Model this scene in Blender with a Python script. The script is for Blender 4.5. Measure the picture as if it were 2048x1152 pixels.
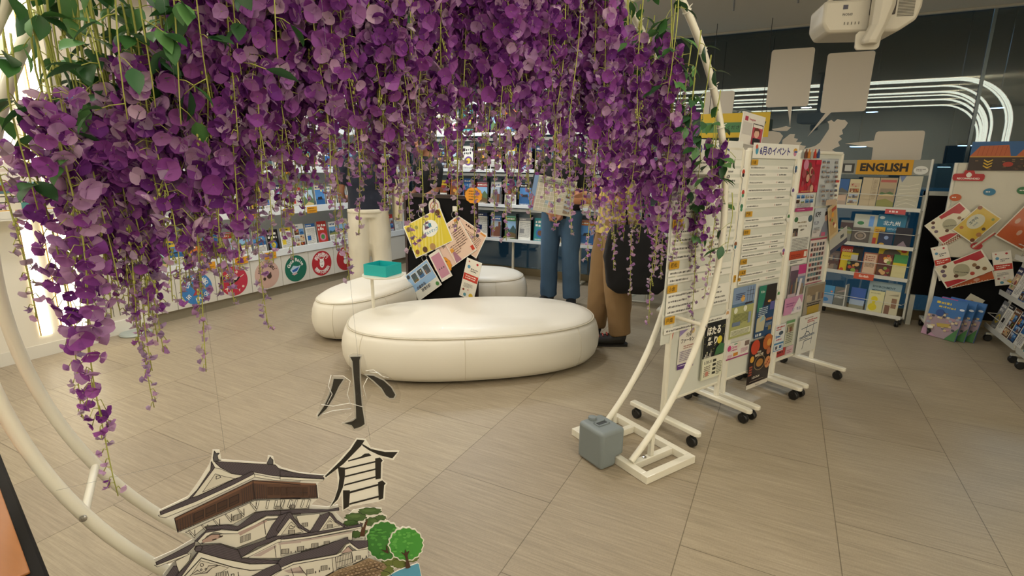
import bpy, bmesh, math, random
from mathutils import Vector, Matrix, geometry
V = Vector
R = math.radians
for o in list(bpy.data.objects):
    bpy.data.objects.remove(o)
scene = bpy.context.scene
COL = scene.collection

# ------------------------------------------------------------------ camera
UNIT = .8694        # metres per drawing unit: makes the floor tiles 50 cm
CAM_H = 1.5
F = 1040.0
_p, _r, _y = R(13.27), R(.55), R(27.3)
def _az(v):
    c, s = math.cos(_y), math.sin(_y)
    return V((c*v[0]-s*v[1], s*v[0]+c*v[1], v[2]))
_f = V((0, math.cos(_p), -math.sin(_p))); _x = V((1, 0, 0)); _u = V((0, math.sin(_p), math.cos(_p)))
RT = _az(math.cos(_r)*_x+math.sin(_r)*_u); UP = _az(-math.sin(_r)*_x+math.cos(_r)*_u); FW = _az(_f)
CPOS = V((0, 0, CAM_H))
cam_data = bpy.data.cameras.new('camera')
cam_data.sensor_width = 36.0
cam_data.lens = F/2048*36.0
cam_data.clip_start = .02
cam = bpy.data.objects.new('camera', cam_data)
cam.matrix_world = Matrix(((RT.x, UP.x, -FW.x, 0), (RT.y, UP.y, -FW.y, 0), (RT.z, UP.z, -FW.z, CAM_H*UNIT), (0, 0, 0, 1)))
COL.objects.link(cam)
scene.camera = cam
def ray(x, y):
    return (x-1024)/F*RT-(y-576)/F*UP+FW
def on_floor(x, y, z=0.0):
    d = ray(x, y); return CPOS+d*((z-CAM_H)/d.z)
def on_plane(x, y, p, n):
    d = ray(x, y); return CPOS+d*((V(p)-CPOS).dot(n)/d.dot(n))

# ------------------------------------------------------------------ light and exposure
scene.view_settings.view_transform = 'Standard'
scene.view_settings.look = 'None'
scene.view_settings.gamma = 1.0
scene.view_settings.use_curve_mapping = False
scene.view_settings.exposure = -0.36
w = bpy.data.worlds.new('world'); scene.world = w; w.use_nodes = True
w.node_tree.nodes['Background'].inputs[0].default_value = (.9, .95, 1, 1)
w.node_tree.nodes['Background'].inputs[1].default_value = .05
CEIL = 2.906
GLASS_Y = 6.45
LEFT_X = -5.12
def area(name, loc, size, watts, color=(1, .93, .82), rot=(0, 0, 0), sy=None):
    l = bpy.data.lights.new(name, 'AREA'); l.energy = watts*UNIT**2; l.color = color; l.shape = 'DISK'; l.size = size*UNIT
    if sy: l.shape = 'RECTANGLE'; l.size_y = sy*UNIT
    o = bpy.data.objects.new(name, l); o.location = V(loc)*UNIT; o.rotation_euler = rot; COL.objects.link(o)
    return o
for i, (x, y, wt, s) in enumerate([(-4.0, 1.2, 17, .22), (-4.1, 3.6, 20, .22), (-3.9, 5.5, 20, .22), (-2.0, .4, 15, .22), (-1.9, 3.0, 20, .22), (-1.6, 5.2, 17, .22),
                                (.5, 1.3, 12, .22), (.7, 4.4, 9, .22), (.2, -1.6, 14, .22), (-3.0, -1.6, 14, .22)]):
    area('ceiling_lamp_light', (x, y, CEIL-.03), s, wt, (1, .965, .915) if x < -1 else (1, .965, .92))
area('rack_lamp_light', (-3.2, 5.35, CEIL-.03), .3, 26, (.86, .93, 1))
area('rack_lamp_light', (-4.45, 4.6, CEIL-.03), .3, 14, (.92, .96, 1))
for x in (-3, 0.0, 3.0):
    area('concourse_light', (x, 9.0, 3.6), .6, 60, (.6, .82, 1))

# ------------------------------------------------------------------ materials
def lin(c):
    if isinstance(c, str):
        c = [int(c[i:i+2], 16)/255 for i in (0, 2, 4)]
    return tuple((v/12.92 if v <= .04045 else ((v+.055)/1.055)**2.4) for v in c[:3])
MATS = {}
def mat(name, color='808080', rough=.5, metal=0, emit=0, spec=.5, alpha=None, trans=0, coat=0, bump=None, noise=None, attr=False, transl=0, sheen=0):
    if name in MATS: return MATS[name]
    m = bpy.data.materials.new(name); m.use_nodes = True
    nt = m.node_tree; b = nt.nodes['Principled BSDF']
    c = lin(color)
    b.inputs['Base Color'].default_value = (*c, 1)
    b.inputs['Roughness'].default_value = rough
    b.inputs['Metallic'].default_value = metal
    b.inputs['Specular IOR Level'].default_value = spec
    b.inputs['Coat Weight'].default_value = coat
    b.inputs['Sheen Weight'].default_value = sheen
    src = None
    if attr:
        a = nt.nodes.new('ShaderNodeVertexColor'); a.layer_name = 'Col'; src = a.outputs['Color']
        nt.links.new(src, b.inputs['Base Color'])
    if noise:      # (scale, amount, stretch)
        tc = nt.nodes.new('ShaderNodeTexCoord'); mp = nt.nodes.new('ShaderNodeMapping')
        mp.inputs['Scale'].default_value = noise[2] if len(noise) > 2 else (1, 1, 1)
        nz = nt.nodes.new('ShaderNodeTexNoise'); nz.inputs['Scale'].default_value = noise[0]; nz.inputs['Detail'].default_value = 6
        nt.links.new(tc.outputs['Object'], mp.inputs[0]); nt.links.new(mp.outputs[0], nz.inputs['Vector'])
        rp = nt.nodes.new('ShaderNodeMapRange'); rp.inputs[3].default_value = 1-noise[1]; rp.inputs[4].default_value = 1+noise[1]
        nt.links.new(nz.outputs[0], rp.inputs[0])
        mx = nt.nodes.new('ShaderNodeVectorMath'); mx.operation = 'SCALE'
        if src: nt.links.new(src, mx.inputs[0])
        else: mx.inputs[0].default_value = c
        nt.links.new(rp.outputs[0], mx.inputs['Scale']); nt.links.new(mx.outputs[0], b.inputs['Base Color']); src = mx.outputs[0]
    if bump:       # (scale, strength, distance)
        tc = nt.nodes.new('ShaderNodeTexCoord')
        nz = nt.nodes.new('ShaderNodeTexNoise'); nz.inputs['Scale'].default_value = bump[0]; nz.inputs['Detail'].default_value = 4
        bp = nt.nodes.new('ShaderNodeBump'); bp.inputs['Strength'].default_value = bump[1]; bp.inputs['Distance'].default_value = bump[2]
        nt.links.new(tc.outputs['Object'], nz.inputs['Vector']); nt.links.new(nz.outputs[0], bp.inputs['Height']); nt.links.new(bp.outputs[0], b.inputs['Normal'])
    if emit:
        b.inputs['Emission Color'].default_value = (*c, 1); b.inputs['Emission Strength'].default_value = emit
    if transl:
        out = nt.nodes['Material Output']; tr = nt.nodes.new('ShaderNodeBsdfTranslucent'); ms = nt.nodes.new('ShaderNodeMixShader')
        ms.inputs[0].default_value = transl
        if src: nt.links.new(src, tr.inputs[0])
        else: tr.inputs[0].default_value = (*c, 1)
        nt.links.new(b.outputs[0], ms.inputs[1]); nt.links.new(tr.outputs[0], ms.inputs[2]); nt.links.new(ms.outputs[0], out.inputs[0])
    if alpha is not None:
        b.inputs['Alpha'].default_value = alpha
    MATS[name] = m
    return m
PRINT = mat('printed_paper', rough=.42, attr=True, spec=.4)
GLOSSY = mat('glossy_print', rough=.18, attr=True, spec=.5)
PETAL = mat('petal', rough=.6, attr=True, transl=.4, spec=.2)
LEAF = mat('leaf', rough=.42, attr=True, transl=.2, spec=.4)
STEM = mat('stem', 'a9ad55', rough=.55, attr=False)
WHITE = mat('white_paint', 'dedbd0', rough=.35)
WPOWDER = mat('white_powder_coat', 'e6e2d2', rough=.3, coat=.15)
SHELF = mat('white_shelf', 'dfe4e6', rough=.35)
RACKM = mat('rack_wire', 'cfcfc6', rough=.3, metal=.1)
BLACK = mat('black_plastic', '161616', rough=.4)
DARKF = mat('dark_frame', '2a1a18', rough=.35)
BLACKP = mat('black_panel', '08080a', rough=.8, spec=.2)
CHROME = mat('chrome', 'b8b8b8', rough=.25, metal=1)
def glassy(name, tint, refl, rough=0.02, vary=None, gcol=(1, 1, 1)):
    if name in MATS: return MATS[name]
    m = bpy.data.materials.new(name); m.use_nodes = True; nt = m.node_tree
    nt.nodes.remove(nt.nodes['Principled BSDF']); out = nt.nodes['Material Output']
    t = nt.nodes.new('ShaderNodeBsdfTransparent'); t.inputs[0].default_value = (*tint, 1)
    g = nt.nodes.new('ShaderNodeBsdfGlossy'); g.inputs['Roughness'].default_value = rough; g.inputs['Color'].default_value = (*gcol, 1)
    fr = nt.nodes.new('ShaderNodeFresnel'); fr.inputs[0].default_value = 1.45
    mm = nt.nodes.new('ShaderNodeMath'); mm.operation = 'MULTIPLY_ADD'; mm.inputs[1].default_value = 1.0; mm.inputs[2].default_value = refl
    if vary:
        tc = nt.nodes.new('ShaderNodeTexCoord'); nz = nt.nodes.new('ShaderNodeTexNoise'); nz.inputs['Scale'].default_value = vary
        bp = nt.nodes.new('ShaderNodeBump'); bp.inputs['Strength'].default_value = .6; bp.inputs['Distance'].default_value = .01
        nt.links.new(tc.outputs['Object'], nz.inputs['Vector']); nt.links.new(nz.outputs[0], bp.inputs['Height']); nt.links.new(bp.outputs[0], g.inputs['Normal'])
    mx = nt.nodes.new('ShaderNodeMixShader')
    nt.links.new(fr.outputs[0], mm.inputs[0]); nt.links.new(mm.outputs[0], mx.inputs[0])
    nt.links.new(t.outputs[0], mx.inputs[1]); nt.links.new(g.outputs[0], mx.inputs[2]); nt.links.new(mx.outputs[0], out.inputs[0])
    MATS[name] = m
    return m
FILM = glassy('clear_film', (.95, .95, .95), .0, .06, 30, (.7, .7, .7))

# ------------------------------------------------------------------ mesh builder
ORG = {}          # world origin of every object made here
class MB:
    def __init__(s): s.v = []; s.f = []; s.c = []; s.col = None
    def add(s, vs, fs, col=None):
        n = len(s.v); s.v += [tuple(a) for a in vs]; s.f += [tuple(i+n for i in f) for f in fs]
        s.c += [col if col is not None else s.col]*len(fs)
        return s
    def box(s, c, d, ax=None, col=None):
        """c centre, d full size, ax optional three unit axes"""
        ax = ax or (V((1, 0, 0)), V((0, 1, 0)), V((0, 0, 1))); c = V(c)
        vs = [c+ax[0]*(d[0]/2*i)+ax[1]*(d[1]/2*j)+ax[2]*(d[2]/2*k) for k in (-1, 1) for j in (-1, 1) for i in (-1, 1)]
        return s.add(vs, [(0, 2, 3, 1), (4, 5, 7, 6), (0, 1, 5, 4), (2, 6, 7, 3), (0, 4, 6, 2), (1, 3, 7, 5)], col)
    def box2(s, a, b, col=None):
        a, b = V(a), V(b); return s.box((a+b)/2, [abs(q) for q in (b-a)], col=col)
    def tube(s, pts, r, seg=10, cap=True, col=None, closed=False, flat=None):
        pts = [V(p) for p in pts]; n = len(pts); rs = r if isinstance(r, (list, tuple)) else [r]*n
        vs = []; prev = None
        for i, p in enumerate(pts):
            if closed: t = pts[(i+1) % n]-pts[i-1]
            else: t = pts[min(i+1, n-1)]-pts[max(i-1, 0)]
            t.normalize()
            if prev is None:
                a = V((0, 0, 1)) if abs(t.z) < .9 else V((1, 0, 0))
                a = (a-t*a.dot(t)).normalized()
            else:
                a = (prev-t*prev.dot(t)).normalized()
            prev = a; b = t.cross(a)
            for k in range(seg):
                q = 2*math.pi*k/seg
                off = a*math.cos(q)*rs[i]+b*math.sin(q)*rs[i]
                if flat: off = off-flat[0]*(off.dot(flat[0])*(1-flat[1]))
                vs.append(p+off)
        fs = []
        for i in range(n if closed else n-1):
            for k in range(seg):
                a0 = i*seg+k; a1 = i*seg+(k+1) % seg; j = (i+1) % n
                fs.append((a0, a1, j*seg+(k+1) % seg, j*seg+k))
        if cap and not closed:
            fs.append(tuple(range(seg))[::-1]); fs.append(tuple((n-1)*seg+k for k in range(seg)))
        return s.add(vs, fs, col)
    def rings(s, rings, cap=True, col=None):
        n = len(rings[0]); vs = [p for r in rings for p in r]; fs = []
        for i in range(len(rings)-1):
            for k in range(n):
                fs.append((i*n+k, i*n+(k+1) % n, (i+1)*n+(k+1) % n, (i+1)*n+k))
        if cap: fs.append(tuple(range(n))[::-1]); fs.append(tuple((len(rings)-1)*n+k for k in range(n)))
        return s.add(vs, fs, col)
    def lathe(s, prof, c, ax=(0, 0, 1), seg=20, col=None):
        c = V(c); ax = V(ax).normalized(); a = V((1, 0, 0)) if abs(ax.x) < .9 else V((0, 1, 0)); a = (a-ax*a.dot(ax)).normalized(); b = ax.cross(a)
        return s.rings([[c+ax*z+(a*math.cos(2*math.pi*k/seg)+b*math.sin(2*math.pi*k/seg))*max(r, 1e-4) for k in range(seg)] for r, z in prof], True, col)
    def ball(s, c, r, sc=(1, 1, 1), seg=12, rn=8, col=None, ax=None):
        ax = ax or (V((1, 0, 0)), V((0, 1, 0)), V((0, 0, 1))); c = V(c); rg = []
        for i in range(rn+1):
            t = math.pi*i/rn; q = max(math.sin(t), .01)*r; z = -math.cos(t)*r
            rg.append([c+ax[0]*(q*math.cos(2*math.pi*k/seg)*sc[0])+ax[1]*(q*math.sin(2*math.pi*k/seg)*sc[1])+ax[2]*z*sc[2] for k in range(seg)])
        return s.rings(rg, True, col)
    def prism(s, pts, off, col=None):
        """planar outline pts extruded by vector off"""
        pts = [V(p) for p in pts]; n = len(pts); off = V(off)
        tris = geometry.tessellate_polygon([pts])
        vs = pts+[p+off for p in pts]
        fs = [t for t in tris]+[tuple(i+n for i in t[::-1]) for t in tris]+[(i, (i+1) % n, (i+1) % n+n, i+n) for i in range(n)]
        return s.add(vs, fs, col)
    def build(s, name, m, parent=None, origin=None, smooth=False, bevel=0, sub=0, label=None):
        if origin is None:
            if parent is not None: origin = ORG[parent.name]
            elif s.v:
                xs, ys, zs = zip(*s.v); origin = ((min(xs)+max(xs))/2, (min(ys)+max(ys))/2, min(zs))
        origin = V(origin)
        me = bpy.data.meshes.new(name)
        me.from_pydata([((a[0]-origin.x)*UNIT, (a[1]-origin.y)*UNIT, (a[2]-origin.z)*UNIT) for a in s.v], [], s.f)
        if bevel:
            bm = bmesh.new(); bm.from_mesh(me); bmesh.ops.recalc_face_normals(bm, faces=bm.faces[:])
            bmesh.ops.dissolve_limit(bm, angle_limit=.01, verts=bm.verts[:], edges=bm.edges[:]) if not any(c is not None for c in s.c) else None
            bm.to_mesh(me); bm.free()
        if any(c is not None for c in s.c):
            ca = me.color_attributes.new('Col', 'FLOAT_COLOR', 'CORNER'); data = []
            for f, c in zip(s.f, s.c):
                q = lin(c) if c is not None else (.5, .5, .5)
                data += [q[0], q[1], q[2], 1.0]*len(f)
            ca.data.foreach_set('color', data)
        me.materials.append(m)
        if smooth:
            me.polygons.foreach_set('use_smooth', [True]*len(me.polygons))
            if smooth != 'all': me.set_sharp_from_angle(angle=R(40 if smooth is True else smooth))
        o = bpy.data.objects.new(name, me); COL.objects.link(o)
        if parent is not None:
            o.parent = parent; o.location = (origin-V(ORG[parent.name]))*UNIT
        else: o.location = origin*UNIT
        ORG[o.name] = origin
        if bevel:
            bm = o.modifiers.new('bevel', 'BEVEL'); bm.width = bevel*UNIT; bm.segments = 2; bm.limit_method = 'ANGLE'; bm.harden_normals = False
        if sub:
            sm = o.modifiers.new('sub', 'SUBSURF'); sm.levels = sub; sm.render_levels = sub
        if label: o['label'] = label
        return o
def thing(name, label, cat, loc=(0, 0, 0), group=None):
    o = bpy.data.objects.new(name, None); COL.objects.link(o); o.location = V(loc)*UNIT; ORG[o.name] = V(loc)
    o['label'] = label; o['category'] = cat
    if group: o['group'] = group
    return o
def tag(o, label, cat, group=None):
    o['label'] = label; o['category'] = cat
    if group: o['group'] = group
    return o
def struct(o): o['kind'] = 'structure'; return o

# ------------------------------------------------------------------ printed matter: coloured shapes laid on a sheet
_tc = {}
def text_mesh(body, bold=0.0):
    k = (body, bold)
    if k not in _tc:
        c = bpy.data.curves.new('t', 'FONT'); c.body = body; c.resolution_u = 2; c.offset = bold
        o = bpy.data.objects.new('t', c); COL.objects.link(o)
        bpy.context.view_layer.update()
        me = bpy.data.meshes.new_from_object(o)
        vs = [(v.co.x, v.co.y) for v in me.vertices]; fs = [tuple(p.vertices) for p in me.polygons]
        bpy.data.objects.remove(o); bpy.data.meshes.remove(me); bpy.data.curves.remove(c)
        if vs:
            x0 = min(v[0] for v in vs); x1 = max(v[0] for v in vs); y0 = min(v[1] for v in vs); y1 = max(v[1] for v in vs)
        else: x0 = x1 = y0 = y1 = 0
        _tc[k] = (vs, fs, x0, x1, y0, y1)
    return _tc[k]
class Art:
    def __init__(s, w, h, base='eeeeee', thick=.002, step=.00015, outline=None):
        s.w, s.h, s.thick, s.step = w, h, thick, step; s.items = []; s.base = base; s.outline = outline
        s.rng = random.Random(int(w*1e4)+int(h*1e3)*7)
    def poly(s, pts, c):
        if len(pts) >= 3:
            tr = [(0, 1, 2)] if len(pts) == 3 else geometry.tessellate_polygon([[V((x, y, 0)) for x, y in pts]])
            s.items.append((list(pts), [tuple(t) for t in tr], c))
        return s
    def rect(s, x, y, w, h, c): s.items.append(([(x, y), (x+w, y), (x+w, y+h), (x, y+h)], [(0, 1, 2, 3)], c)); return s
    def rects(s, L, c):
        vs = []; fs = []
        for x, y, w, h in L:
            n = len(vs); vs += [(x, y), (x+w, y), (x+w, y+h), (x, y+h)]; fs.append((n, n+1, n+2, n+3))
        if vs: s.items.append((vs, fs, c))
        return s
    def disc(s, x, y, r, c, sy=1, n=18): s.items.append(([(x+r*math.cos(6.2832*k/n), y+r*sy*math.sin(6.2832*k/n)) for k in range(n)], [tuple(range(n))], c)); return s
    def line(s, pts, w, c, closed=False):
        vs = []; fs = []; P = list(pts)+([pts[0]] if closed else [])
        for (x0, y0), (x1, y1) in zip(P, P[1:]):
            dx, dy = x1-x0, y1-y0; L = math.hypot(dx, dy) or 1e-9; nx, ny = -dy/L*w/2, dx/L*w/2; ex, ey = dx/L*w*.3, dy/L*w*.3
            n = len(vs); vs += [(x0-nx-ex, y0-ny-ey), (x1-nx+ex, y1-ny+ey), (x1+nx+ex, y1+ny+ey), (x0+nx-ex, y0+ny-ey)]; fs.append((n, n+1, n+2, n+3))
        s.items.append((vs, fs, c)); return s
    def text(s, body, x, y, h, c, bold=0.0, align='l', wmax=None, rot=0):
        vs, fs, x0, x1, y0, y1 = text_mesh(body, bold)
        if not vs: return s
        k = h/max(y1-y0, .5); kx = k
        if wmax and (x1-x0)*k > wmax: kx = wmax/(x1-x0)
        W = (x1-x0)*kx; ox = x-(W/2 if align == 'c' else W if align == 'r' else 0); cr, sr = math.cos(R(rot)), math.sin(R(rot))
        out = []
        for a, b in vs:
            px, py = (a-x0)*kx+(ox-x), (b-y0)*k
            out.append((x+px*cr-py*sr, y+px*sr+py*cr))
        s.items.append((out, fs, c)); return s
    def arctext(s, body, x, y, r, h, c, a0, a1, bold=.02, flip=False):
        """characters along an arc from angle a0 to a1 (degrees)"""
        n = len(body)
        for i, ch in enumerate(body):
            if ch == ' ': continue
            a = a0+(a1-a0)*(i+.5)/n; cx, cy = x+r*math.cos(R(a)), y+r*math.sin(R(a)); ro = a-90 if not flip else a+90
            vs, fs, x0, x1, y0, y1 = text_mesh(ch, bold)
            if not vs: continue
            k = h/.8; cr, sr = math.cos(R(ro)), math.sin(R(ro)); mx = (x0+x1)/2; my = .35
            s.items.append(([(cx+(p-mx)*k*cr-(q-my)*k*sr, cy+(p-mx)*k*sr+(q-my)*k*cr) for p, q in vs], fs, c))
        return s
    def scrib(s, x, y, w, h, c, lines=1, lead=1.7, word=3.0):
        """lines of lettering too small to read"""
        L = []
        for i in range(lines):
            px = x; yy = y-i*h*lead; end = x+w*(1 if i < lines-1 else s.rng.uniform(.45, 1))
            while px < end:
                ww = min(h*s.rng.uniform(.35, word*.5), end-px)
                if ww > h*.15: L.append((px, yy+h*s.rng.uniform(0, .15), ww, h*s.rng.uniform(.7, 1)))
                px += ww+h*s.rng.uniform(.2, .5)
        return s.rects(L, c)
    def photo(s, x, y, w, h, pal=None, kind=None):
        g = s.rng; kind = kind or g.choice(['land', 'blobs', 'town', 'sea', 'food'])
        if kind == 'land':
            s.rect(x, y, w, h, pal or g.choice(['8fb6d8', '6f9fce', 'b8cfe0'])); 
            s.poly([(x, y), (x+w, y), (x+w, y+h*.4), (x+w*.7, y+h*.62), (x+w*.4, y+h*.38), (x+w*.15, y+h*.55), (x, y+h*.4)], g.choice(['4f6b3c', '5e7350', '3f5a5a']))
            s.poly([(x, y), (x+w, y), (x+w, y+h*.22), (x+w*.5, y+h*.3), (x, y+h*.15)], g.choice(['8a8a50', '6b5a3c', 'c9b37a']))
        elif kind == 'sea':
            s.rect(x, y, w, h, pal or '4f86c0'); s.rect(x, y, w, h*.4, '2f5f92'); s.disc(x+w*.7, y+h*.75, min(w, h)*.09, 'f0e0a0')
            s.poly([(x+w*.2, y+h*.36), (x+w*.75, y+h*.36), (x+w*.68, y+h*.5), (x+w*.25, y+h*.47)], '2b2a30')
        elif kind == 'town':
            s.rect(x, y, w, h, pal or 'a9b4c2'); px = x
            while px < x+w*.98:
                bw = min(w*g.uniform(.1, .22), x+w-px); s.rect(px, y, bw, h*g.uniform(.3, .8), g.choice(['6d6660', '8c7b6a', '4b4f5a', 'b3a58e', '7a4f3f'])); px += bw
        else:
            s.rect(x, y, w, h, pal or g.choice(['3a2a24', '5a3a2a', '7b4c2c', 'c0a888']))
            for _ in range(7):
                r = min(w, h)*g.uniform(.08, .2)
                s.disc(g.uniform(x+r, x+w-r), g.uniform(y+r, y+h-r), r, g.choice(['b5482e', 'd99a3e', '7d9a48', 'e8d8b0', '8d3b3b', '53402f', 'caa06a']), n=9)
        return s
    def mesh(s, O, X, Y, mb=None):
        O, X, Y = V(O), V(X), V(Y); N = X.cross(Y).normalized(); mb = mb or MB()
        ol = s.outline or [(0, 0), (s.w, 0), (s.w, s.h), (0, s.h)]
        mb.prism([O+X*a+Y*b-N*s.thick for a, b in ol], N*s.thick, s.base)
        for i, (vs, fs, c) in enumerate(s.items):
            z = N*(s.step*(i+1)); mb.add([O+X*a+Y*b+z for a, b in vs], fs, c)
        return mb
    def place(s, name, O, X, Y, label=None, cat=None, group=None, parent=None, m=None):
        o = s.mesh(O, X, Y).build(name, m or PRINT, parent)
        if label and parent is None: tag(o, label, cat, group)
        elif label: o['label'] = label
        return o

# ------------------------------------------------------------------ setting
def floor_mat():
    m = bpy.data.materials.new('woven_floor_tiles'); m.use_nodes = True; nt = m.node_tree; b = nt.nodes['Principled BSDF']; L = nt.links.new
    tc0 = nt.nodes.new('ShaderNodeTexCoord'); tc = nt.nodes.new('ShaderNodeMapping'); tc.inputs['Scale'].default_value = (1/UNIT, 1/UNIT, 1/UNIT); L(tc0.outputs['Object'], tc.inputs[0])
    sp = nt.nodes.new('ShaderNodeSeparateXYZ'); cb = nt.nodes.new('ShaderNodeCombineXYZ')
    L(tc.outputs[0], sp.inputs[0]); L(sp.outputs[1], cb.inputs[0]); L(sp.outputs[0], cb.inputs[1])
    mp = nt.nodes.new('ShaderNodeMapping'); mp.inputs['Location'].default_value = (-2.41+.94*8, .22+.575*12, 0); L(cb.outputs[0], mp.inputs[0])
    br = nt.nodes.new('ShaderNodeTexBrick'); br.inputs['Scale'].default_value = 1; br.inputs['Brick Width'].default_value = .94; br.inputs['Row Height'].default_value = .575
    br.inputs['Mortar Size'].default_value = .0022; br.inputs['Mortar Smooth'].default_value = .3; br.offset = .5
    br.inputs['Color1'].default_value = (*lin('a3967f'), 1); br.inputs['Color2'].default_value = (*lin('9b8e7a'), 1); br.inputs['Mortar'].default_value = (*lin('6f6451'), 1)
    L(mp.outputs[0], br.inputs['Vector'])
    def streak(sc, lo, hi, src, det=8, scale=1.0):
        m2 = nt.nodes.new('ShaderNodeMapping'); m2.inputs['Scale'].default_value = sc; L(tc.outputs[0], m2.inputs[0])
        nz = nt.nodes.new('ShaderNodeTexNoise'); nz.inputs['Scale'].default_value = scale; nz.inputs['Detail'].default_value = det; L(m2.outputs[0], nz.inputs['Vector'])
        r = nt.nodes.new('ShaderNodeMapRange'); r.inputs[1].default_value = .3; r.inputs[2].default_value = .7; r.inputs[3].default_value = lo; r.inputs[4].default_value = hi; L(nz.outputs[0], r.inputs[0])
        v = nt.nodes.new('ShaderNodeVectorMath'); v.operation = 'SCALE'; L(src, v.inputs[0]); L(r.outputs[0], v.inputs['Scale']); return v.outputs[0], nz
    c, n1 = streak((3.0, 90, 1), .84, 1.12, br.outputs[0])
    c, n2 = streak((9, 260, 1), .88, 1.09, c)
    c, n3 = streak((.9, .9, 1), .93, 1.06, c, 3)
    c, n4 = streak((240, 60, 1), .94, 1.05, c, 2)
    L(c, b.inputs['Base Color'])
    b.inputs['Roughness'].default_value = .42; b.inputs['Specular IOR Level'].default_value = .35
    bp = nt.nodes.new('ShaderNodeBump'); bp.inputs['Strength'].default_value = .12; bp.inputs['Distance'].default_value = .001; L(n2.outputs[0], bp.inputs['Height']); L(bp.outputs[0], b.inputs['Normal'])
    return m
mb = MB(); mb.box2((-5.9, -3.2, -.1), (4.9, GLASS_Y+.02, 0)); struct(mb.build('floor', floor_mat(), origin=(0, 0, 0)))
CEILM = mat('ceiling_paint', 'b9b4aa', rough=.7)
mb = MB(); mb.box2((-5.9, -3.2, CEIL), (4.9, GLASS_Y-.02, CEIL+.1)); struct(mb.build('ceiling', CEILM, origin=(0, 0, CEIL)))
mb = MB(); mb.box2((-5.9, GLASS_Y-.06, CEIL-.018), (4.9, GLASS_Y-.02, CEIL-.001)); struct(mb.build('trim_1', mat('trim_paint', 'a7a49b', rough=.5)))
def tiled_wall():
    m = bpy.data.materials.new('tiled_panel_wall'); m.use_nodes = True; nt = m.node_tree; b = nt.nodes['Principled BSDF']; L = nt.links.new
    tc0 = nt.nodes.new('ShaderNodeTexCoord'); tc = nt.nodes.new('ShaderNodeMapping'); tc.inputs['Scale'].default_value = (1/UNIT, 1/UNIT, 1/UNIT); L(tc0.outputs['Object'], tc.inputs[0])
    sp = nt.nodes.new('ShaderNodeSeparateXYZ'); cb = nt.nodes.new('ShaderNodeCombineXYZ')
    L(tc.outputs[0], sp.inputs[0]); L(sp.outputs[2], cb.inputs[0]); L(sp.outputs[1], cb.inputs[1])
    br = nt.nodes.new('ShaderNodeTexBrick'); br.inputs['Scale'].default_value = 1; br.inputs['Brick Width'].default_value = .46; br.inputs['Row Height'].default_value = .095
    br.inputs['Mortar Size'].default_value = .0028; br.offset = .42
    br.inputs['Color1'].default_value = (*lin('d8cfc0'), 1); br.inputs['Color2'].default_value = (*lin('ccc3b4'), 1); br.inputs['Mortar'].default_value = (*lin('6b645a'), 1)
    L(cb.outputs[0], br.inputs['Vector']); L(br.outputs[0], b.inputs['Base Color']); b.inputs['Roughness'].default_value = .5
    return m
mb = MB(); mb.box2((-5.75, 2.12, 0), (-5.6, GLASS_Y, CEIL)); struct(mb.build('wall_left', mat('wall_white', 'd9d6cc', rough=.6), origin=(-5.6, 4, 0)))
mb = MB(); mb.box2((-5.6, 2.12, 2.2), (-5.12, GLASS_Y-.02, CEIL)); struct(mb.build('wall_left_upper', tiled_wall(), origin=(-5.12, 2.12, 2.2)))
mb = MB(); mb.box2((-5.6, 2.12, 0), (-5.16, 2.6, 2.2)); struct(mb.build('wall_left_slats', mat('slat_panel', 'cfc9ba', rough=.5), origin=(-5.16, 2.12, 0)))
mb = MB()
for k in range(9): mb.box2((-5.16, 2.16+k*.05, .16), (-5.1575, 2.164+k*.05, 1.0))
struct(mb.build('trim_2', mat('slat_groove', '55524a', rough=.7)))
mb = MB(); mb.box2((-5.16, 2.12, 0), (-5.12, 2.6, .12)); struct(mb.build('baseboard_left', WHITE))
LEDW = mat('led_wall_panel', 'e9e4d6', rough=.22, coat=.2)
LEDX = -5.04
def strip_y(px, py):
    return on_plane(px, py, (LEDX, 0, 0), V((1, 0, 0))).y
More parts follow.
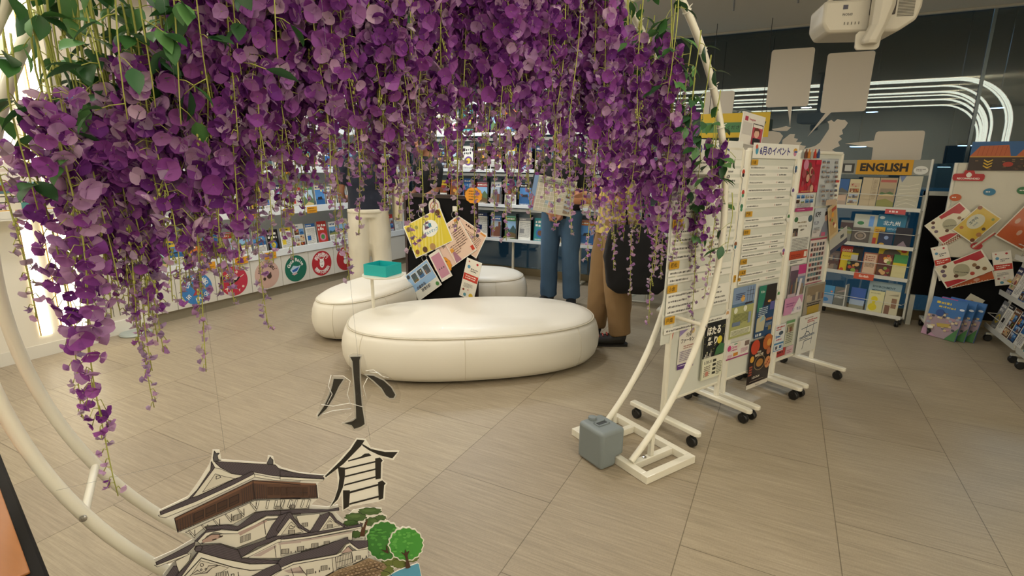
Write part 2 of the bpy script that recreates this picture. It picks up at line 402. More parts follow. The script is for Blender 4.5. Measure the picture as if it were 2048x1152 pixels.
# wall of glossy panels with light strips let in
mb = MB(); mb.box2((-5.75, -3.2, .05), (LEDX, 2.12, CEIL)); struct(mb.build('wall_led', LEDW, origin=(LEDX, 0, 0)))
mb = MB(); mb.box2((-5.75, -3.2, 0), (LEDX+.004, 2.12, .1)); struct(mb.build('baseboard_led', WHITE))
mb = MB(); mb.box2((LEDX, 2.07, .1), (LEDX+.003, 2.076, CEIL)); mb.box2((LEDX, 2.112, 0), (LEDX+.004, 2.122, CEIL)); struct(mb.build('trim_3', mat('panel_edge', '9a968a', rough=.4)))
LED = mat('led_strip', 'fff5dc', emit=7)
LEDF = mat('led_channel', 'c8a860', rough=.4)
ORD4 = ['fourth', 'fifth', 'sixth', 'seventh', 'eighth']
def led_band(y0, y1, i, label, left=True, group='glowing strips let into the white wall', PORT_R=2.95):
    wd = y1-y0; t = .012; rad = .75
    def path(off):
        zt = CEIL-.004-off; P = [(LEDX+.004+off, .17)]
        P.append((LEDX+.004+off, zt-.05)); P.append((LEDX+.05, zt))
        if not left: P = [(LEDX+.3, zt)]
        P.append((PORT_R-rad, zt))
        for k in range(1, 13):
            a = R(90-k*7.5); P.append((PORT_R-rad+(rad-off)*math.cos(a), zt+off-rad+(rad-off)*math.sin(a)))
        P.append((PORT_R-off, .17)); return P
    e = thing('light_strip', label, 'light strip', (LEDX if left else PORT_R, (y0+y1)/2, .17), group)
    A, B = path(0), path(t)
    mb = MB(); ch = MB()
    for k in range(len(A)-1):
        a0, a1, b0, b1 = A[k], A[k+1], B[k], B[k+1]
        mb.add([(a0[0], y0, a0[1]), (a0[0], y1, a0[1]), (a1[0], y1, a1[1]), (a1[0], y0, a1[1]), (b0[0], y0, b0[1]), (b0[0], y1, b0[1]), (b1[0], y1, b1[1]), (b1[0], y0, b1[1])],
               [(4, 5, 6, 7), (0, 1, 5, 4), (2, 3, 7, 6), (0, 4, 7, 3), (1, 2, 6, 5)])
        q = .006
        ch.add([(a0[0], y0-q, a0[1]), (a0[0], y0, a0[1]), (a1[0], y0, a1[1]), (a1[0], y0-q, a1[1]), (b0[0], y0-q, b0[1]), (b0[0], y0, b0[1]), (b1[0], y0, b1[1]), (b1[0], y0-q, b1[1])],
               [(4, 5, 6, 7), (0, 4, 7, 3), (1, 2, 6, 5)])
    mb.build('diffuser', LED, e); ch.build('channel', LEDF, e)
ys = [(strip_y(33, 435), strip_y(56, 435)), (strip_y(80, 435), strip_y(97, 435)), (strip_y(108, 435), strip_y(131, 435))]
for i, ((a, b), lb) in enumerate(zip(ys, ['glowing vertical light strip in the white wall, leftmost of three', 'narrow glowing vertical light strip between the other two', 'glowing vertical light strip nearest the slatted wall panel'])):
    led_band(min(a, b), max(a, b), i, lb)
for k, (yy, wd, pr) in enumerate(((1.05, .10, 2.95), (.15, .16, 3.1), (-.35, .09, 3.2), (-1.2, .16, 3.36), (-2.4, .14, 3.6))):
    led_band(yy, yy+wd, k, 'glowing strip arching overhead, %s reflection from the outermost in the glass' % ORD4[k], False, 'strips arching overhead', pr)
# right end wall, back wall
mb = MB(); mb.box2((4.7, -3.2, 0), (4.85, GLASS_Y, CEIL)); struct(mb.build('wall_right', mat('wall_white', 'd9d6cc')))
mb = MB(); mb.box2((-5.9, -3.35, 0), (4.9, -3.2, CEIL)); struct(mb.build('wall_back', mat('wall_white', 'd9d6cc')))
# glass front
GLASS = glassy('window_glass', (.74, .9, .95), .05, .0, None, (.95, .97, 1))
mb = MB(); mb.box2((-5.6, GLASS_Y, .1), (4.7, GLASS_Y+.012, CEIL+1.2)); struct(mb.build('window_1', GLASS))
mb = MB(); mb.box2((-5.6, GLASS_Y-.02, 0), (4.7, GLASS_Y+.04, .1)); struct(mb.build('baseboard_glass', mat('brass_skirting', '8a7d62', rough=.35, metal=.6)))
for i, x in enumerate((-4.6, -2.2, 1.47)):
    mb = MB(); mb.box2((x-.012, GLASS_Y-.012, .1), (x+.012, GLASS_Y-.001, CEIL)); struct(mb.build('trim_%d' % (4+i), mat('steel_joint', '5f6b70', rough=.3, metal=.5)))
# concourse beyond the glass
mb = MB(); mb.box2((-14, GLASS_Y+.05, -.12), (12, 26, -.02)); struct(mb.build('floor_concourse', mat('concourse_floor', '4a565c', rough=.25)))
mb = MB(); mb.box2((-14, GLASS_Y+.05, 4.2), (12, 26, 4.3)); struct(mb.build('ceiling_concourse', mat('concourse_ceiling', '23272b', rough=.6)))
mb = MB(); mb.box2((-14, 13, -.02), (12, 13.2, 1.15)); struct(mb.build('wall_concourse_low', mat('concourse_teal', '2f6078', rough=.4)))
mb = MB(); mb.box2((-14, 13.05, 1.15), (12, 13.2, 4.2)); struct(mb.build('wall_concourse', mat('concourse_dark', '2a3238', rough=.5)))
for x in (-14.1, 12): mb = MB(); mb.box2((x, GLASS_Y, -.1), (x+.1, 13.2, 4.3)); struct(mb.build('wall_concourse_end', mat('concourse_dark')))
mb = MB(); mb.box2((-14, GLASS_Y-.02, CEIL+.1), (12, GLASS_Y+.05, 4.3)); struct(mb.build('wall_glass_header', mat('concourse_dark')))
mb = MB(); mb.box2((-14, GLASS_Y-.02, -.1), (-5.75, GLASS_Y+.05, 4.3)); mb.box2((4.85, GLASS_Y-.02, -.1), (12, GLASS_Y+.05, 4.3)); struct(mb.build('wall_concourse_side', mat('concourse_dark')))
DL = mat('downlight_glow', 'cfe0ff', emit=6)
for i, (px, py) in enumerate([(1531, 230), (1744, 224), (1994, 216), (1716, 293), (1888, 334), (1935, 291)]):
    p = CPOS+ray(px, py)*1.0; d = ray(px, py); t = min((3.1-CAM_H)/max(d.z, .03), 6.4/d.y*1.0+99)
    zz = 3.1 if d.z > .12 else (2.4 if d.z > .06 else 1.75)
    t = (zz-CAM_H)/max(d.z, .03); t = min(t, 12.2/d.y); q = CPOS+d*t
    e = thing('downlight', ['pale blue round downlight beyond the glass, just left of the narrow bubble tail', 'pale blue round downlight beyond the glass right of the second tall bubble', 'pale blue downlight beyond the glass at the far right', 'pale blue downlight beyond the glass left of the low speech bubble', 'pale blue downlight beyond the glass right of the ENGLISH rack', 'pale blue downlight beyond the glass above the recommended board'][i], 'light', q)
    mb = MB(); mb.lathe([(.0, 0), (.09, 0), (.1, .02), (.1, .05)], q, seg=20); mb.build('rim', BLACK, e)
    mb = MB(); mb.lathe([(.0, -.004), (.082, -.004), (.082, .0)], q, seg=20); mb.build('lamp_glass', DL, e)
    mb = MB(); mb.tube([q+V((0, 0, .04)), V((q.x, q.y, 4.2))], .008, 6); mb.build('rod', BLACK, e)
# small track spots on the ceiling over the shelves
for i, (px, py, dz) in enumerate([(648, 50, .05), (778, 90, .05), (812, 88, .05), (686, 44, .05)]):
    q = on_plane(px, py, (0, 0, CEIL-.10), V((0, 0, 1)))
    if q.y > 6.2: q = V((q.x*.9, 6.0, q.z))
    e = thing('ceiling_spotlight', ['small ceiling spotlight seen between the flower strands, leftmost of the row', 'small ceiling spotlight above the back shelves, left of a close pair', 'small ceiling spotlight above the back shelves, right of a close pair', 'small ceiling spotlight second from the left in the row'][i], 'light', (q.x, q.y, CEIL))
    mb = MB(); mb.lathe([(.035, -.14), (.04, -.05), (.03, -.04)], (q.x, q.y, CEIL), seg=14); mb.build('housing', WHITE, e)
    mb = MB(); mb.tube([(q.x, q.y, CEIL-.05), (q.x, q.y, CEIL)], .008, 8); mb.build('stem_rod', WHITE, e)
    mb = MB(); mb.lathe([(.0, -.143), (.03, -.143), (.03, -.139)], (q.x, q.y, CEIL), seg=14); mb.build('bulb', DL, e)

# ------------------------------------------------------------------ moon-gate ring stand
RC = V((-.9496, 1.6532, 1.1657)); RR_ = 1.3914; RAZ = R(60.41); RD = .2786
RU = V((math.cos(RAZ), math.sin(RAZ), 0)); RN = V((-math.sin(RAZ), math.cos(RAZ), 0))   # along the ring, and to its far side
FAR = RN*RD
TR = .0165
ring = thing('ring_stand', 'large white double ring stand carrying the wisteria curtain, feet on the floor', 'flower stand', (RC.x, RC.y, 0))
a_end = math.asin((RC.z-.05)/RR_)
def arc(off, z0=.045):
    P = []
    for k in range(121):
        a = -a_end+(math.pi+2*a_end)*k/120
        P.append(RC+off+RU*(RR_*math.cos(a))+V((0, 0, RR_*math.sin(a))))
    return P
for off, lb in ((V((0, 0, 0)), 'front hoop, nearer the viewer'), (FAR, 'rear hoop, farther from the viewer')):
    MB().tube(arc(off), TR, 14).build('hoop', WPOWDER, ring, smooth=True, label=lb)
def rp(a, off): return RC+off+RU*(RR_*math.cos(R(a)))+V((0, 0, RR_*math.sin(R(a))))
for a in (-20, 12, 50, 90, 131, 168, 205):
    MB().tube([rp(a, V((0, 0, 0))), rp(a, FAR)], .011, 10).build('cross_rod', WPOWDER, ring, smooth=True)
    MB().lathe([(.0, 0), (.009, 0), (.009, .004), (.004, .006)], rp(a, V((0, 0, 0)))-RN*(TR+.001), -RN, 10).build('bolt', CHROME, ring, smooth=True)
for sgn, s0 in ((1, 'right'), (-1, 'left')):
    # foot frame of square tube under each end of the hoops
    U = RU*sgn; base = RC+RU*(sgn*RR_*math.cos(a_end)); base.z = .022
    e0 = base-U*.03-RN*.115; L1, L2, tw = .36, .53, .038
    mb = MB(); ax = (U, RN, V((0, 0, 1)))
    mb.box(e0+U*L1/2+RN*0, (L1, tw, .04), ax); mb.box(e0+U*L1/2+RN*L2, (L1, tw, .04), ax)
    mb.box(e0+U*tw/2+RN*L2/2, (tw, L2-tw, .04), ax); mb.box(e0+U*(L1-tw/2)+RN*L2/2, (tw, L2-tw, .04), ax)
    for q in (.115, .115+RD): mb.box(e0+U*L1/2+RN*q-V((0, 0, .001)), (L1-2*tw, tw*.9, .038), ax)
    mb.build('foot_frame', WPOWDER, ring, bevel=.002)
    for q in (.115, .115+RD):
        xr = .17; A0 = e0+U*xr+RN*q
        ang = math.acos(min(1, (RR_*math.cos(a_end)-.03+xr)/RR_)) if False else 0
        du = (A0-RC).dot(RU)*sgn; zz = RC.z-math.sqrt(max(RR_**2-du**2, 0))
        MB().box(A0+V((0, 0, (zz+.0)/2)), (.024, .024, max(zz-.04, .03)), ax).build('upright', WPOWDER, ring, bevel=.002)
        MB().lathe([(.011, 0), (.011, .006), (.005, .009)], A0-U*.045+V((0, 0, .018)), (0, 0, 1), 8).build('nut', CHROME, ring)
# zip ties with their curled tails
for i, a in enumerate([22, 30, 37, 45, 53, 61, 69, 77, 90, 103, 112, 121, 130, 140]):
    for off in (V((0, 0, 0)), FAR):
        c = rp(a, off); t = (-RU*math.sin(R(a))+V((0, 0, math.cos(R(a)))))
        nrm = (c-RC-off).normalized(); P = [c+(nrm*math.cos(q*.5236)+RN*math.sin(q*.5236))*(TR+.002) for q in range(12)]
        MB().tube(P, .0022, 5, closed=True).tube([P[0], P[0]+nrm*.012+t*.004, P[0]+nrm*.028+t*.002], [.003, .002, .0015], 5).build('zip_tie', WHITE, ring)

# ------------------------------------------------------------------ grey ballast weight on the ring's foot
def rounded_block(name, c, d, ax, rad, m, parent):
    mb = MB(); mb.box(c, d, ax); return mb.build(name, m, parent, bevel=rad, smooth='all')
U = RU; wt0 = on_floor(1200, 945); 
GREY = mat('grey_polyethylene', '7d8688', rough=.5, bump=(400, .15, .001))
WU, WN, WH = .158, .185, .205
wc = V((wt0.x, wt0.y, 0))+U*(WU/2+.004)+RN*(WN/2)
WX = (U, RN, V((0, 0, 1)))
wt = thing('ballast_weight', 'grey plastic block weight with a cap, standing over the ring foot frame', 'weight', (wc.x, wc.y, 0))
body = MB()
a = WU/2
body.prism([wc+U*p[0]+V((0, 0, p[1]))-RN*(WN/2) for p in [(-a, .002), (a-.05, .002), (a-.05, .05), (a, .05), (a, WH), (-a, WH)]], RN*WN)
o = body.build('block', GREY, wt, bevel=.02, smooth=60); o.modifiers['bevel'].segments = 4
mb = MB(); mb.box(wc+V((0, 0, WH+.0012)), (.062, .028, .002), WX); mb.build('handle_slot', mat('grey_slot', '3c4042', rough=.7), wt)
mb = MB()
for s_ in (-1, 1): mb.box(wc+RN*s_*.018+V((0, 0, WH+.003)), (.074, .008, .005), WX); mb.box(wc+U*s_*.035+V((0, 0, WH+.003)), (.008, .04, .005), WX)
mb.build('handle_rim', GREY, wt)
mb = MB(); mb.lathe([(.012, -.004), (.021, .0), (.022, .010), (.02, .015), (.0, .017)], wc-U*.01+RN*.062+V((0, 0, WH)), seg=22); mb.build('cap', GREY, wt, smooth=True)

# ------------------------------------------------------------------ ottomans
LEATHER = mat('cream_leather', 'e6e1d3', rough=.42, noise=(2.5, .03), bump=(260, .12, .0008), coat=.05)
SEAM = mat('leather_piping', 'd8d0bc', rough=.45)
def sell(c, a, b, az, e, n=72):
    """superellipse outline"""
    A = V((math.cos(az), math.sin(az), 0)); B = V((-math.sin(az), math.cos(az), 0)); out = []
    for k in range(n):
        t = 2*math.pi*k/n; ct, st = math.cos(t), math.sin(t)
        out.append(V(c)+A*(a*math.copysign(abs(ct)**(2/e), ct))+B*(b*math.copysign(abs(st)**(2/e), st)))
    return out
def inset(P, d):
    n = len(P); out = []
    for i in range(n):
        t = (P[(i+1) % n]-P[i-1]).normalized(); nr = V((t.y, -t.x, 0)); out.append(P[i]-nr*d)
    return out
def ottoman(P, label, h=.4, seams=7, solid_top=None):
    c = sum(P, V((0, 0, 0)))/len(P); e = thing('ottoman', label, 'ottoman', (c.x, c.y, 0))
    prof = [(.10, .012), (.05, .03), (.018, .07), (.0, .13), (-.004, .19), (.004, .25), (.02, .30), (.045, .338)]
    top = [(.047, .343), (.052, .352), (.10, .372), (.17, .388), (.26, .397)]
    lift = lambda Q, z: [V((q.x, q.y, z*h/.4)) for q in Q]
    mb = MB(); mb.rings([lift(inset(P, d), z) for d, z in prof]); mb.build('side', LEATHER, e, smooth='all')
    mb = MB(); rad0 = min((p-c).length for p in P); P2 = inset(P, .047); top_ = [(0, .343), (.012, .352), (.09, .372), (.2, .387), (.36, .396), (.6, .401), (.85, .403)]
    mb.rings([[V((q.x+(c.x-q.x)*f_, q.y+(c.y-q.y)*f_, z*h/.4)) for q in P2] for f_, z in top_]); mb.build('seat_cushion', LEATHER, e, smooth='all')
    mb = MB(); mb.tube(lift(inset(P, .044), .341), .005, 6, closed=True); mb.build('piping', SEAM, e, smooth='all')
    mb = MB(); mb.rings([lift(inset(P, .11), 0), lift(inset(P, .11), .014)]); mb.build('plinth', BLACK, e)
    n = len(P)
    for k in range(seams):
        i = int(n*k/seams)+2; L = [lift(inset(P, d-.001), z)[i % n] for d, z in prof[1:]]
        MB().tube(L, .0022, 5).build('stitched_seam', SEAM, e)
    return e
oc = V((-2.07, 3.36, 0)); oa = R(38)
ottoman(sell(oc, 1.0, .585, oa, 2.35), 'large cream leather oval ottoman in front, behind the castle picture', h=.4)
ottoman(sell(V((-3.44, 3.74, 0)), .72, .37, R(97), 2.3), 'rear left cream leather ottoman under the small table, half hidden by the front one', h=.4, seams=6)
ottoman(sell(V((-2.86, 4.76, 0)), .52, .40, R(20), 2.3), 'rear right cream leather ottoman, seen beside the black panel and the jeans', h=.4, seams=5)

# ------------------------------------------------------------------ little pedestal table with the teal tray
pp = on_floor(748, 702); pz = .60
pp = V((pp.x+.02, pp.y, 0))
tb = thing('pedestal_table', 'slim white pedestal table with a small round top between the ottomans', 'table', (pp.x, pp.y, 0))
pt0 = on_plane(766, 548, pp, V((-FW.x, -FW.y, 0)).normalized()); pz = pt0.z
tc_ = V((pt0.x, pt0.y, pz))
MB().tube([(pp.x, pp.y, .012), (pp.x, pp.y, pz-.012)], .013, 14).build('pole', WPOWDER, tb, smooth=True)
MB().lathe([(.0, 0), (.095, 0), (.10, .006), (.03, .014), (.014, .02)], (pp.x, pp.y, 0), seg=28).build('foot_plate', WPOWDER, tb, smooth=True)
MB().lathe([(.0, -.016), (.155, -.014), (.162, -.006), (.16, .0), (.0, .0)], tc_, seg=36).build('table_top', WPOWDER, tb, smooth=True)
TEAL = mat('teal_card', '1fb0b0', rough=.4)
q = [on_plane(x, y, (0, 0, pz), V((0, 0, 1))) for x, y in ((722, 543), (771, 549), (812, 545))]
ex = (q[1]-q[0]); ey = (q[2]-q[1]); sx, sy = ex.length, ey.length; ex.normalize(); ey = V((-ex.y, ex.x, 0)); sx, sy = .19, .165
ce = tc_+V((0, 0, .001)); ex = V((math.cos(R(2)), math.sin(R(2)), 0)); ey = V((-ex.y, ex.x, 0)); hh = .085
tray = thing('tray', 'open teal square tray on the small round table', 'tray', ce)
A = (ex, ey, V((0, 0, 1))); sx, sy = .215, .19
MB().box(ce+V((0, 0, .0015)), (sx, sy, .003), A).build('tray_floor', TEAL, tray)
for s in (-1, 1):
    MB().box(ce+ex*s*(sx/2)+V((0, 0, hh/2)), (.003, sy, hh), A).build('tray_side', TEAL, tray)
    MB().box(ce+ey*s*(sy/2)+V((0, 0, hh/2)), (sx+.003, .003, hh), A).build('tray_side', TEAL, tray)

# ------------------------------------------------------------------ brochures
HEX = dict(red='b23a30', orange='cf7430', yellow='dcc03a', green='4a8a4c', teal='2f8c92', blue='3468a8', navy='22325a', pink='cf7f98', purple='71508f', brown='6f4c36', black='232022', white='e4e2da', grey='8d8e8e', cream='dccfae')
ORD = 'first second third fourth fifth sixth seventh eighth ninth tenth eleventh twelfth thirteenth fourteenth fifteenth sixteenth seventeenth eighteenth nineteenth twentieth'.split()
def brochure_art(w, h, col, style, seed, thick=.006):
    g = random.Random(seed); base = HEX[col]; a = Art(w, h, 'dedcd4', thick); a.rng = g
    dark = col in ('red', 'green', 'teal', 'blue', 'navy', 'purple', 'brown', 'black', 'grey', 'pink', 'orange')
    ink = 'f2efe6' if dark else g.choice(['2a2a30', '244a80', '8a2a2a'])
    if style == 'photo':
        a.rect(0, 0, w, h, base); a.photo(w*.03, h*.03, w*.94, h*.94, kind=g.choice(['land', 'town', 'sea']))
        a.rect(w*.03, h*.78, w*.94, h*.17, base); a.scrib(w*.1, h*.83, w*.8, h*.07, ink, 1); a.scrib(w*.08, h*.06, w*.8, h*.022, 'f2efe6', 2)
    elif style == 'half':
        a.rect(0, 0, w, h, 'e9e6dc'); a.photo(0, h*.42, w, h*.36); a.rect(0, h*.78, w, h*.22, base); a.scrib(w*.08, h*.85, w*.84, h*.075, ink, 1)
        a.scrib(w*.08, h*.34, w*.84, h*.022, '55555c', 8, 1.8); a.rect(w*.1, h*.04, w*.3, h*.08, base)
    elif style == 'bold':
        a.rect(0, 0, w, h, base); a.scrib(w*.1, h*.78, w*.8, h*.11, ink, 2, 1.35, 2.2); a.disc(w*.5, h*.36, w*.33, g.choice(list(HEX.values()))); a.disc(w*.5, h*.36, w*.2, g.choice(list(HEX.values())))
        a.scrib(w*.1, h*.08, w*.8, h*.025, ink, 2)
    elif style == 'grid':
        a.rect(0, 0, w, h, base); a.scrib(w*.1, h*.87, w*.8, h*.06, ink, 1)
        for i in range(2):
            for j in range(3): a.photo(w*(.06+.46*i), h*(.06+.26*j), w*.42, h*.22)
    elif style == 'food':
        a.rect(0, 0, w, h, base); a.photo(w*.05, h*.2, w*.9, h*.55, kind='food'); a.scrib(w*.1, h*.83, w*.8, h*.08, ink, 1); a.scrib(w*.1, h*.12, w*.8, h*.022, ink, 3)
    else:
        a.rect(0, 0, w, h, 'eceadf'); a.rect(0, h*.86, w, h*.14, base); a.scrib(w*.08, h*.9, w*.8, h*.05, ink, 1); a.scrib(w*.08, h*.78, w*.84, h*.02, '4c4c54', 17, 2)
        a.rect(w*.1, h*.3, w*.35, h*.2, base)
    return a
STY = dict(photo='full view photo', half='photo over text', bold='lettering and disc', grid='six small photos', food='food picture', text='dense text')
CYC = ['navy', 'white', 'blue', 'white', 'red', 'cream', 'green', 'white', 'grey', 'brown', 'cream', 'teal', 'white', 'black', 'pink', 'cream', 'yellow', 'white', 'blue', 'white', 'orange']
def brochure_row(O, X, Y, n, pitch, w, h, seed, where, frm='left', jitter=.0, group=None, cat='brochure', last_from_right=False, lean=V((0, 0, 0)), sizes=None):
    g = random.Random(seed); X = V(X); O = V(O)
    for k in range(n):
        col = CYC[(seed*5+k*3+g.randint(0, 1)) % len(CYC)]; st = g.choice(['photo', 'half', 'half', 'grid', 'bold', 'food', 'text', 'half', 'photo', 'grid'])
        ww = w*(g.uniform(.88, 1) if not sizes else sizes[k % len(sizes)]); hh = h*g.uniform(.86, 1.0)
        a = brochure_art(ww, hh, col, st, seed*100+k, .004+.006*g.random())
        p = O+X*(pitch*(k+.5)-ww/2+g.uniform(-1, 1)*jitter)
        idx = ORD[k] if frm == 'left' else ORD[n-1-k]
        # lean the sheet back a little
        Yv = (V(Y)+V(lean)).normalized()
        a.place('brochure', p, X, Yv, '%s brochure, %s, %s from %s, %s' % (col, STY[st], idx, frm, where), cat, group)

# wall shelving along the left
CAB0, PITCHC = 2.637, .4018
sh = thing('wall_shelving', 'long white wall shelving full of brochures above the sticker cabinets', 'shelving', (-5.35, 4.5, .45))
SZ = [(.455, .535), (.925, 1.005), (1.39, 1.465), (1.86, 1.935)]
for z0, z1 in SZ:
    mb = MB(); mb.box2((-5.46, 2.62, z0), (-5.12, 6.38, z0+.02)); mb.box2((-5.125, 2.62, z0), (-5.10, 6.38, z1)); mb.build('shelf', SHELF, sh, bevel=.002)
mb = MB(); mb.box2((-5.6, 2.6, .455), (-5.46, 6.40, 2.2)); mb.build('back_panel', SHELF, sh)
MB().box2((-5.46, 2.60, .455), (-5.10, 2.62, 2.2)).build('end_panel', SHELF, sh); MB().box2((-5.46, 6.38, .455), (-5.10, 6.40, 2.2)).build('end_panel', SHELF, sh)
mb = MB(); mb.box2((-5.46, 2.62, 2.16), (-5.10, 6.38, 2.2)); mb.build('top_board', SHELF, sh)
rows = ['bottom row of left wall shelves', 'second row up, left wall shelves', 'third row up, left wall shelves', 'top row of left wall shelves']
for i, (z0, z1) in enumerate(SZ):
    n = 20; pt_ = 3.7/n
    brochure_row((-5.19, 2.66, z0+.022), (0, 1, 0), (0, 0, 1), n, pt_, .168, .31 if i != 3 else .2, 11+i, rows[i], 'left', .004, 'brochures on the left wall shelves', lean=V((-.12, 0, 0)))
OTAG = 'd99a2b'
for i, (r, y) in enumerate([(0, 3.47), (0, 3.83), (1, 3.64), (1, 4.13), (1, 4.47), (2, 3.5), (2, 4.2), (0, 3.1), (2, 5.0), (1, 5.3)]):
    z0, z1 = SZ[r]; a = Art(.15, .075, OTAG, .003); a.scrib(.015, .047, .12, .015, '6a3d12', 1); a.scrib(.015, .022, .12, .009, '7a4a18', 2)
    wh = {0: 'bottom', 1: 'second', 2: 'third'}[r]; k = sorted(q[1] for q in [(0, 3.47), (0, 3.83), (1, 3.64), (1, 4.13), (1, 4.47), (2, 3.5), (2, 4.2), (0, 3.1), (2, 5.0), (1, 5.3)] if q[0] == r).index(y)
    a.place('price_tag', (-5.094, y, z0-.012), (0, 1, 0), (0, 0, 1), 'orange notice tag on the lip of the %s wall shelf, %s from left' % (wh, ORD[k]), 'tag', 'orange notice tags on the wall shelves')
# base cabinets with round stickers
def sticker(col, top, bot, shape, inkc='f2efe8', r=.158):
    out = [(r+r*math.cos(6.2832*k/36), r+r*math.sin(6.2832*k/36)) for k in range(36)]
    a = Art(2*r, 2*r, col, .001, outline=out)
    a.arctext(top, r, r, r*.68, .047, inkc, 165, 15) if len(top) > 5 else a.arctext(top, r, r, r*.68, .05, inkc, 150, 30)
    a.arctext(bot, r, r, r*.72, .044, inkc, 205, 335, flip=True)
    for fn in shape: fn(a, r)
    return a
cat_w = [lambda a, r: a.disc(r, r*1.18, r*.22, 'ece8e0'), lambda a, r: a.disc(r, r*.78, r*.25, 'ece8e0'), lambda a, r: a.disc(r*.93, r*1.2, r*.03, '222222'), lambda a, r: a.disc(r*1.07, r*1.2, r*.03, '222222'), lambda a, r: a.rect(r*.8, r*.94, r*.4, r*.06, '5a6a90')]
mask_w = [lambda a, r: a.disc(r, r, r*.24, 'ece8e0', 1.5), lambda a, r: a.rects([(r*.86, r*1.08, r*.1, r*.04), (r*1.04, r*1.08, r*.1, r*.04), (r*.92, r*.8, r*.16, r*.05)], '3a3030'), lambda a, r: a.poly([(r*.8, r*1.25), (r*.78, r*1.45), (r*.95, r*1.32)], 'ece8e0'), lambda a, r: a.poly([(r*1.2, r*1.25), (r*1.22, r*1.45), (r*1.05, r*1.32)], 'ece8e0')]
seal = [lambda a, r: a.poly([(r*.45, r*.95), (r*.75, r*1.25), (r*1.2, r*1.15), (r*1.45, r*1.2), (r*1.2, r*.85), (r*1.0, r*.65), (r*.7, r*.6)], 'b9cfe0'), lambda a, r: a.poly([(r*.6, r*.9), (r*1.1, r*1.05), (r*1.3, r*1.1), (r*1.05, r*.8), (r*.7, r*.75)], '2f62a8'), lambda a, r: a.poly([(r*.55, r*.62), (r*.95, r*.72), (r*1.1, r*.6), (r*.8, r*.5)], 'c9a8a8')]
brush = [lambda a, r: a.poly([(r*.55, r*.8), (r*.9, r*1.15), (r*1.5, r*1.25), (r*1.25, r*1.0), (r*.95, r*.85)], '2a2428'), lambda a, r: a.poly([(r*.85, r*1.12), (r*1.3, r*1.25), (r*1.15, r*1.05)], 'd8c8c0')]
cats = [lambda a, r: a.disc(r*1.15, r*.85, r*.2, '4a3a34'), lambda a, r: a.poly([(r*.97, r*1.0), (r*1.0, r*1.15), (r*1.1, r*1.03)], '4a3a34'), lambda a, r: a.poly([(r*1.2, r*1.03), (r*1.3, r*1.15), (r*1.34, r*1.0)], '4a3a34'), lambda a, r: a.disc(r*.75, r*.7, r*.12, '4a3a34')]
kid = [lambda a, r: a.disc(r, r*1.05, r*.2, '8a4a50'), lambda a, r: a.poly([(r*.7, r*.6), (r*1.3, r*.6), (r*1.0, r*1.0)], 'b04048')]
ST = {2: ('3f7fc0', '안녕히 가세요', '또 만나요', kid, 'f2efe8', 'blue round sticker'), 3: ('b8354a', 'Bonne j', 'Au re', brush, 'f0e6d0', 'red round sticker'), 4: ('c9a79a', 'แล้วพบกันใหม่', '', cats, '3a3030', 'beige round sticker'),
      5: ('1f6a56', 'Gute Reise', '', seal, 'f2efe8', 'green round sticker'), 6: ('b02c34', '祝你旅行', '期待下次再会', mask_w, 'f2efe8', 'red round sticker'), 7: ('b02c34', '祝您旅途', '', cat_w, 'f2efe8', 'red round sticker')}
nm = ['at the near end, plain', 'plain, second from the near end', 'with the blue Korean sticker', 'with the red French sticker', 'with the beige Thai sticker', 'with the green German sticker', 'with the red mask sticker', 'with the red white-cat sticker', 'plain, at the far end']
ys_ = [2.62]+[2.845+PITCHC*k for k in range(8)]+[6.38]
ys_ = [2.62, 2.84, 3.241, 3.65, 4.052, 4.446, 4.85, 5.26, 5.66, 6.38]
ys_ = [2.62, 2.84, 3.241][:3]+[3.65, 4.052, 4.446, 4.85, 5.26, 5.7, 6.38]
SIDX = {1: 2, 2: 3, 3: 4, 4: 5, 5: 6, 6: 7}
names = {0: 'narrow plain one at the near end', 1: 'with the blue Korean sticker', 2: 'with the red French sticker', 3: 'with the beige Thai sticker', 4: 'with the green German sticker', 5: 'with the red mask sticker', 6: 'with the white-cat sticker', 7: 'plain, next to the white-cat one', 8: 'plain, at the far end by the glass'}
CABM = mat('cabinet_front', 'd5d2c8', rough=.4)
for k in range(len(ys_)-1):
    y0, y1 = ys_[k], ys_[k+1]
    e = thing('base_cabinet', 'low white cabinet under the wall shelves, '+names[k], 'cabinet', (-5.35, (y0+y1)/2, 0), 'low cabinets under the wall shelves')
    mb = MB(); mb.box2((-5.6, y0+.001, .1), (-5.13, y1-.001, .452)); mb.build('cabinet_body', CABM, e)
    mb = MB(); mb.box2((-5.6, y0, 0), (-5.15, y1, .1)); mb.build('kick_board', mat('kick_grey', '8d8674', rough=.5), e)
    mb = MB(); mb.box2((-5.13, y0+.003, .102), (-5.112, y1-.003, .45)); d = mb.build('door', CABM, e, bevel=.002)
    if k in SIDX:
        c, t, b_, sp_, ik, lb = ST[SIDX[k]]; a = sticker(c, t, b_, sp_, ik); cy = (y0+y1)/2
        st = a.mesh((-5.1105, cy-.158, .272-.158), (0, 1, 0), (0, 0, 1)).build('sticker', PRINT, d, label=lb)

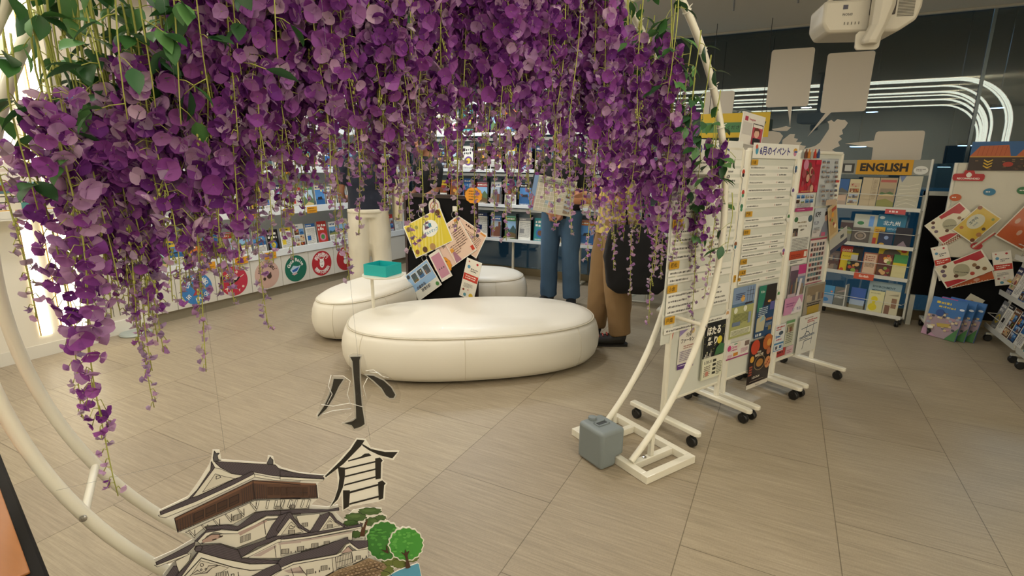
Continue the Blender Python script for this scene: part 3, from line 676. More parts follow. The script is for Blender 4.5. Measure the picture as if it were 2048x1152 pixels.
# display on the white wall at the left: tray with prints
e = thing('wall_display_tray', 'white ledge on the glowing wall carrying two harbour prints', 'shelf', (-4.97, .9, 1.06))
mb = MB(); mb.box2((LEDX, -.6, 1.08), (-4.88, 2.06, 1.10)); mb.box2((-4.895, -.6, 1.09), (-4.88, 2.06, 1.15)); mb.build('ledge', WHITE, e, bevel=.004)
for y in (0.0, 1.9): MB().box2((LEDX, y, .98), (-4.95, y+.02, 1.08)).build('bracket', WHITE, e)
a = Art(.92, .37, 'dcd7c8', .006)
a.rect(0, .155, .92, .215, 'ddd6cc'); a.poly([(.05, .30), (.3, .27), (.6, .30), (.85, .32), (.5, .345), (.2, .34)], 'cfc0b4'); a.rect(0, .16, .92, .075, '7fa6b4'); a.rect(0, .155, .92, .022, '4f6f7c')
for x0 in (.05, .3, .56):
    a.poly([(x0, .175), (x0+.17, .175), (x0+.19, .215), (x0+.01, .215)], '6d3430'); a.rect(x0+.05, .21, .045, .03, '8a4a3a'); a.line([(x0+.03, .21), (x0+.06, .285), (x0+.2, .225)], .004, '8c3a34'); a.line([(x0+.06, .285), (x0+.08, .21)], .004, '8c3a34')
a.rects([(.02, .225, .02, .03), (.1, .225, .02, .045), (.45, .225, .025, .035)], '4a4648')
a.rect(0, .145, .92, .01, 'c8b86a')
a.place('harbour_print', (-4.915, .98, 1.115), (0, 1, 0), V((-.1, 0, 1)).normalized(), 'harbour picture strip with red cranes standing on the ledge, its lower edge lettered', 'picture', None)
a = Art(1.0, .165, 'e2d08a', .004)
a.rect(0, 0, 1.0, .165, 'd9d2c0'); a.rects([(k*.07, .1, .055, .05) for k in range(14)], '33302e'); a.rects([(k*.07+.008, .108, .04, .034) for k in range(14)], 'd8d4c8')
a.rect(.35, .055, .3, .04, '2a2622'); a.text('OPEN TOP', .4, .062, .026, 'e0b83a', .03)
a.rects([(k*.09, .005, .07, .045) for k in range(11)], 'd8a83c'); a.disc(.5, .03, .022, 'c24a5a'); a.disc(.5, .045, .014, '2a2422'); a.disc(.31, .02, .02, 'd8cf3a')
a.rect(.76, .03, .1, .07, '4f8a86'); a.disc(.78, .04, .013, '222222'); a.disc(.84, .04, .013, '222222')
a.place('open_top_print', (-4.9035, .98, 1.105), (0, 1, 0), (0, 0, 1), 'yellow and black OPEN TOP strip in front of the harbour picture', 'picture', None)
# posters on the slatted panel
a = Art(.5, .24, '4a86b8', .004); a.rect(0, 0, .5, .11, '5f9ac8'); a.text('KIN', .16, .09, .075, 'e6cf4a', .05); a.photo(.05, .0, .4, .05, kind='town')
a.place('blue_poster', (-5.154, 2.14, 1.76), (0, 1, 0), (0, 0, 1), 'blue poster with yellow letters high on the panel beside the light strips', 'poster', None)
a = Art(.28, .12, 'c8766a', .01); a.scrib(.03, .05, .2, .025, 'e8d0c4', 1)
a = Art(.4, .36, 'e2ddd0', .004); a.poly([(0, .2), (.4, .28), (.4, .36), (0, .34)], 'cf8f8f'); a.disc(.13, .2, .045, '1f6a68', .5); a.scrib(.2, .16, .15, .022, '333338', 2); a.scrib(.03, .12, .34, .02, '46505a', 3)
a.place('notice_sheet', (-5.154, 2.16, 1.23), (0, 1, 0), (0, 0, 1), 'pink and white notice sheet below the blue poster on the panel', 'poster', None)
a = Art(.42, .11, 'b83a3a', .004); a.rects([(.03+.075*k, .06, .055, .028) for k in range(5)]+[(.03+.075*k, .02, .055, .028) for k in range(5)], 'e9dcd0'); a.rects([(.042+.075*k, .066, .03, .015) for k in range(5)]+[(.042+.075*k, .026, .03, .015) for k in range(5)], 'b83a3a')
a.place('red_strip_sign', (-5.154, 2.16, 1.09), (0, 1, 0), (0, 0, 1), 'red and white strip sign under the pink notice sheet', 'sign', None)
a = Art(.42, .2, '3a4658', .004); a.photo(.02, .02, .38, .16, kind='town')
a.place('town_poster', (-5.154, 2.16, 1.61), (0, 1, 0), (0, 0, 1), 'dark town picture between the blue poster and pink sheet', 'poster', None)
MB().lathe([(.0, 0), (.12, 0), (.125, .01), (.115, .02), (.0, .022)], on_floor(272, 668), seg=30).build('stand_base', mat('pale_grey_base', '9fa8a4', rough=.35))
tag(bpy.data.objects['stand_base'], 'round pale grey base plate on the floor beside the slatted panel', 'base')

# back rack in front of the glass
def rack_back(x0, x1, y, tiers, ncol, label, where, legs, seed, colw, bh=.33, top=2.28):
    e = thing('brochure_rack', label, 'rack', ((x0+x1)/2, y+.1, 0))
    for lx in legs: MB().tube([(lx, y+.12, .02), (lx, y+.12, top)], .018, 12).build('post', WPOWDER, e, smooth=True)
    for lx in legs: MB().box2((lx-.03, y-.1, 0), (lx+.03, y+.3, .025)).build('foot', WPOWDER, e, bevel=.004)
    for i, z in enumerate(tiers):
        mb = MB(); mb.box2((x0, y-.02, z-.03), (x1, y+.1, z)); mb.box2((x0, y-.03, z-.03), (x1, y-.02, z+.012)); mb.build('tray', SHELF, e, bevel=.002)
        mb = MB(); mb.box2((x0, y+.03, z+.37), (x1, y+.06, z+.405)); mb.build('header_rail', SHELF, e)
        mb = MB(); mb.box2((x0, y+.10, z), (x1, y+.105, z+.38)); mb.build('tier_back', mat('smoky_panel', '5b6b74', rough=.3), e)
        for k in range(ncol+1): MB().box2((x0+colw*k-.002, y-.02, z), (x0+colw*k+.002, y+.09, z+.34)).build('divider', glassy('acrylic', (.8, .86, .88), .05), e)
        brochure_row((x0, y+.02, z+.002), (1, 0, 0), (0, 0, 1), ncol, colw, .19, bh, seed+i, where[i], 'left', .006, 'brochures in the back rack', lean=V((0, .12, 0)))
    return e
wr = ['bottom tier of the long back rack', 'second tier of the long back rack', 'third tier of the long back rack', 'top tier of the long back rack']
x0 = -3.52-.215*5
rack_back(x0, x0+.215*13, 6.1, [.54, .99, 1.44, 1.90], 13, 'long white brochure rack of four tiers standing before the glass wall', wr, [-4.35, -3.2, -2.24], 31, .215)
rack_back(-1.72, -1.72+.2*4, 5.55, [.42, .82, 1.22], 4, 'short white brochure rack behind the notice boards and flower strands', ['bottom tier of the short rack', 'middle tier of the short rack', 'top tier of the short rack'], [-1.6, -1.05], 41, .2, .3, 1.62)
# clear crate on the floor by the rack
q0, q1 = on_floor(1225, 600), on_floor(1292, 606)
dx = (q1-q0).normalized(); dn = V((-dx.y, dx.x, 0))
e = thing('floor_leaflet_stand', 'low clear leaflet stand in a white frame on the floor behind the black bag', 'stand', ((q0+q1)/2))
mb = MB(); L_ = (q1-q0).length; Z = V((0, 0, 1))
for a_, b_ in ((q0, q1), (q0+Z*.27, q1+Z*.27), (q0, q0+Z*.27), (q1, q1+Z*.27)): mb.tube([a_+Z*.012, b_+Z*.012-(Z*.012 if a_.z < .01 and b_.z > .1 else Z*0)], .009, 8)
mb.build('frame', RACKM, e)
a = Art(L_-.03, .24, 'b9bcb8', .003); a.disc(L_*.5, .11, .08, 'a0a8a4'); a.disc(L_*.5, .11, .06, 'c4c8c4'); a.scrib(.04, .2, L_-.1, .02, '6a5048', 1); a.photo(.02, .02, .1, .08)
a.mesh(q0+dx*.015+Z*.022, dx, Z).build('panel', PRINT, e)

# ------------------------------------------------------------------ dark sign panel with hanging cards
Z = V((0, 0, 1))
DY = 4.0; DN = V((0, -1, 0))
def dp(x, y, off=0.0): return on_plane(x, y, (0, DY-off, 0), DN)
tl, tr = dp(806, 386), dp(953, 390)
e = thing('sign_panel', 'black standing panel in a dark brown frame between the ottomans, hung with cards', 'sign', ((tl.x+tr.x)/2, DY+.03, 0))
MB().box2((tl.x+.03, DY+.006, .10), (tr.x-.03, DY+.02, tl.z-.03)).build('panel', BLACKP, e)
MB().box2((tl.x, DY-.0, tl.z-.035), (tr.x, DY+.03, tl.z)).build('top_rail', DARKF, e, bevel=.003)
MB().box2((tl.x, DY-.0, .02), (tl.x+.03, DY+.03, tl.z-.035)).build('side_rail', DARKF, e, bevel=.003)
MB().box2((tr.x-.03, DY-.0, .02), (tr.x, DY+.03, tl.z-.035)).build('side_rail', DARKF, e, bevel=.003)
MB().box2((tl.x, DY-.08, 0), (tr.x, DY+.1, .02)).build('base_board', DARKF, e, bevel=.003)
def quad_sheet(c4, P, n):
    """corner pixels TL TR BL on a real plane -> bottom-left corner, unit axes, size"""
    a, b, c = [on_plane(x, y, P, n) for x, y in c4]
    X = (b-a); Y = (a-c); w_, h_ = X.length, Y.length; X.normalize(); Y.normalize(); Y = (Y-X*Y.dot(X)).normalized()
    return c, X, Y, w_, h_
def sheet(name, c4, P, n, draw, base='e8e5dc', label=None, cat=None, group=None, thick=.002, m=None, parent=None):
    O, X, Y, w_, h_ = quad_sheet(c4, P, n); a = Art(w_, h_, base, thick); draw(a, w_, h_)
    return a.place(name, O, X, Y, label, cat, group, parent, m)
DP = lambda off: (0, DY-off, 0)
def d_yel(a, w, h):
    a.rect(w*.02, h*.02, w*.96, h*.96, 'ddc93e')
    for k in range(-6, 12): a.poly([(max(0, w*(.09*k))*1, h*.02)]*0+[(w*min(max(.02, .09*k), .98), h*.02), (w*min(max(.02, .09*k+.04), .98), h*.02), (w*min(max(.02, .09*k+.34), .98), h*.98), (w*min(max(.02, .09*k+.30), .98), h*.98)], 'e5d66a') if 0 <= k < 9 else None
    a.disc(w*.6, h*.6, w*.2, 'eef0ea', .8); a.text('小倉', w*.48, h*.62, h*.14, '2c88b0', .04); a.text('グルメマップ', w*.42, h*.46, h*.1, '2c88b0', .03, wmax=w*.36)
    for x, y, r, c in ((.1, .15, .05, '8a5a34'), (.2, .3, .04, 'c9b08a'), (.3, .12, .06, '5a3a2a'), (.5, .1, .07, 'b08a5a'), (.9, .9, .06, '5a3420'), (.1, .85, .05, '6a4a2a'), (.3, .8, .04, '9a9a4a')): a.disc(w*x, h*y, w*r, c)
def d_pink(a, w, h, extra=True):
    a.rect(w*.02, h*.02, w*.96, h*.96, 'e6c8b4'); a.photo(w*.08, h*.55, w*.3, h*.36, '5a342c', 'food'); a.text('すしめぐり', w*.45, h*.82, h*.09, '4a2a20', .02, wmax=w*.45)
    a.scrib(w*.45, h*.7, w*.45, h*.03, '5a4038', 8, 1.9); a.scrib(w*.1, h*.42, w*.4, h*.028, '8a6a5a', 5, 2); a.rect(w*.78, h*.9, w*.2, h*.06, 'd08a3a'); a.rect(w*.85, h*.05, w*.12, h*.12, 'c23a2a')
    a.poly([(w*.02, h*.02), (w*.3, h*.02), (w*.2, h*.28), (w*.1, h*.3)], 'a8788c'); a.rect(w*.05, h*.3, w*.14, h*.1, 'd89a3a')
def d_pink2(a, w, h):
    a.rect(w*.02, h*.02, w*.96, h*.96, 'e0c0ac'); a.scrib(w*.3, h*.85, w*.5, h*.07, '4a2a20', 1); a.scrib(w*.3, h*.7, w*.6, h*.03, '5a4038', 9, 1.9); a.rect(w*.8, h*.9, w*.18, h*.06, 'd08a3a'); a.disc(w*.75, h*.78, w*.05, '3a3a44')
def d_kita(a, w, h): a.rect(w*.02, h*.02, w*.96, h*.96, 'e3c3b4'); a.text('北', w*.1, h*.62, h*.22, '26201e', .03)
def d_blue(a, w, h):
    a.rect(w*.02, h*.02, w*.96, h*.96, '8fb4dc'); a.rect(w*.02, h*.02, w*.96, h*.3, 'dcdcd4')
    for k, c in enumerate(('land', 'sea', 'town')): x = w*(.2+.26*k); a.rect(x-.004, h*.58-.004, w*.2+.008, h*.3+.008, 'e8e6de'); a.photo(x, h*.58, w*.2, h*.3, '3a4a52', c)
    a.text('小倉から', w*.16, h*.32, h*.12, '50545c', .05); a.text('日帰り旅', w*.3, h*.17, h*.12, '50545c', .05); a.disc(w*.9, h*.12, w*.06, '4f8a4a'); a.disc(w*.1, h*.88, w*.06, '2a2c30')
def d_pk3(a, w, h): a.rect(w*.02, h*.02, w*.96, h*.96, 'e6ddd4'); a.rect(w*.1, h*.1, w*.8, h*.8, 'c48aa0'); [a.disc(w*q, h*.4, w*.06, '6a5a60') for q in (.3, .5, .7)]
def d_red(a, w, h):
    a.rect(w*.02, h*.02, w*.96, h*.96, 'e8e2d4'); a.rect(w*.02, h*.45, w*.96, h*.17, 'c23a2c'); a.scrib(w*.15, h*.55, w*.7, h*.03, 'efe0d4', 2)
    for x, y, r, c in ((.25, .8, .1, '5a92b4'), (.75, .92, .07, 'b8343a'), (.2, .93, .05, 'c46a5a'), (.75, .1, .14, 'dcb83a'), (.35, .08, .1, '5a92a4'), (.2, .2, .07, '8a4a3a'), (.5, .22, .05, 'd8a0a0')): a.disc(w*x, h*y, w*r, c)
    a.scrib(w*.4, h*.75, w*.45, h*.03, '6a6a6a', 2); a.scrib(w*.15, h*.36, w*.6, h*.015, '8a8a8a', 4, 2)
def card(name, c4, off, fn, lb, cat='card'):
    o = sheet(name, c4, DP(off), DN, fn, 'efece2', lb, cat, 'laminated cards hung on the black panel', .004, GLOSSY); return o
card('hanging_card', [(866, 516), (918, 483), (915, 528)][:0] or [(870, 483), (912, 512), (869, 520)][:0] or [(888, 482), (914, 527), (869, 497)], .006, d_kita, 'pink card with a black kanji, mostly under the sushi card')
card('hanging_card', [(918, 436), (977, 472), (897, 487)][:0] or [(919, 433), (976, 472), (897, 478)], .010, d_pink2, 'peach card behind the sushi card, right side of the black panel')
card('hanging_card', [(874, 462), (913, 432), (913, 528)], .018, d_pink, 'peach sushi card with a dark food photo on the black panel')
card('hanging_card', [(794, 463), (866, 425), (832, 517)], .022, d_yel, 'yellow striped gourmet map card, upper left of the black panel')
card('hanging_card', [(848, 515), (864, 511), (885, 565)][:0] or [(844, 524), (864, 511), (884, 564)], .014, d_pk3, 'white card with a mauve picture behind the blue card')
card('hanging_card', [(807, 554), (851, 520), (838, 602)], .026, d_blue, 'pale blue card with three photos, lower left of the black panel')
card('hanging_card', [(941, 518), (971, 530), (918, 590)], .016, d_red, 'narrow white card with a red band, lower right of the black panel')
def cloud(cx, cy, rx, off, lb):
    c = dp(cx, cy, off); k = (c-CPOS).dot(FW)/F; r = rx*k
    out = [(r+r*(1+.035*math.sin(12*t))*math.cos(t), r*.8+r*.8*(1+.035*math.sin(12*t))*math.sin(t)) for t in [6.2832*i/48 for i in range(48)]]
    a = Art(2*r, 1.6*r, 'e0952a', .003, outline=out); a.line(out, .002, '8a5420', True); a.scrib(r*.45, r*1.15, r*1.1, r*.13, '5a3418', 4, 2.1, 2.2)
    a.place('speech_card', c-V((r, 0, r*.8)), V((1, 0, 0)), Z, lb, 'card', 'orange cloud cards on the black panel')
cloud(947, 391, 20, .012, 'orange cloud card with handwriting at the top right of the black panel')
cloud(885, 531, 22, .008, 'orange cloud card with handwriting between the blue and sushi cards')
c = dp(872, 412, .004); a = Art(.13, .36, 'd4d0c0', .004, outline=[(.065+.065*math.cos(t), .295+.065*math.sin(t)) for t in [math.pi*k/12 for k in range(13)]]+[(0, 0), (.13, 0)][::1])
a.disc(.065, .29, .045, 'b85a50'); a.disc(.065, .29, .037, 'd4d0c0'); a.scrib(.045, .295, .04, .012, 'b85a50', 2)
for i, ch in enumerate('北九州の旅'): a.text(ch, .04, .2-.05*i, .04, '2a2826', .02)
a.place('bookmark_sign', c-V((.05, 0, .30)), V((1, 0, .12)).normalized(), V((-.12, 0, 1)).normalized(), 'pale rounded tall sign with vertical lettering behind the yellow card', 'sign')
for i, (x, y, lb) in enumerate([(843, 417, 'above the yellow card'), (910, 418, 'above the sushi card'), (850, 506, 'above the blue card'), (1, 1, '')][:3]):
    c = dp(x, y, .004); h = thing('card_hook', 'small white adhesive hook with a ring %s' % lb, 'hook', c, 'hooks on the black panel')
    MB().box(c, (.05, .012, .05)).build('hook_plate', WHITE, h, bevel=.004)
    MB().tube([c+V((math.sin(t)*.03, -.012, -.05+math.cos(t)*.03)) for t in [k*.5236 for k in range(12)]], .0025, 6, closed=True).build('ring', CHROME, h)

# ------------------------------------------------------------------ notice boards on castors
BA = V((-.48, 2.858, 0)); BU = V((.4695, .8829, 0)); BN = V((.8829, -.4695, 0))
BOARD = mat('board_face', 'd6d8cf', rough=.45)
FOOTM = WPOWDER
def caster(p, parent, d):
    mb = MB(); ax = BU if d is None else d
    mb.lathe([(.0, -.016), (.026, -.016), (.031, -.010), (.031, -.003), (.027, 0), (.031, .003), (.031, .010), (.026, .016), (.0, .016)], p+V((0, 0, .031)), ax, 18)
    mb.box(p+V((0, 0, .052)), (.028, .028, .02)); mb.tube([p+V((0, 0, .05)), p+V((0, 0, .075))], .008, 8)
    return mb.build('caster', BLACK, parent, smooth=True)
def board(s0, s1, z0, z1, label, feet):
    e = thing('notice_board', label, 'notice board', BA+BU*((s0+s1)/2), 'notice boards on castors'); ax = (BU, BN, Z)
    P = lambda s, n=0, z=0: BA+BU*s+BN*n+Z*z
    MB().box(P((s0+s1)/2, 0, (z0+z1)/2), (s1-s0-.02, .012, z1-z0), ax).build('panel', BOARD, e)
    for s in (s0, s1): MB().box(P(s, 0, (z1+.10)/2), (.024, .028, z1-.10), ax).build('post', WPOWDER, e, bevel=.005)
    MB().box(P((s0+s1)/2, 0, z1), (s1-s0, .024, .02), ax).build('top_rail', WPOWDER, e, bevel=.004)
    MB().box(P((s0+s1)/2, 0, z0), (s1-s0, .02, .016), ax).build('bottom_rail', WPOWDER, e, bevel=.004)
    for s in feet:
        out = []
        mb = MB(); hw = .022; L = .24
        pts = [P(s-hw, -L, .075), P(s+hw, -L, .075), P(s+hw, L-.01, .075), P(s+hw*.5, L+.008, .075), P(s-hw*.5, L+.008, .075), P(s-hw, L-.01, .075)]
        mb.prism(pts, Z*.026); fb = mb.build('foot_bar', WPOWDER, e, bevel=.005)
        for n in (-.2, .2): caster(P(s, n, 0), fb, BU)
board(-.01, .50, .19, 1.60, 'white castored notice board nearest the ring, topped by the partly hidden handwritten header', (0.0, .49))
board(.565, 1.08, .19, 1.60, 'middle white castored notice board under the June events header', (.575, 1.07))
board(1.14, 1.69, .19, 1.60, 'far white castored notice board covered in leaflets, beside the ENGLISH rack', (1.15, 1.68))
BPt = lambda off: BA+BN*(.008+off)
def bs(c4, off, fn, base, lb, cat='flyer', name='flyer', grp=None, m=None, thick=.0015):
    a_, b_, c_ = [on_plane(x, y, BPt(off), BN) for x, y in c4]; w_ = (b_-a_).dot(BU); h_ = a_.z-c_.z
    tilt = (a_.z-b_.z)/w_*.35; X = (BU-Z*tilt*0).normalized(); a = Art(w_, h_, base, thick); fn(a, w_, h_)
    return a.place(name, a_-Z*h_, X, Z, lb, cat, grp, None, m)
INK = '26262c'
def hand(a, x, y, w, h, n, lead, c=INK, red=True):
    for i in range(n):
        yy = y-i*lead; a.scrib(x, yy, w*.58, h, c, 1, 1, 1.6)
        if red: a.rect(x+w*.66, yy, h*.5, h*1.2, 'b5454a')
        a.scrib(x+w*.7, yy, w*.3, h, c, 1, 1, 1.4)
def strips(a, w, h, rows, labels):
    for y in rows: a.rect(w*.02, h*y, w*.95, h*.032, 'e9e8e0'); hand(a, w*.05, h*(y+.009), w*.88, h*.011, 1, 0)
    for y, t in labels: a.rect(w*.02, h*y, w*.135, h*.042, 'c99a2e'); a.text(t, w*.035, h*(y+.008), h*.026, '3a2a14', .01, wmax=w*.11)
bs([(1350, 312), (1487, 322), (1324, 690)], .002, lambda a, w, h: strips(a, w, h, [.955, .91, .86, .80, .75, .70, .6, .555, .51, .465, .38, .34, .255, .225, .195, .165, .06], [(.29, '小倉'), (.115, '戸畑'), (.42, '若松'), (.64, '門司')]), 'd6d8cf', 'handwritten list of event strips on the near board', 'notice', 'event_list')
bs([(1362, 276), (1487, 284), (1359, 316)], .004, lambda a, w, h: a.text('5月のイベント', w*.06, h*.2, h*.6, '34489a', .03, wmax=w*.88), 'e2e1da', 'curling handwritten header paper half hidden by leaves on the near board', 'header', 'header_sheet')
def d_head(a, w, h):
    a.text('6月のイベント', w*.14, h*.2, h*.58, '302e7c', .03, wmax=w*.74); a.disc(w*.08, h*.5, w*.03, '4a98b8', 1.5); a.disc(w*.07, h*.75, w*.025, 'c9604a'); a.disc(w*.92, h*.6, w*.045, 'd0a03a', .6); a.disc(w*.92, h*.4, w*.035, 'c98aa8'); a.rect(w*.9, h*.45, w*.07, h*.12, '44609a')
bs([(1508, 285), (1598, 298), (1507, 316)], .008, d_head, 'e9e8e2', 'white June events header sheet on the middle board', 'header', 'header_sheet')
bs([(1499, 318), (1590, 322), (1465, 572)], .002, lambda a, w, h: strips(a, w, h, [.92, .865, .805, .745, .68, .62, .51, .46, .37, .31, .27, .22, .135, .06, -.0], [(.955, '小倉'), (.555, '門司'), (.41, '若松'), (.17, '八幡西'), (.08, '八幡東')]), 'd6d8cf', 'handwritten list of event strips on the middle board', 'notice', 'event_list')
bs([(1468, 551), (1482, 551), (1467, 565)], .005, lambda a, w, h: a.text('戸畑', w*.1, h*.2, h*.6, '3a2a14', .01, wmax=w*.8), 'c99a2e', 'small ochre place label low on the middle board', 'label', 'place_label')
# near board flyers
def d_ganki(a, w, h):
    a.rect(0, h*.4, w, h*.6, 'e6e2d8'); a.poly([(0, h), (w*.5, h), (0, h*.85)], '9a8ac0'); a.disc(w*.8, h*.93, w*.12, 'dcc48a'); a.text('元気', w*.4, h*.8, h*.11, '33302e', .02); a.text('ファーキン', w*.12, h*.66, h*.12, '33302e', .03, wmax=w*.8); a.scrib(w*.3, h*.56, w*.6, h*.03, 'a0605a', 2)
    a.rect(w*.06, h*.18, w*.88, h*.3, 'd8d4d0'); a.scrib(w*.1, h*.43, w*.75, h*.025, '6a5a80', 6, 1.8); a.rect(0, 0, w, h*.14, '5a3a80'); a.scrib(w*.08, h*.08, w*.8, h*.03, 'e0d8e8', 1)
bs([(1360, 662), (1393, 652), (1350, 742)], .006, d_ganki, 'e3dfd6', 'white and purple flyer at the lower left of the near board')
def d_hotaru(a, w, h):
    a.rect(0, h*.38, w, h*.62, '1f2326'); g = random.Random(4)
    for _ in range(26): a.disc(w*g.random(), h*g.uniform(.42, .98), w*.012, 'cfd06a', n=6)
    for i, (t, x, y) in enumerate((('ほたる', .1, .78), ('祭り', .15, .6))): a.text(t, w*x, h*y, h*.15, 'ece9dc', .04, wmax=w*.65)
    a.disc(w*.74, h*.66, w*.12, 'd9c83a'); a.poly([(w*.55, h*.4), (w, h*.4), (w, h*.56), (w*.8, h*.6), (w*.62, h*.52)], '3f7048'); [a.rect(w*(.05+.06*k), h*.38, w*.025, h*.04*(1+k % 3), 'e8e6da') for k in range(6)]
    a.rect(0, 0, w, h*.38, 'dfdfc8'); a.text('5.30-31', w*.08, h*.28, h*.055, '33332c', .02, wmax=w*.5); a.scrib(w*.1, h*.22, w*.3, h*.02, '6a5a4a', 6, 1.7); a.rects([(w*.5, h*(.06+.075*k), w*.16, h*.045) for k in range(4)], '33342c'); a.scrib(w*.7, h*.25, w*.25, h*.018, '55554a', 8, 1.7); a.disc(w*.25, h*.1, w*.08, 'c98a7a')
bs([(1411, 648), (1452, 645), (1394, 764)], .016, d_hotaru, 'dfdfc8', 'black firefly festival flyer over a pale lower half, near board')
bs([(1340, 664), (1349, 664), (1337, 690)], .005, lambda a, w, h: a.poly([(w*.1, 0), (w*.5, h*.2), (w*.9, h), (w*.5, h*.7), (w*.2, h*.4)], 'c0492e'), 'd6d8cf', 'small red bird sticker on the post of the near board', 'sticker', 'sticker')
# middle board flyers
def d_ship(a, w, h):
    a.rect(0, h*.62, w, h*.38, '8097b8'); a.rect(0, h*.62, w, h*.06, '5a7898'); a.rect(0, 0, w, h*.62, 'a8ab72'); a.poly([(w*.55, h*.64), (w*.95, h*.64), (w*.9, h*.67), (w*.6, h*.67)], '3a2c2c')
    for k in range(3): a.line([(w*(.65+.12*k), h*.66), (w*(.65+.12*k), h*.97)], w*.012, '4a4044'); a.line([(w*(.6+.12*k), h*.82), (w*(.7+.12*k), h*.82)], w*.01, '4a4044'); a.line([(w*(.6+.12*k), h*.9), (w*(.7+.12*k), h*.9)], w*.01, '4a4044')
    a.disc(w*.45, h*.77, w*.09, 'd6a85a'); a.scrib(w*.12, h*.86, w*.4, h*.02, '40507a', 4); a.disc(w*.18, h*.55, w*.08, 'dde0cc'); a.disc(w*.6, h*.56, w*.08, 'dde0cc'); a.scrib(w*.1, h*.46, w*.75, h*.013, '5f6640', 8, 2)
    a.rect(w*.08, h*.24, w*.35, h*.08, '6a7a94'); a.rect(w*.78, h*.25, w*.12, h*.22, '8a98b4'); a.rect(w*.04, h*.05, w*.9, h*.12, 'd4d6bc'); a.scrib(w*.08, h*.13, w*.8, h*.014, '6a6a4a', 4)
bs([(1468, 577), (1512, 572), (1456, 680)], .010, d_ship, 'a8ab72', 'blue and olive poster with a three masted ship, middle board')
def d_port(a, w, h):
    a.rect(0, 0, w, h, '23466e'); a.poly([(0, h), (w*.5, h), (w*.25, h*.55), (0, h*.5)], '2c7a66'); a.poly([(w*.4, h), (w, h), (w, h*.62), (w*.35, h*.6)], '2e2a28'); a.disc(w*.65, h*.68, w*.1, 'c99a5a', .4); a.text('9.0m', w*.1, h*.86, h*.05, 'd8e6dc', .02, wmax=w*.3)
    a.rect(w*.72, h*.5, w*.25, h*.16, '5a5a9a'); a.poly([(w*.05, h*.12), (w*.5, h*.12), (w*.55, h*.36), (w*.4, h*.44), (w*.05, h*.38)], 'b8b498'); a.poly([(w*.2, h*.3), (w*.5, h*.34), (w*.38, h*.43)], '8ab0c0'); a.rect(w*.58, h*.3, w*.36, h*.05, '9a6a4a'); a.scrib(w*.1, h*.56, w*.5, h*.02, 'c8d6e0', 5, 1.8); a.scrib(w*.58, h*.24, w*.35, h*.013, 'a8bcd0', 4); a.rect(w*.75, h*.1, w*.18, h*.09, '8a7a4a'); a.rects([(w*.06, h*.03, w*.06, h*.05), (w*.15, h*.03, w*.06, h*.05), (w*.26, h*.03, w*.12, h*.05)], 'd8e0e6')
bs([(1520, 573), (1555, 567), (1511, 677)], .012, d_port, '23466e', 'dark blue and green harbour night poster, right edge of the middle board')
def d_career(a, w, h):
    a.rect(0, 0, w, h*.09, 'a03a72'); a.disc(w*.1, h*.72, w*.08, 'c0407c'); a.text('Career', w*.2, h*.66, h*.16, 'c0407c', .02, wmax=w*.34); a.text('Creation', w*.16, h*.5, h*.14, 'c0407c', .02, wmax=w*.42); a.disc(w*.5, h*.84, w*.09, 'd8cfc4'); a.rect(w*.3, h*.88, w*.14, h*.06, '3f8a6a')
    a.rect(w*.78, h*.62, w*.2, h*.3, '7a6a64'); a.rect(w*.3, h*.16, w*.2, h*.2, 'd0882e'); a.scrib(w*.62, h*.48, w*.32, h*.03, 'b05a84', 5, 2); a.scrib(w*.05, h*.26, w*.2, h*.04, 'c86a94', 3)
bs([(1455, 690), (1500, 676), (1450, 723)], .008, d_career, 'ddd9d4', 'pink and white career flyer low on the middle board')
def d_marche(a, w, h):
    a.rect(0, 0, w, h*.09, 'd9d4c8'); a.rect(0, h*.09, w, h*.91, '2a2020'); a.disc(w*.22, h*.86, w*.2, 'c0432a'); a.disc(w*.78, h*.9, w*.22, 'b5622e'); a.disc(w*.85, h*.88, w*.1, 'd89a4a'); a.text('PARK', w*.34, h*.72, h*.04, 'e0d6c0', .02, wmax=w*.3); a.text('MARCHE', w*.25, h*.65, h*.055, 'e0d6c0', .03, wmax=w*.5)
    a.disc(w*.5, h*.5, w*.26, '8a7a5a', .8); a.disc(w*.5, h*.5, w*.235, '2a2020', .8); a.disc(w*.5, h*.5, w*.16, 'a8783a', .7); a.disc(w*.12, h*.62, w*.09, 'd8a03a'); [a.rect(w*.03, h*(.28+.055*k), w*.14, h*.035, '9a4a34') for k in range(4)]
    a.disc(w*.88, h*.46, w*.14, 'c98a5a', 1.2); [a.disc(w*(.82+.05*k), h*(.42+.04*(k % 3)), w*.03, '8a3a2a') for k in range(4)]; a.disc(w*.86, h*.7, w*.1, 'b06a4a'); a.text('3.22-23-24', w*.2, h*.2, h*.045, 'e6e0d0', .02, wmax=w*.62); a.scrib(w*.1, h*.14, w*.8, h*.015, '9a9284', 1); a.text('Marche', w*.4, h*.03, h*.03, '4a4a5a', 0, wmax=w*.25)
bs([(1503, 684), (1545, 676), (1490, 781)], .016, d_marche, '2a2020', 'black market flyer with food pictures hanging below the middle board', 'flyer')
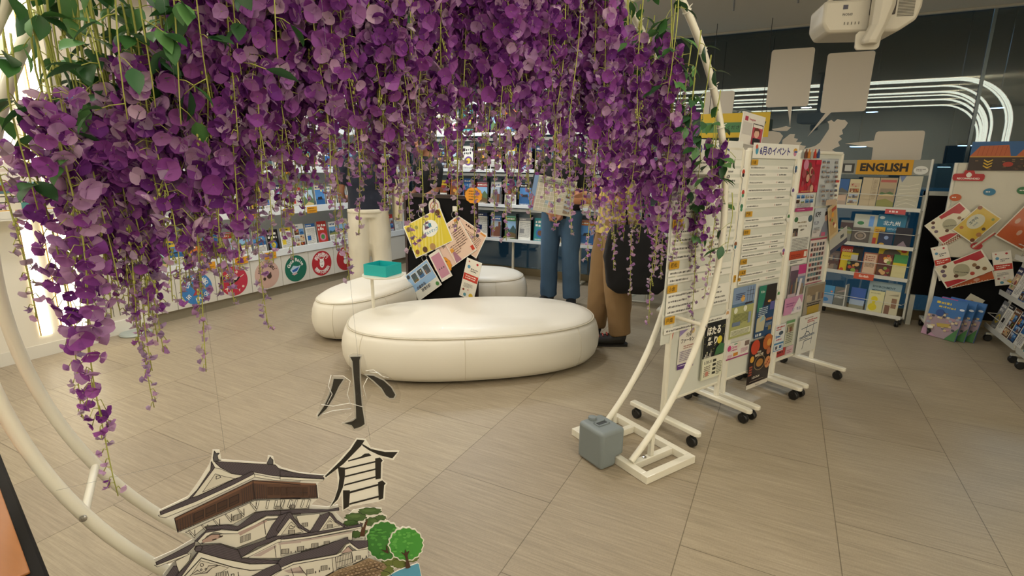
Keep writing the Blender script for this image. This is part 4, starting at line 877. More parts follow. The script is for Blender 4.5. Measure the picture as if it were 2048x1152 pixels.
# far board
def d_fest(a, w, h):
    a.rect(0, 0, w, h, 'a82a3c'); g = random.Random(7)
    for _ in range(22): r = w*g.uniform(.06, .13); a.disc(g.uniform(r, w-r), g.uniform(r, h*.8), r, g.choice(['6a4a38', 'b8343f', '8a2434', 'c9a08a', '5a3a2a', 'a04a54']), 1.2, 10)
    a.rect(w*.7, h*.86, w*.28, h*.13, 'c42840'); a.disc(w*.2, h*.85, w*.13, 'c9809a'); a.scrib(w*.1, h*.03, w*.8, h*.03, 'd8b06a', 1); a.disc(w*.85, h*.12, w*.09, 'b83a50')
bs([(1605, 319), (1643, 324), (1595, 386)], .004, d_fest, 'a82a3c', 'crimson festival poster at the top left of the far board')
def d_sched(a, w, h):
    for i in range(4):
        for j in range(2): a.photo(w*(.04+.24*i), h*(.72-.26*j), w*.19, h*.19)
    a.scrib(w*.05, h*.42, w*.8, h*.03, '6a6670', 5, 1.8); a.rect(0, 0, w, h*.2, 'a83a70'); a.scrib(w*.1, h*.08, w*.6, h*.05, 'd8b0c4', 1)
bs([(1593, 387), (1628, 388), (1586, 424)], .006, d_sched, 'd8d4d0', 'white leaflet of small photos with a magenta foot, below the crimson poster')
def d_doc(a, w, h):
    a.disc(w*.14, h*.94, w*.1, '3f6a44', .7); a.disc(w*.88, h*.94, w*.12, '3f5a6a', .8); a.scrib(w*.2, h*.86, w*.7, h*.03, '8a7a5a', 1); a.text('門司港バナナ塾', w*.3, h*.77, h*.045, '6a5a38', .01, wmax=w*.65); a.photo(w*.04, h*.6, w*.26, h*.16, '3c3630', 'town'); a.text('伝導調養', w*.4, h*.7, h*.04, '55503f', .03, wmax=w*.5)
    a.scrib(w*.06, h*.54, w*.85, h*.014, '55555a', 10, 2.2); a.rect(w*.02, h*.12, w*.94, h*.17, 'b8492c'); a.rect(w*.78, h*.15, w*.14, h*.11, 'e0d8cc'); a.scrib(w*.1, h*.2, w*.5, h*.02, '7a2a18', 3); a.scrib(w*.1, h*.07, w*.7, h*.018, '4a4a50', 2)
bs([(1588, 434), (1625, 437), (1582, 531)], .008, d_doc, 'dcdcd6', 'white text leaflet with an orange block at its foot, far board')
def d_list(a, w, h):
    g = random.Random(5)
    for j in range(9):
        for i in range(4):
            if g.random() < .8: a.photo(w*(.06+.235*i), h*(.9-.1*j), w*.17, h*.055, g.choice(['7a8ca0', '8a8a90', '5a6a80', 'b0b4bc']), 'town')
    a.scrib(w*.06, h*.985, w*.8, h*.01, '6a6a74', 1); a.rect(w*.7, h*.5, w*.2, h*.05, 'b8403a'); a.rect(w*.3, h*.02, w*.6, h*.12, 'c0a890')
bs([(1644, 317), (1678, 322), (1628, 413)], .005, d_list, 'bcc0c2', 'pale blue grey sheet of many tiny pictures, top right of the far board')
def d_kpf(a, w, h):
    a.rect(0, 0, w, h, 'b9c0c8'); a.rect(0, 0, w, h*.25, 'c9c4c4'); a.text('KPF', w*.06, h*.7, h*.17, '24242c', .03, wmax=w*.5); a.text('05.29', w*.03, h*.44, h*.11, '38406a', .01, wmax=w*.45)
    a.poly([(w*.45, 0), (w*.95, 0), (w*.95, h*.25), (w*.88, h*.55), (w*.7, h*.58), (w*.55, h*.3)], '7a8090'); a.disc(w*.76, h*.68, w*.11, 'c49a84', 1.2); a.poly([(w*.62, h*.7), (w*.64, h*.86), (w*.85, h*.9), (w*.93, h*.72), (w*.86, h*.8)], '33282a'); a.rect(w*.55, 0, w*.25, h*.14, 'b85a7a'); a.scrib(w*.06, h*.3, w*.35, h*.03, '6a6a70', 4)
bs([(1631, 417), (1663, 419), (1623, 475)], .008, d_kpf, 'b9c0c8', 'grey KPF poster with a person in a blue shirt, far board', 'poster', 'poster')
def d_rows(a, w, h):
    a.rect(0, h*.96, w, h*.04, 'a0485a'); g = random.Random(8)
    for j in range(8):
        for i in range(5): a.rect(w*(.08+.17*i), h*(.83-.11*j), w*.12, h*.07, g.choice(['6a4a4a', '4a4650', '8a6a5a', '5a7a80', '9a4a4a', '3a3a40']))
    a.rect(0, 0, w, h*.02, 'a0485a')
bs([(1622, 478), (1654, 476), (1611, 569)], .006, d_rows, 'd2c8c4', 'leaflet with rows of small faces in a dark red border, far board')
def d_color(a, w, h):
    a.rect(0, 0, w, h, 'b8a8b4'); a.rect(w*.5, h*.8, w*.5, h*.2, 'b83a7c'); a.photo(0, h*.4, w*.5, h*.5, '5a4a5a', 'town'); a.photo(w*.5, h*.35, w*.5, h*.4, '7a88a0', 'town'); a.poly([(w*.45, 0), (w*.62, 0), (w*.8, h*.7), (w*.65, h*.7)], 'd8d4dc'); a.scrib(w*.1, h*.2, w*.8, h*.04, '5a3a6a', 4)
bs([(1583, 533), (1613, 534), (1558, 630)], .010, d_color, 'b8a8b4', 'overlapping magenta and violet event leaflet in the middle of the far board')
bs([(1571, 598), (1606, 592), (1560, 634)], .016, lambda a, w, h: (a.rect(0, 0, w, h, 'c48ab0'), a.poly([(w*.4, 0), (w, 0), (w, h*.5), (w*.8, h*.9)], 'dcd8dc'), a.text('11', w*.48, h*.12, h*.2, '3a3a8a', .01), a.text('9:15', w*.72, h*.14, h*.2, '3a3a8a', .01, wmax=w*.22), a.scrib(w*.1, h*.6, w*.5, h*.08, '8a4a84', 2)), 'c48ab0', 'pink and white pointed slip with handwritten times, far board', 'flyer')
bs([(1613, 572), (1652, 562), (1601, 640)], .007, lambda a, w, h: (a.rect(0, 0, w, h, '9a9284'), a.photo(w*.1, h*.5, w*.85, h*.45, '8a7a64', 'town'), a.rect(w*.2, h*.05, w*.6, h*.3, 'a88f3a'), a.scrib(w*.15, h*.42, w*.7, h*.04, '3a3630', 2)), '9a9284', 'grey and ochre leaflet above the handwritten street map')
def d_speed(a, w, h):
    a.scrib(w*.1, h*.88, w*.8, h*.06, 'b84a4a', 2, 1.4); a.disc(w*.6, h*.68, w*.22, '4a5a6a', .5); a.text('Speed', w*.1, h*.5, h*.13, '3f74b0', .05, wmax=w*.8); a.scrib(w*.2, h*.42, w*.6, h*.05, 'b83a5a', 1); a.rect(w*.04, h*.04, w*.92, h*.3, '4f86b0'); a.rect(w*.08, h*.07, w*.84, h*.2, 'd4dade'); a.rect(w*.18, h*.1, w*.22, h*.12, '5a5a6a'); a.rect(w*.55, h*.11, w*.26, h*.12, '3f6a9a')
bs([(1552, 652), (1573, 643), (1547, 706)], .010, d_speed, 'd6dadc', 'white leaflet with blue lettering and small pictures, low on the far board')
bs([(1574, 643), (1591, 638), (1569, 694)], .008, lambda a, w, h: (a.rect(0, h*.9, w, h*.1, '6a9a6a'), a.photo(w*.1, h*.55, w*.8, h*.3, '8a8a6a', 'town'), a.scrib(w*.1, h*.48, w*.8, h*.04, '6a6a60', 6, 1.8)), 'c4c8b4', 'narrow pale green text leaflet beside the blue lettered one')
def d_map(a, w, h):
    a.scrib(w*.25, h*.9, w*.6, h*.025, '8a5a5a', 1); a.scrib(w*.4, h*.83, w*.5, h*.035, 'b04a4a', 2, 1.3)
    for L in ([(.15, .66), (.92, .72)], [(.75, .78), (.72, .2)], [(.1, .44), (.85, .47)], [(.12, .41), (.85, .44)], [(.42, .74), (.38, .45)], [(.3, .12), (.35, .32), (.75, .34)], [(.3, .46), (.42, .56), (.52, .55), (.6, .47)]): a.line([(w*x, h*y) for x, y in L], w*.018, '34506e')
    a.scrib(w*.1, h*.36, w*.5, h*.02, '3a4a5a', 1)
bs([(1601, 634), (1640, 624), (1587, 713)], .020, d_map, 'd9dad4', 'white sheet with a hand drawn blue street map, foot of the far board', 'notice', 'street_map')
bs([(1552, 700), (1571, 696), (1549, 717)], .004, lambda a, w, h: a.scrib(w*.1, h*.4, w*.7, h*.2, '3a1a1a', 1), 'a83a3a', 'red leaflet peeping out under the far board')
bs([(1573, 694), (1587, 690), (1570, 710)], .004, lambda a, w, h: a.scrib(w*.1, h*.4, w*.7, h*.15, 'a05a70', 2), 'd0b4bc', 'pale pink slip peeping out under the far board')
# stickers and magnets along the boards
for x, y, c, c2, lb in [(1487, 346, 'c0483a', '2a2426', 'red sticker figure on the middle board edge, below its header'), (1486, 387, 'c04a44', '4a8a6a', 'red and green sticker on the left edge of the middle board'), (1483, 415, '3f7a5a', '4a8a6a', 'green sticker on the left edge of the middle board'), (1471, 490, '8a5a3a', '3f7a8a', 'brown and teal sticker on the left edge of the middle board'), (1592, 338, '3f6a8a', '2a3a6a', 'blue sticker on the right edge of the middle board'), (1586, 383, '6a4a8a', 'e8e6e0', 'purple and white sticker on the right edge of the middle board'), (1577, 435, '4a7a4a', 'e8e6e0', 'green and white sticker on the right edge of the middle board'), (1567, 503, '7a5a9a', 'b04a5a', 'violet sticker low on the right edge of the middle board'), (1455, 628, 'c9a070', 'e8e6e0', 'tan sticker low on the left edge of the middle board'), (1557, 589, '4a8a4a', 'e8e6e0', 'green sign sticker beside the harbour night poster'), (1663, 409, '4a6a8a', 'c8ccd0', 'blue and white sticker on the right edge of the far board')]:
    c_ = on_plane(x, y, BPt(.012), BN); r = .022
    a = Art(.044, .06, 'e6e4dc', .002, outline=[(.022+.022*math.cos(t), .03+.03*math.sin(t)) for t in [6.2832*k/14 for k in range(14)]]); a.disc(.022, .036, .014, c); a.disc(.022, .018, .011, c2)
    a.place('sticker', c_-BU*.022-Z*.03, BU, Z, lb, 'sticker', 'stickers on the notice board posts')
for i, (x, c) in enumerate([(1606, '9a9a94'), (1613, '6a4030'), (1619, 'c07a30'), (1625, 'a8a49a'), (1631, 'b84434'), (1638, '3f4f80')]):
    c_ = on_plane(x, 307, BPt(.01), BN); a = Art(.03, .06, c, .003, outline=[(0, 0), (.03, 0), (.03, .035), (.022, .045), (.02, .058), (.01, .058), (.008, .045), (0, .035)])
    a.place('figure_magnet', c_-BU*.015-Z*.03, BU, Z, ['grey', 'dark brown', 'orange', 'pale', 'red', 'blue'][i]+' little figure magnet in the row atop the far board', 'magnet', 'figure magnets atop the far board')
# two leaflets hung between far board and rack, and the card on top of the near boards
fo = BA+BU*1.72+BN*.03
sheet('hanging_leaflet', [(1673, 404), (1688, 447), (1660, 500)][:0] or [(1655, 418), (1673, 403), (1659, 481)], fo, BN, lambda a, w, h: (a.rect(0, 0, w, h, 'c4b088'), a.photo(w*.1, h*.1, w*.8, h*.8, 'b89a6a', 'food'), a.rect(w*.4, h*.8, w*.5, h*.1, 'a84a3a')), 'c4b088', 'tan illustrated leaflet hanging off the right edge of the far board', 'leaflet')
sheet('hanging_leaflet', [(1655, 483), (1690, 456), (1660, 510)], fo+BN*(-.01), BN, lambda a, w, h: (a.rect(0, 0, w, h, 'b4b4ac'), a.rect(0, 0, w, h*.28, '4a4a5a'), a.rect(w*.6, h*.5, w*.2, h*.2, '55595c')), 'b4b4ac', 'grey leaflet with a dark foot hanging below the tan one', 'leaflet')
def d_ig(a, w, h):
    a.rect(w*.1, h*.74, w*.14, h*.14, 'a83a54'); a.text('Instagram', w*.3, h*.76, h*.09, 'a83a54', .02, wmax=w*.5); a.rect(w*.05, h*.3, w*.4, h*.4, 'c8c4c0'); a.line([(w*.5, h*.04), (w*.95, h*.04), (w*.95, h*.7), (w*.5, h*.7)], w*.02, '3a3236', True)
    a.rect(w*.5, h*.04, w*.45, h*.55, 'b84a5a'); a.disc(w*.7, h*.42, w*.12, 'd8b09a', 1); a.poly([(w*.55, h*.3), (w*.58, h*.56), (w*.72, h*.6), (w*.86, h*.52), (w*.86, h*.34), (w*.78, h*.5), (w*.62, h*.48)], '6a3a30'); a.rect(w*.55, h*.05, w*.35, h*.2, '2c2a30')
sheet('phone_card', [(1505, 238), (1547, 250), (1478, 285)], BA+BU*.7+BN*(-.03), BN, d_ig, 'dedad2', 'white and red card picturing a phone, leaning above the near and middle boards', 'card', None, .004)
# yellow and green sign behind
a = Art(.66, .24, 'c9a82c', .02); a.rect(.0, .05, .6, .10, '4a7a4c'); a.text('ください', .27, .08, .04, '24402a', .02); a.poly([(.53, .05), (.6, .05), (.63, .15), (.56, .15)], '2c4a34')
o_ = on_plane(1398, 276, (0, 6.0, 0), DN); a.place('hanging_sign', o_, V((1, 0, 0)), Z, 'yellow hanging sign with a green band behind the near notice board', 'sign')
for q in (.08, .58): tag(MB().tube([o_+V((q, .01, .24)), V((o_.x+q, o_.y+.01, CEIL))], .003, 6).build('hanging_wire', BLACK), 'thin wire holding the yellow sign, %s end' % ('left' if q < .3 else 'right'), 'wire', 'wires of the yellow sign')

# ------------------------------------------------------------------ ENGLISH rack
EA = V((.476, 6.388, 0)); EB = V((1.138, 6.132, 0)); EU = (EB-EA).normalized(); EL = (EB-EA).length+.03; EN = V((EU.y, -EU.x, 0))
# keep it just clear of the glass
EA = EA+EN*.03
def eP(s, n=0, z=0): return EA+EU*s+EN*n+Z*z
e = thing('brochure_rack', 'white wire rack on castors with a yellow ENGLISH header', 'rack', eP(EL/2)); axE = (EU, EN, Z)
for s in (0, EL): MB().box(eP(s, -.01, .83), (.018, .02, 1.52), axE).build('post', RACKM, e, bevel=.003)
MB().box(eP(EL/2, -.012, 1.515), (EL, .012, .14), axE).build('header_panel', mat('rack_grey', '8f9188', rough=.5), e)
TZ = [.10, .47, .77, 1.13]
for z in TZ:
    mb = MB(); mb.box(eP(EL/2, .05, z-.012), (EL, .11, .01), axE); mb.box(eP(EL/2, .105, z), (EL, .008, .035), axE); mb.build('tray', RACKM, e)
    MB().tube([eP(0, 0, z+.13), eP(.01, .11, z+.13), eP(EL-.01, .11, z+.13), eP(EL, 0, z+.13)], .003, 6).build('retaining_wire', RACKM, e)
MB().box(eP(EL*.33, .05, .22), (.01, .09, .24), axE).build('divider', RACKM, e)
for s in (.03, EL-.03):
    MB().box(eP(s, 0.02, .075), (.02, .12, .02), axE).build('foot_bar', RACKM, e)
    for n in (-.03, .07): caster(eP(s, n), e, EU)
a = Art(.46, .14, 'c8941f', .003); a.text('ENGLISH', .23, .03, .08, '221a14', .045, align='c', wmax=.43)
a.place('header_sign', eP(.14, -.003, 1.445), EU, Z, 'yellow sign reading ENGLISH at the top of the rack', 'sign')
a = Art(.1, .09, '3a3a38', .01); a.rect(.02, .015, .06, .06, 'c0c0b8'); a.place('clip_box', eP(.02, 0.0, 1.46), EU, Z, 'small dark box with a pale label left of the ENGLISH sign', 'box')
out = [(.055+.055*math.cos(t), .04+.04*math.sin(t)) for t in [6.2832*k/24 for k in range(24)]]
a = Art(.11, .08, 'd4d4cc', .003, outline=out); a.scrib(.02, .045, .07, .008, '7a7a74', 2); a.place('oval_label', eP(.61, -.002, 1.45), EU, Z, 'white oval label right of the ENGLISH sign', 'label')
def eb(s, z, w, h, n, fn, base, lb, grp='brochures on the English rack', cat='brochure', name='brochure'):
    a = Art(w, h, base, .006); fn(a, w, h); a.place(name, eP(s, n, z), EU, (Z-EN*.12).normalized(), lb, cat, grp)
def gen(col, st, seed): return lambda a, w, h: a.items.extend(brochure_art(w, h, col, st, seed).items)
r4, r3, r2, r1 = 'top row of the English rack', 'second row of the English rack', 'third row of the English rack', 'bottom row of the English rack'
def d_fuji(a, w, h): a.rect(0, h*.55, w, h*.45, '2c5a92'); a.rect(0, 0, w, h*.55, 'a89684'); a.poly([(0, h*.5), (w*.4, h*.68), (w, h*.55), (w, h*.45), (0, h*.4)], '5a5a54'); a.rect(w*.1, h*.2, w*.8, h*.2, 'c4a890')
eb(.01, 1.13, .1, .27, .06, d_fuji, '2c5a92', 'brochure with deep blue sky over beige, first in the '+r4)
eb(.115, 1.13, .1, .27, .06, lambda a, w, h: (a.rect(0, 0, w, h, 'c8bc94'), [a.photo(w*.1, h*(.12+.2*k), w*.8, h*.14) for k in range(4)]), 'c8bc94', 'cream brochure with stacked photos, second in the '+r4)
eb(.225, 1.13, .14, .29, .06, lambda a, w, h: (a.rect(0, 0, w, h, 'b8a888'), a.line([(w*.6, 0), (w*.6, h)], .003, '8a7c64'), a.scrib(w*.66, h*.9, w*.25, h*.02, '7a6a54', 16, 2)), 'b8a888', 'plain tan folded map, third in the '+r4)
eb(.37, 1.13, .14, .29, .06, lambda a, w, h: (a.rect(0, 0, w, h, 'a89474'), a.rect(w*.05, h*.85, w*.9, h*.08, 'a8544a'), a.poly([(0, 0), (w, 0), (w, h*.2), (w*.5, h*.32), (0, h*.25)], '8a8a4a'), a.photo(w*.1, h*.4, w*.8, h*.25, '8a7a64', 'land')), 'a89474', 'brown brochure with a red title band, fourth in the '+r4)
eb(.52, 1.13, .18, .31, .07, lambda a, w, h: (a.rect(0, 0, w, h, 'b4b09c'), a.poly([(0, h), (w*.3, h), (w*.15, h*.8)], '6a7a9a'), [a.line([(w*.1, h*(.1+.12*k)), (w*.5, h*(.2+.1*k)), (w*.9, h*(.12+.13*k))], .004, 'd8d4c0') for k in range(6)]), 'b4b09c', 'pale booklet in crinkled clear wrap, last in the '+r4)
eb(.47, 1.085, .16, .045, .115, lambda a, w, h: a.scrib(w*.2, h*.3, w*.6, h*.4, 'e8d0cc', 1), 'b84a4a', 'red label strip on the lip under the top row', None, 'label', 'lip_label')
eb(.09, .77, .11, .22, .05, lambda a, w, h: (a.rect(0, 0, w, h, '7a7a74'), a.photo(0, h*.4, w, h*.5, '4a3a3a', 'land')), '7a7a74', 'grey brochure with a long train, first in the '+r3)
eb(.2, .77, .2, .29, .04, lambda a, w, h: (a.rect(0, 0, w, h, 'b8bcb0'), a.disc(w*.3, h*.7, w*.15, '3a7a4c', .6), a.rect(w*.65, h*.6, w*.2, h*.35, '6a9ad8'), a.rect(0, h*.3, w, h*.15, 'c0b8a8')), 'b8bcb0', 'tall pale booklet with a green oval in the '+r3)
eb(.21, .77, .15, .16, .07, lambda a, w, h: (a.rect(0, 0, w, h, '5a544e'), a.disc(w*.5, h*.5, w*.34, 'a89c90', .8), a.disc(w*.5, h*.5, w*.25, '5a544e', .8), a.disc(w*.5, h*.5, w*.18, '8a7c6c', .8)), '5a544e', 'dark brochure with a ring pattern, low in the '+r3)
def d_kk(a, w, h): a.rect(0, 0, w, h, '2a7496'); a.disc(w*.15, h*.9, w*.1, 'c8d8dc', .6); a.text('北九州', w*.22, h*.66, h*.15, 'dfe8e8', .02, wmax=w*.6); a.text('EXPLORE', w*.4, h*.52, h*.06, 'b8ccd4', .01, wmax=w*.4)
eb(.4, .77, .23, .3, .045, d_kk, '2a7496', 'teal booklet, three white characters, back of the '+r3)
eb(.39, .77, .09, .18, .06, lambda a, w, h: (a.rect(0, 0, w, h, 'c8a030'), a.rect(0, 0, w*.35, h*.4, 'a83a30'), a.scrib(w*.15, h*.8, w*.7, h*.06, '7a3a20', 2)), 'c8a030', 'yellow and red brochure in front of the teal booklet')
eb(.44, .77, .12, .14, .08, lambda a, w, h: (a.rect(0, 0, w, h, '2a3450'), a.disc(w*.55, h*.6, w*.15, '8aa0c8'), a.disc(w*.3, h*.15, w*.18, 'c8a040', .5)), '2a3450', 'night blue brochure, low front of the '+r3)
eb(.57, .77, .13, .19, .07, lambda a, w, h: (a.rect(0, 0, w, h, '24222c'), a.poly([(w*.1, 0), (w*.9, 0), (w*.55, h*.35)], '8a7a84')), '24222c', 'almost black brochure, last in the '+r3)
eb(.12, .47, .2, .26, .04, lambda a, w, h: (a.rect(0, 0, w, h, 'a82a26'), a.text('GANRYU', w*.08, h*.78, h*.1, 'd8c0a8', .03, wmax=w*.6), a.rect(w*.55, h*.5, w*.45, h*.5, '24242a')), 'a82a26', 'red booklet lettered GANRYU at the back of the '+r2)
eb(.01, .47, .12, .2, .06, lambda a, w, h: (a.rect(0, 0, w, h, '544844'), a.photo(w*.05, h*.5, w*.9, h*.4, '6a5a54', 'town'), a.photo(w*.05, h*.06, w*.9, h*.4, '5a4440', 'town')), '544844', 'dark brown brochure, first in the '+r2)
eb(.14, .47, .15, .2, .055, lambda a, w, h: (a.rect(0, 0, w, h, 'ccb42c'), a.text('FOCUS', w*.1, h*.75, h*.08, '5a5a2a', .02, wmax=w*.5), a.rect(w*.6, h*.5, w*.4, h*.4, 'b0b0ac'), a.disc(w*.15, h*.1, w*.12, 'b84a2a')), 'ccb42c', 'yellow brochure, second in the '+r2)
eb(.21, .47, .12, .13, .075, lambda a, w, h: a.photo(0, 0, w, h, '2a2622', 'food'), '2a2622', 'black brochure with a dish, low front of the '+r2)
eb(.34, .47, .12, .22, .06, lambda a, w, h: (a.rect(0, 0, w, h, 'a86a54'), a.rect(w*.08, h*.06, w*.84, h*.88, 'd0b498'), a.scrib(w*.15, h*.8, w*.7, h*.05, '8a4a3a', 3), a.scrib(w*.15, h*.5, w*.7, h*.03, '5a4a3a', 4)), 'a86a54', 'tan brochure in a brick border, third in the '+r2)
eb(.45, .47, .24, .3, .035, lambda a, w, h: (a.rect(0, 0, w, h, 'c8b42c'), a.poly([(w*.1, h*.55), (w*.2, h*.85), (w*.5, h*.95), (w*.75, h*.8), (w*.8, h*.55)], '5a544a'), a.disc(w*.85, h*.88, w*.1, 'b8342c', .7)), 'c8b42c', 'yellow booklet, gnarled tree, back of the '+r2)
eb(.465, .47, .12, .22, .06, lambda a, w, h: (a.photo(0, h*.5, w, h*.5, '6a3430', 'food'), a.photo(0, 0, w, h*.5, '5a342c', 'food')), '6a3430', 'maroon brochure of food photos, fourth in the '+r2)
eb(.59, .47, .11, .23, .06, lambda a, w, h: (a.rect(0, 0, w, h, 'd0c894'), a.rect(0, h*.6, w, h*.4, '3f8a4c'), a.rect(0, h*.5, w, h*.15, 'ccb838')), 'd0c894', 'green topped yellow brochure, last in the '+r2)
eb(.3, .425, .17, .06, .118, lambda a, w, h: a.text('English', w*.5, h*.25, h*.5, 'ecd4c4', .04, align='c', wmax=w*.8), 'bf5236', 'orange red label reading English on the lip of the rack', None, 'label', 'lip_label')
eb(.01, .10, .12, .2, .06, lambda a, w, h: (a.rect(0, h*.5, w, h*.5, '4a8ab4'), a.rect(0, 0, w, h*.5, '8a9aac'), a.disc(w*.4, h*.25, w*.25, '3f7ab0', .7), a.disc(w*.8, h*.7, w*.08, 'd8805a')), '4a8ab4', 'sky blue brochure, first in the '+r1)
eb(.135, .10, .11, .2, .06, lambda a, w, h: (a.rect(0, 0, w, h, '6f7068'), a.text('STREET', w*.05, h*.42, h*.1, 'd4d6d4', .03, wmax=w*.9), a.poly([(w*.1, h*.7), (w*.9, h*.95), (w*.9, h*.8)], 'a09088')), '6f7068', 'grey brochure lettered STREET, second in the '+r1)
eb(.28, .10, .13, .22, .06, lambda a, w, h: (a.rect(0, h*.45, w, h*.55, '3f60a8'), a.rect(0, h*.2, w, h*.25, '9fb0c4'), a.rect(0, 0, w, h*.2, '8a8a74')), '3f60a8', 'tall blue sky brochure, third in the '+r1)
def d_env(a, w, h): a.rect(0, 0, w, h, '9fb8c4'); a.text('ENVIRONMENT', w*.12, h*.8, h*.07, '34586a', .02, wmax=w*.7); a.text('MEDICINE', w*.12, h*.68, h*.06, '34586a', .02, wmax=w*.45); a.disc(w*.7, h*.58, w*.2, '7a8a94', .4)
eb(.42, .10, .27, .31, .04, d_env, '9fb8c4', 'large pale blue booklet at the back of the '+r1)
eb(.44, .10, .13, .22, .065, lambda a, w, h: (a.rect(0, 0, w, h, 'd0cc9c'), a.text('SPACE LABO', w*.1, h*.86, h*.05, '8a8a6a', .02, wmax=w*.7), a.disc(w*.4, h*.62, w*.22, 'd4c42c'), a.disc(w*.35, h*.25, w*.28, 'd0c02c'), a.rect(w*.3, h*.3, w*.18, h*.3, 'd4c42c')), 'd0cc9c', 'cream brochure with yellow shapes, fourth in the '+r1)
eb(.575, .10, .12, .24, .065, lambda a, w, h: (a.rect(0, 0, w, h, 'c4bea0'), a.rect(w*.1, 0, w*.35, h*.4, '7a5a4a'), a.rect(w*.5, h*.3, w*.35, h*.4, '8a6a54'), a.poly([(w*.2, h*.8), (w*.9, h*.9), (w*.9, h*.8)], '9a947c')), 'c4bea0', 'beige brochure of buildings, last in the '+r1)

# ------------------------------------------------------------------ recommended board at the right
RP_ = (0, 6.02, 0); rtl = on_plane(1913, 322, RP_, DN); rb = .72
e = thing('notice_board', 'pale board on a white stand at the right, with a RECOMMENDED sticker', 'notice board', (1.75, 6.05, 0))
MB().box2((1.33, 6.02, rb), (2.35, 6.045, 1.56)).build('panel', mat('pale_board', 'c9c4b2', rough=.25), e, bevel=.006)
MB().box2((1.31, 6.045, .09), (1.345, 6.075, 1.56)).build('post', WPOWDER, e, bevel=.004); MB().box2((2.32, 6.045, .09), (2.355, 6.075, 1.56)).build('post', WPOWDER, e, bevel=.004)
for x in (1.328, 2.338):
    MB().box2((x-.02, 5.86, .07), (x+.02, 6.26, .095)).build('foot_bar', WPOWDER, e, bevel=.006)
    for y in (5.9, 6.22): caster(V((x, y, 0)), e, V((1, 0, 0)))
MB().box2((1.345, 6.05, .16), (2.32, 6.06, rb)).build('dark_lower_panel', BLACKP, e)
e2 = thing('easel_screen', 'black screen in a pale frame behind the recommended board', 'screen', (1.3, 6.25, 0))
MB().box2((1.16, 6.24, .3), (1.2, 6.27, 1.3)).build('frame_side', mat('pale_frame', 'b8b8ac', rough=.3), e2); MB().box2((1.2, 6.25, .3), (1.5, 6.26, 1.26)).build('screen_face', BLACKP, e2); MB().box2((1.16, 6.24, 1.26), (1.52, 6.27, 1.3)).build('frame_top', MATS['pale_frame'], e2)
MB().box2((1.2, 6.2, 0), (1.24, 6.3, .3)).build('leg', MATS['pale_frame'], e2); MB().box2((1.46, 6.2, 0), (1.5, 6.3, .3)).build('leg', MATS['pale_frame'], e2)
# dark supports between the rack and the board
def rsheet(c4, off, fn, base, lb, cat='brochure', name='brochure', m=None, grp='brochures hung on the recommended board'):
    return sheet(name, c4, (0, 6.015-off, 0), DN, fn, base, lb, cat, grp, .005, m)
def d_house(a, w, h):
    a.rect(0, h*.5, w, h*.5, '2f5f94'); a.rect(0, 0, w, h*.48, '3a2c28'); g = random.Random(3)
    for x in (0.0, .62): a.poly([(w*x, h*.5), (w*(x+.55), h*.5), (w*(x+.5), h*.88), (w*(x+.12), h*.85)], 'b8603a'); [a.line([(w*(x+.1+.06*k), h*.52), (w*(x+.12+.06*k), h*.84)], w*.006, '9a4a2c') for k in range(7)]
    a.rect(0, h*.46, w, h*.04, 'c08a3a')
    for _ in range(26): a.rect(w*g.random()*.95, h*g.uniform(.02, .4), w*.04, h*.03, g.choice(['6a4a3a', '5a3a30', '4a3a30', '8a6a4a']))
    for x in (.26, .8):
        for k in range(3): y = .1+.1*k; a.poly([(w*(x-.06), h*(y+.09)), (w*x, h*(y+.02)), (w*(x+.06), h*(y+.09)), (w*(x+.06), h*(y+.05)), (w*x, h*(y-.03)), (w*(x-.06), h*(y+.05))], 'd8b03a')
    a.disc(w*.53, h*.22, w*.07, 'a83a2c', .6)
sheet('temple_banner', [(1937, 284), (2090, 282), (1934, 341)], (0, 6.0, 0), DN, d_house, '3a2c28', 'banner with orange roofs and yellow arrows above the recommended board', 'banner')
def d_rec(a, w, h): a.text('RECOMMENDED', w*.5, h*.14, h*.2, 'ece4dc', .03, align='c', wmax=w*.86); a.disc(w*.5, h*.62, w*.09, 'e4e0d8', 1); a.rect(w*.46, h*.6, w*.07, h*.3, 'e4e0d8')
a_ = Art(.22, .1, 'b02c30', .003, outline=[(0, .02), (.01, 0), (.21, 0), (.22, .02), (.22, .045), (.21, .06), (.15, .062), (.14, .09), (.11, .1), (.08, .09), (.07, .062), (.01, .06), (0, .045)]); d_rec(a_, .22, .08)
o_ = on_plane(1904, 361, (0, 6.0, 0), DN); a_.place('recommended_sticker', o_, V((1, 0, 0)), Z, 'red RECOMMENDED sticker with a raised thumb at the board corner', 'sticker')
def rd(x, y, c, lb):
    c_ = on_plane(x, y, (0, 6.01, 0), DN); r = .042; a = Art(2*r, 1.5*r, c, .003, outline=[(r+r*math.cos(t), .75*r+.75*r*math.sin(t)) for t in [6.2832*k/20 for k in range(20)]]); a.scrib(r*.4, r*.65, r*1.2, r*.25, 'e8e4dc', 1)
    a.place('round_sticker', c_-V((r, 0, .75*r)), V((1, 0, 0)), Z, lb, 'sticker', 'oval hook stickers on the recommended board')
rd(1911, 395, 'bf5a30', 'orange oval sticker above the red and white map'); rd(1979, 384, '34789c', 'blue oval sticker above the yellow map'); rd(2047, 381, '3f7a50', 'green oval sticker at the right edge of the picture'); rd(1953, 492, 'b03438', 'red oval sticker under the yellow map')
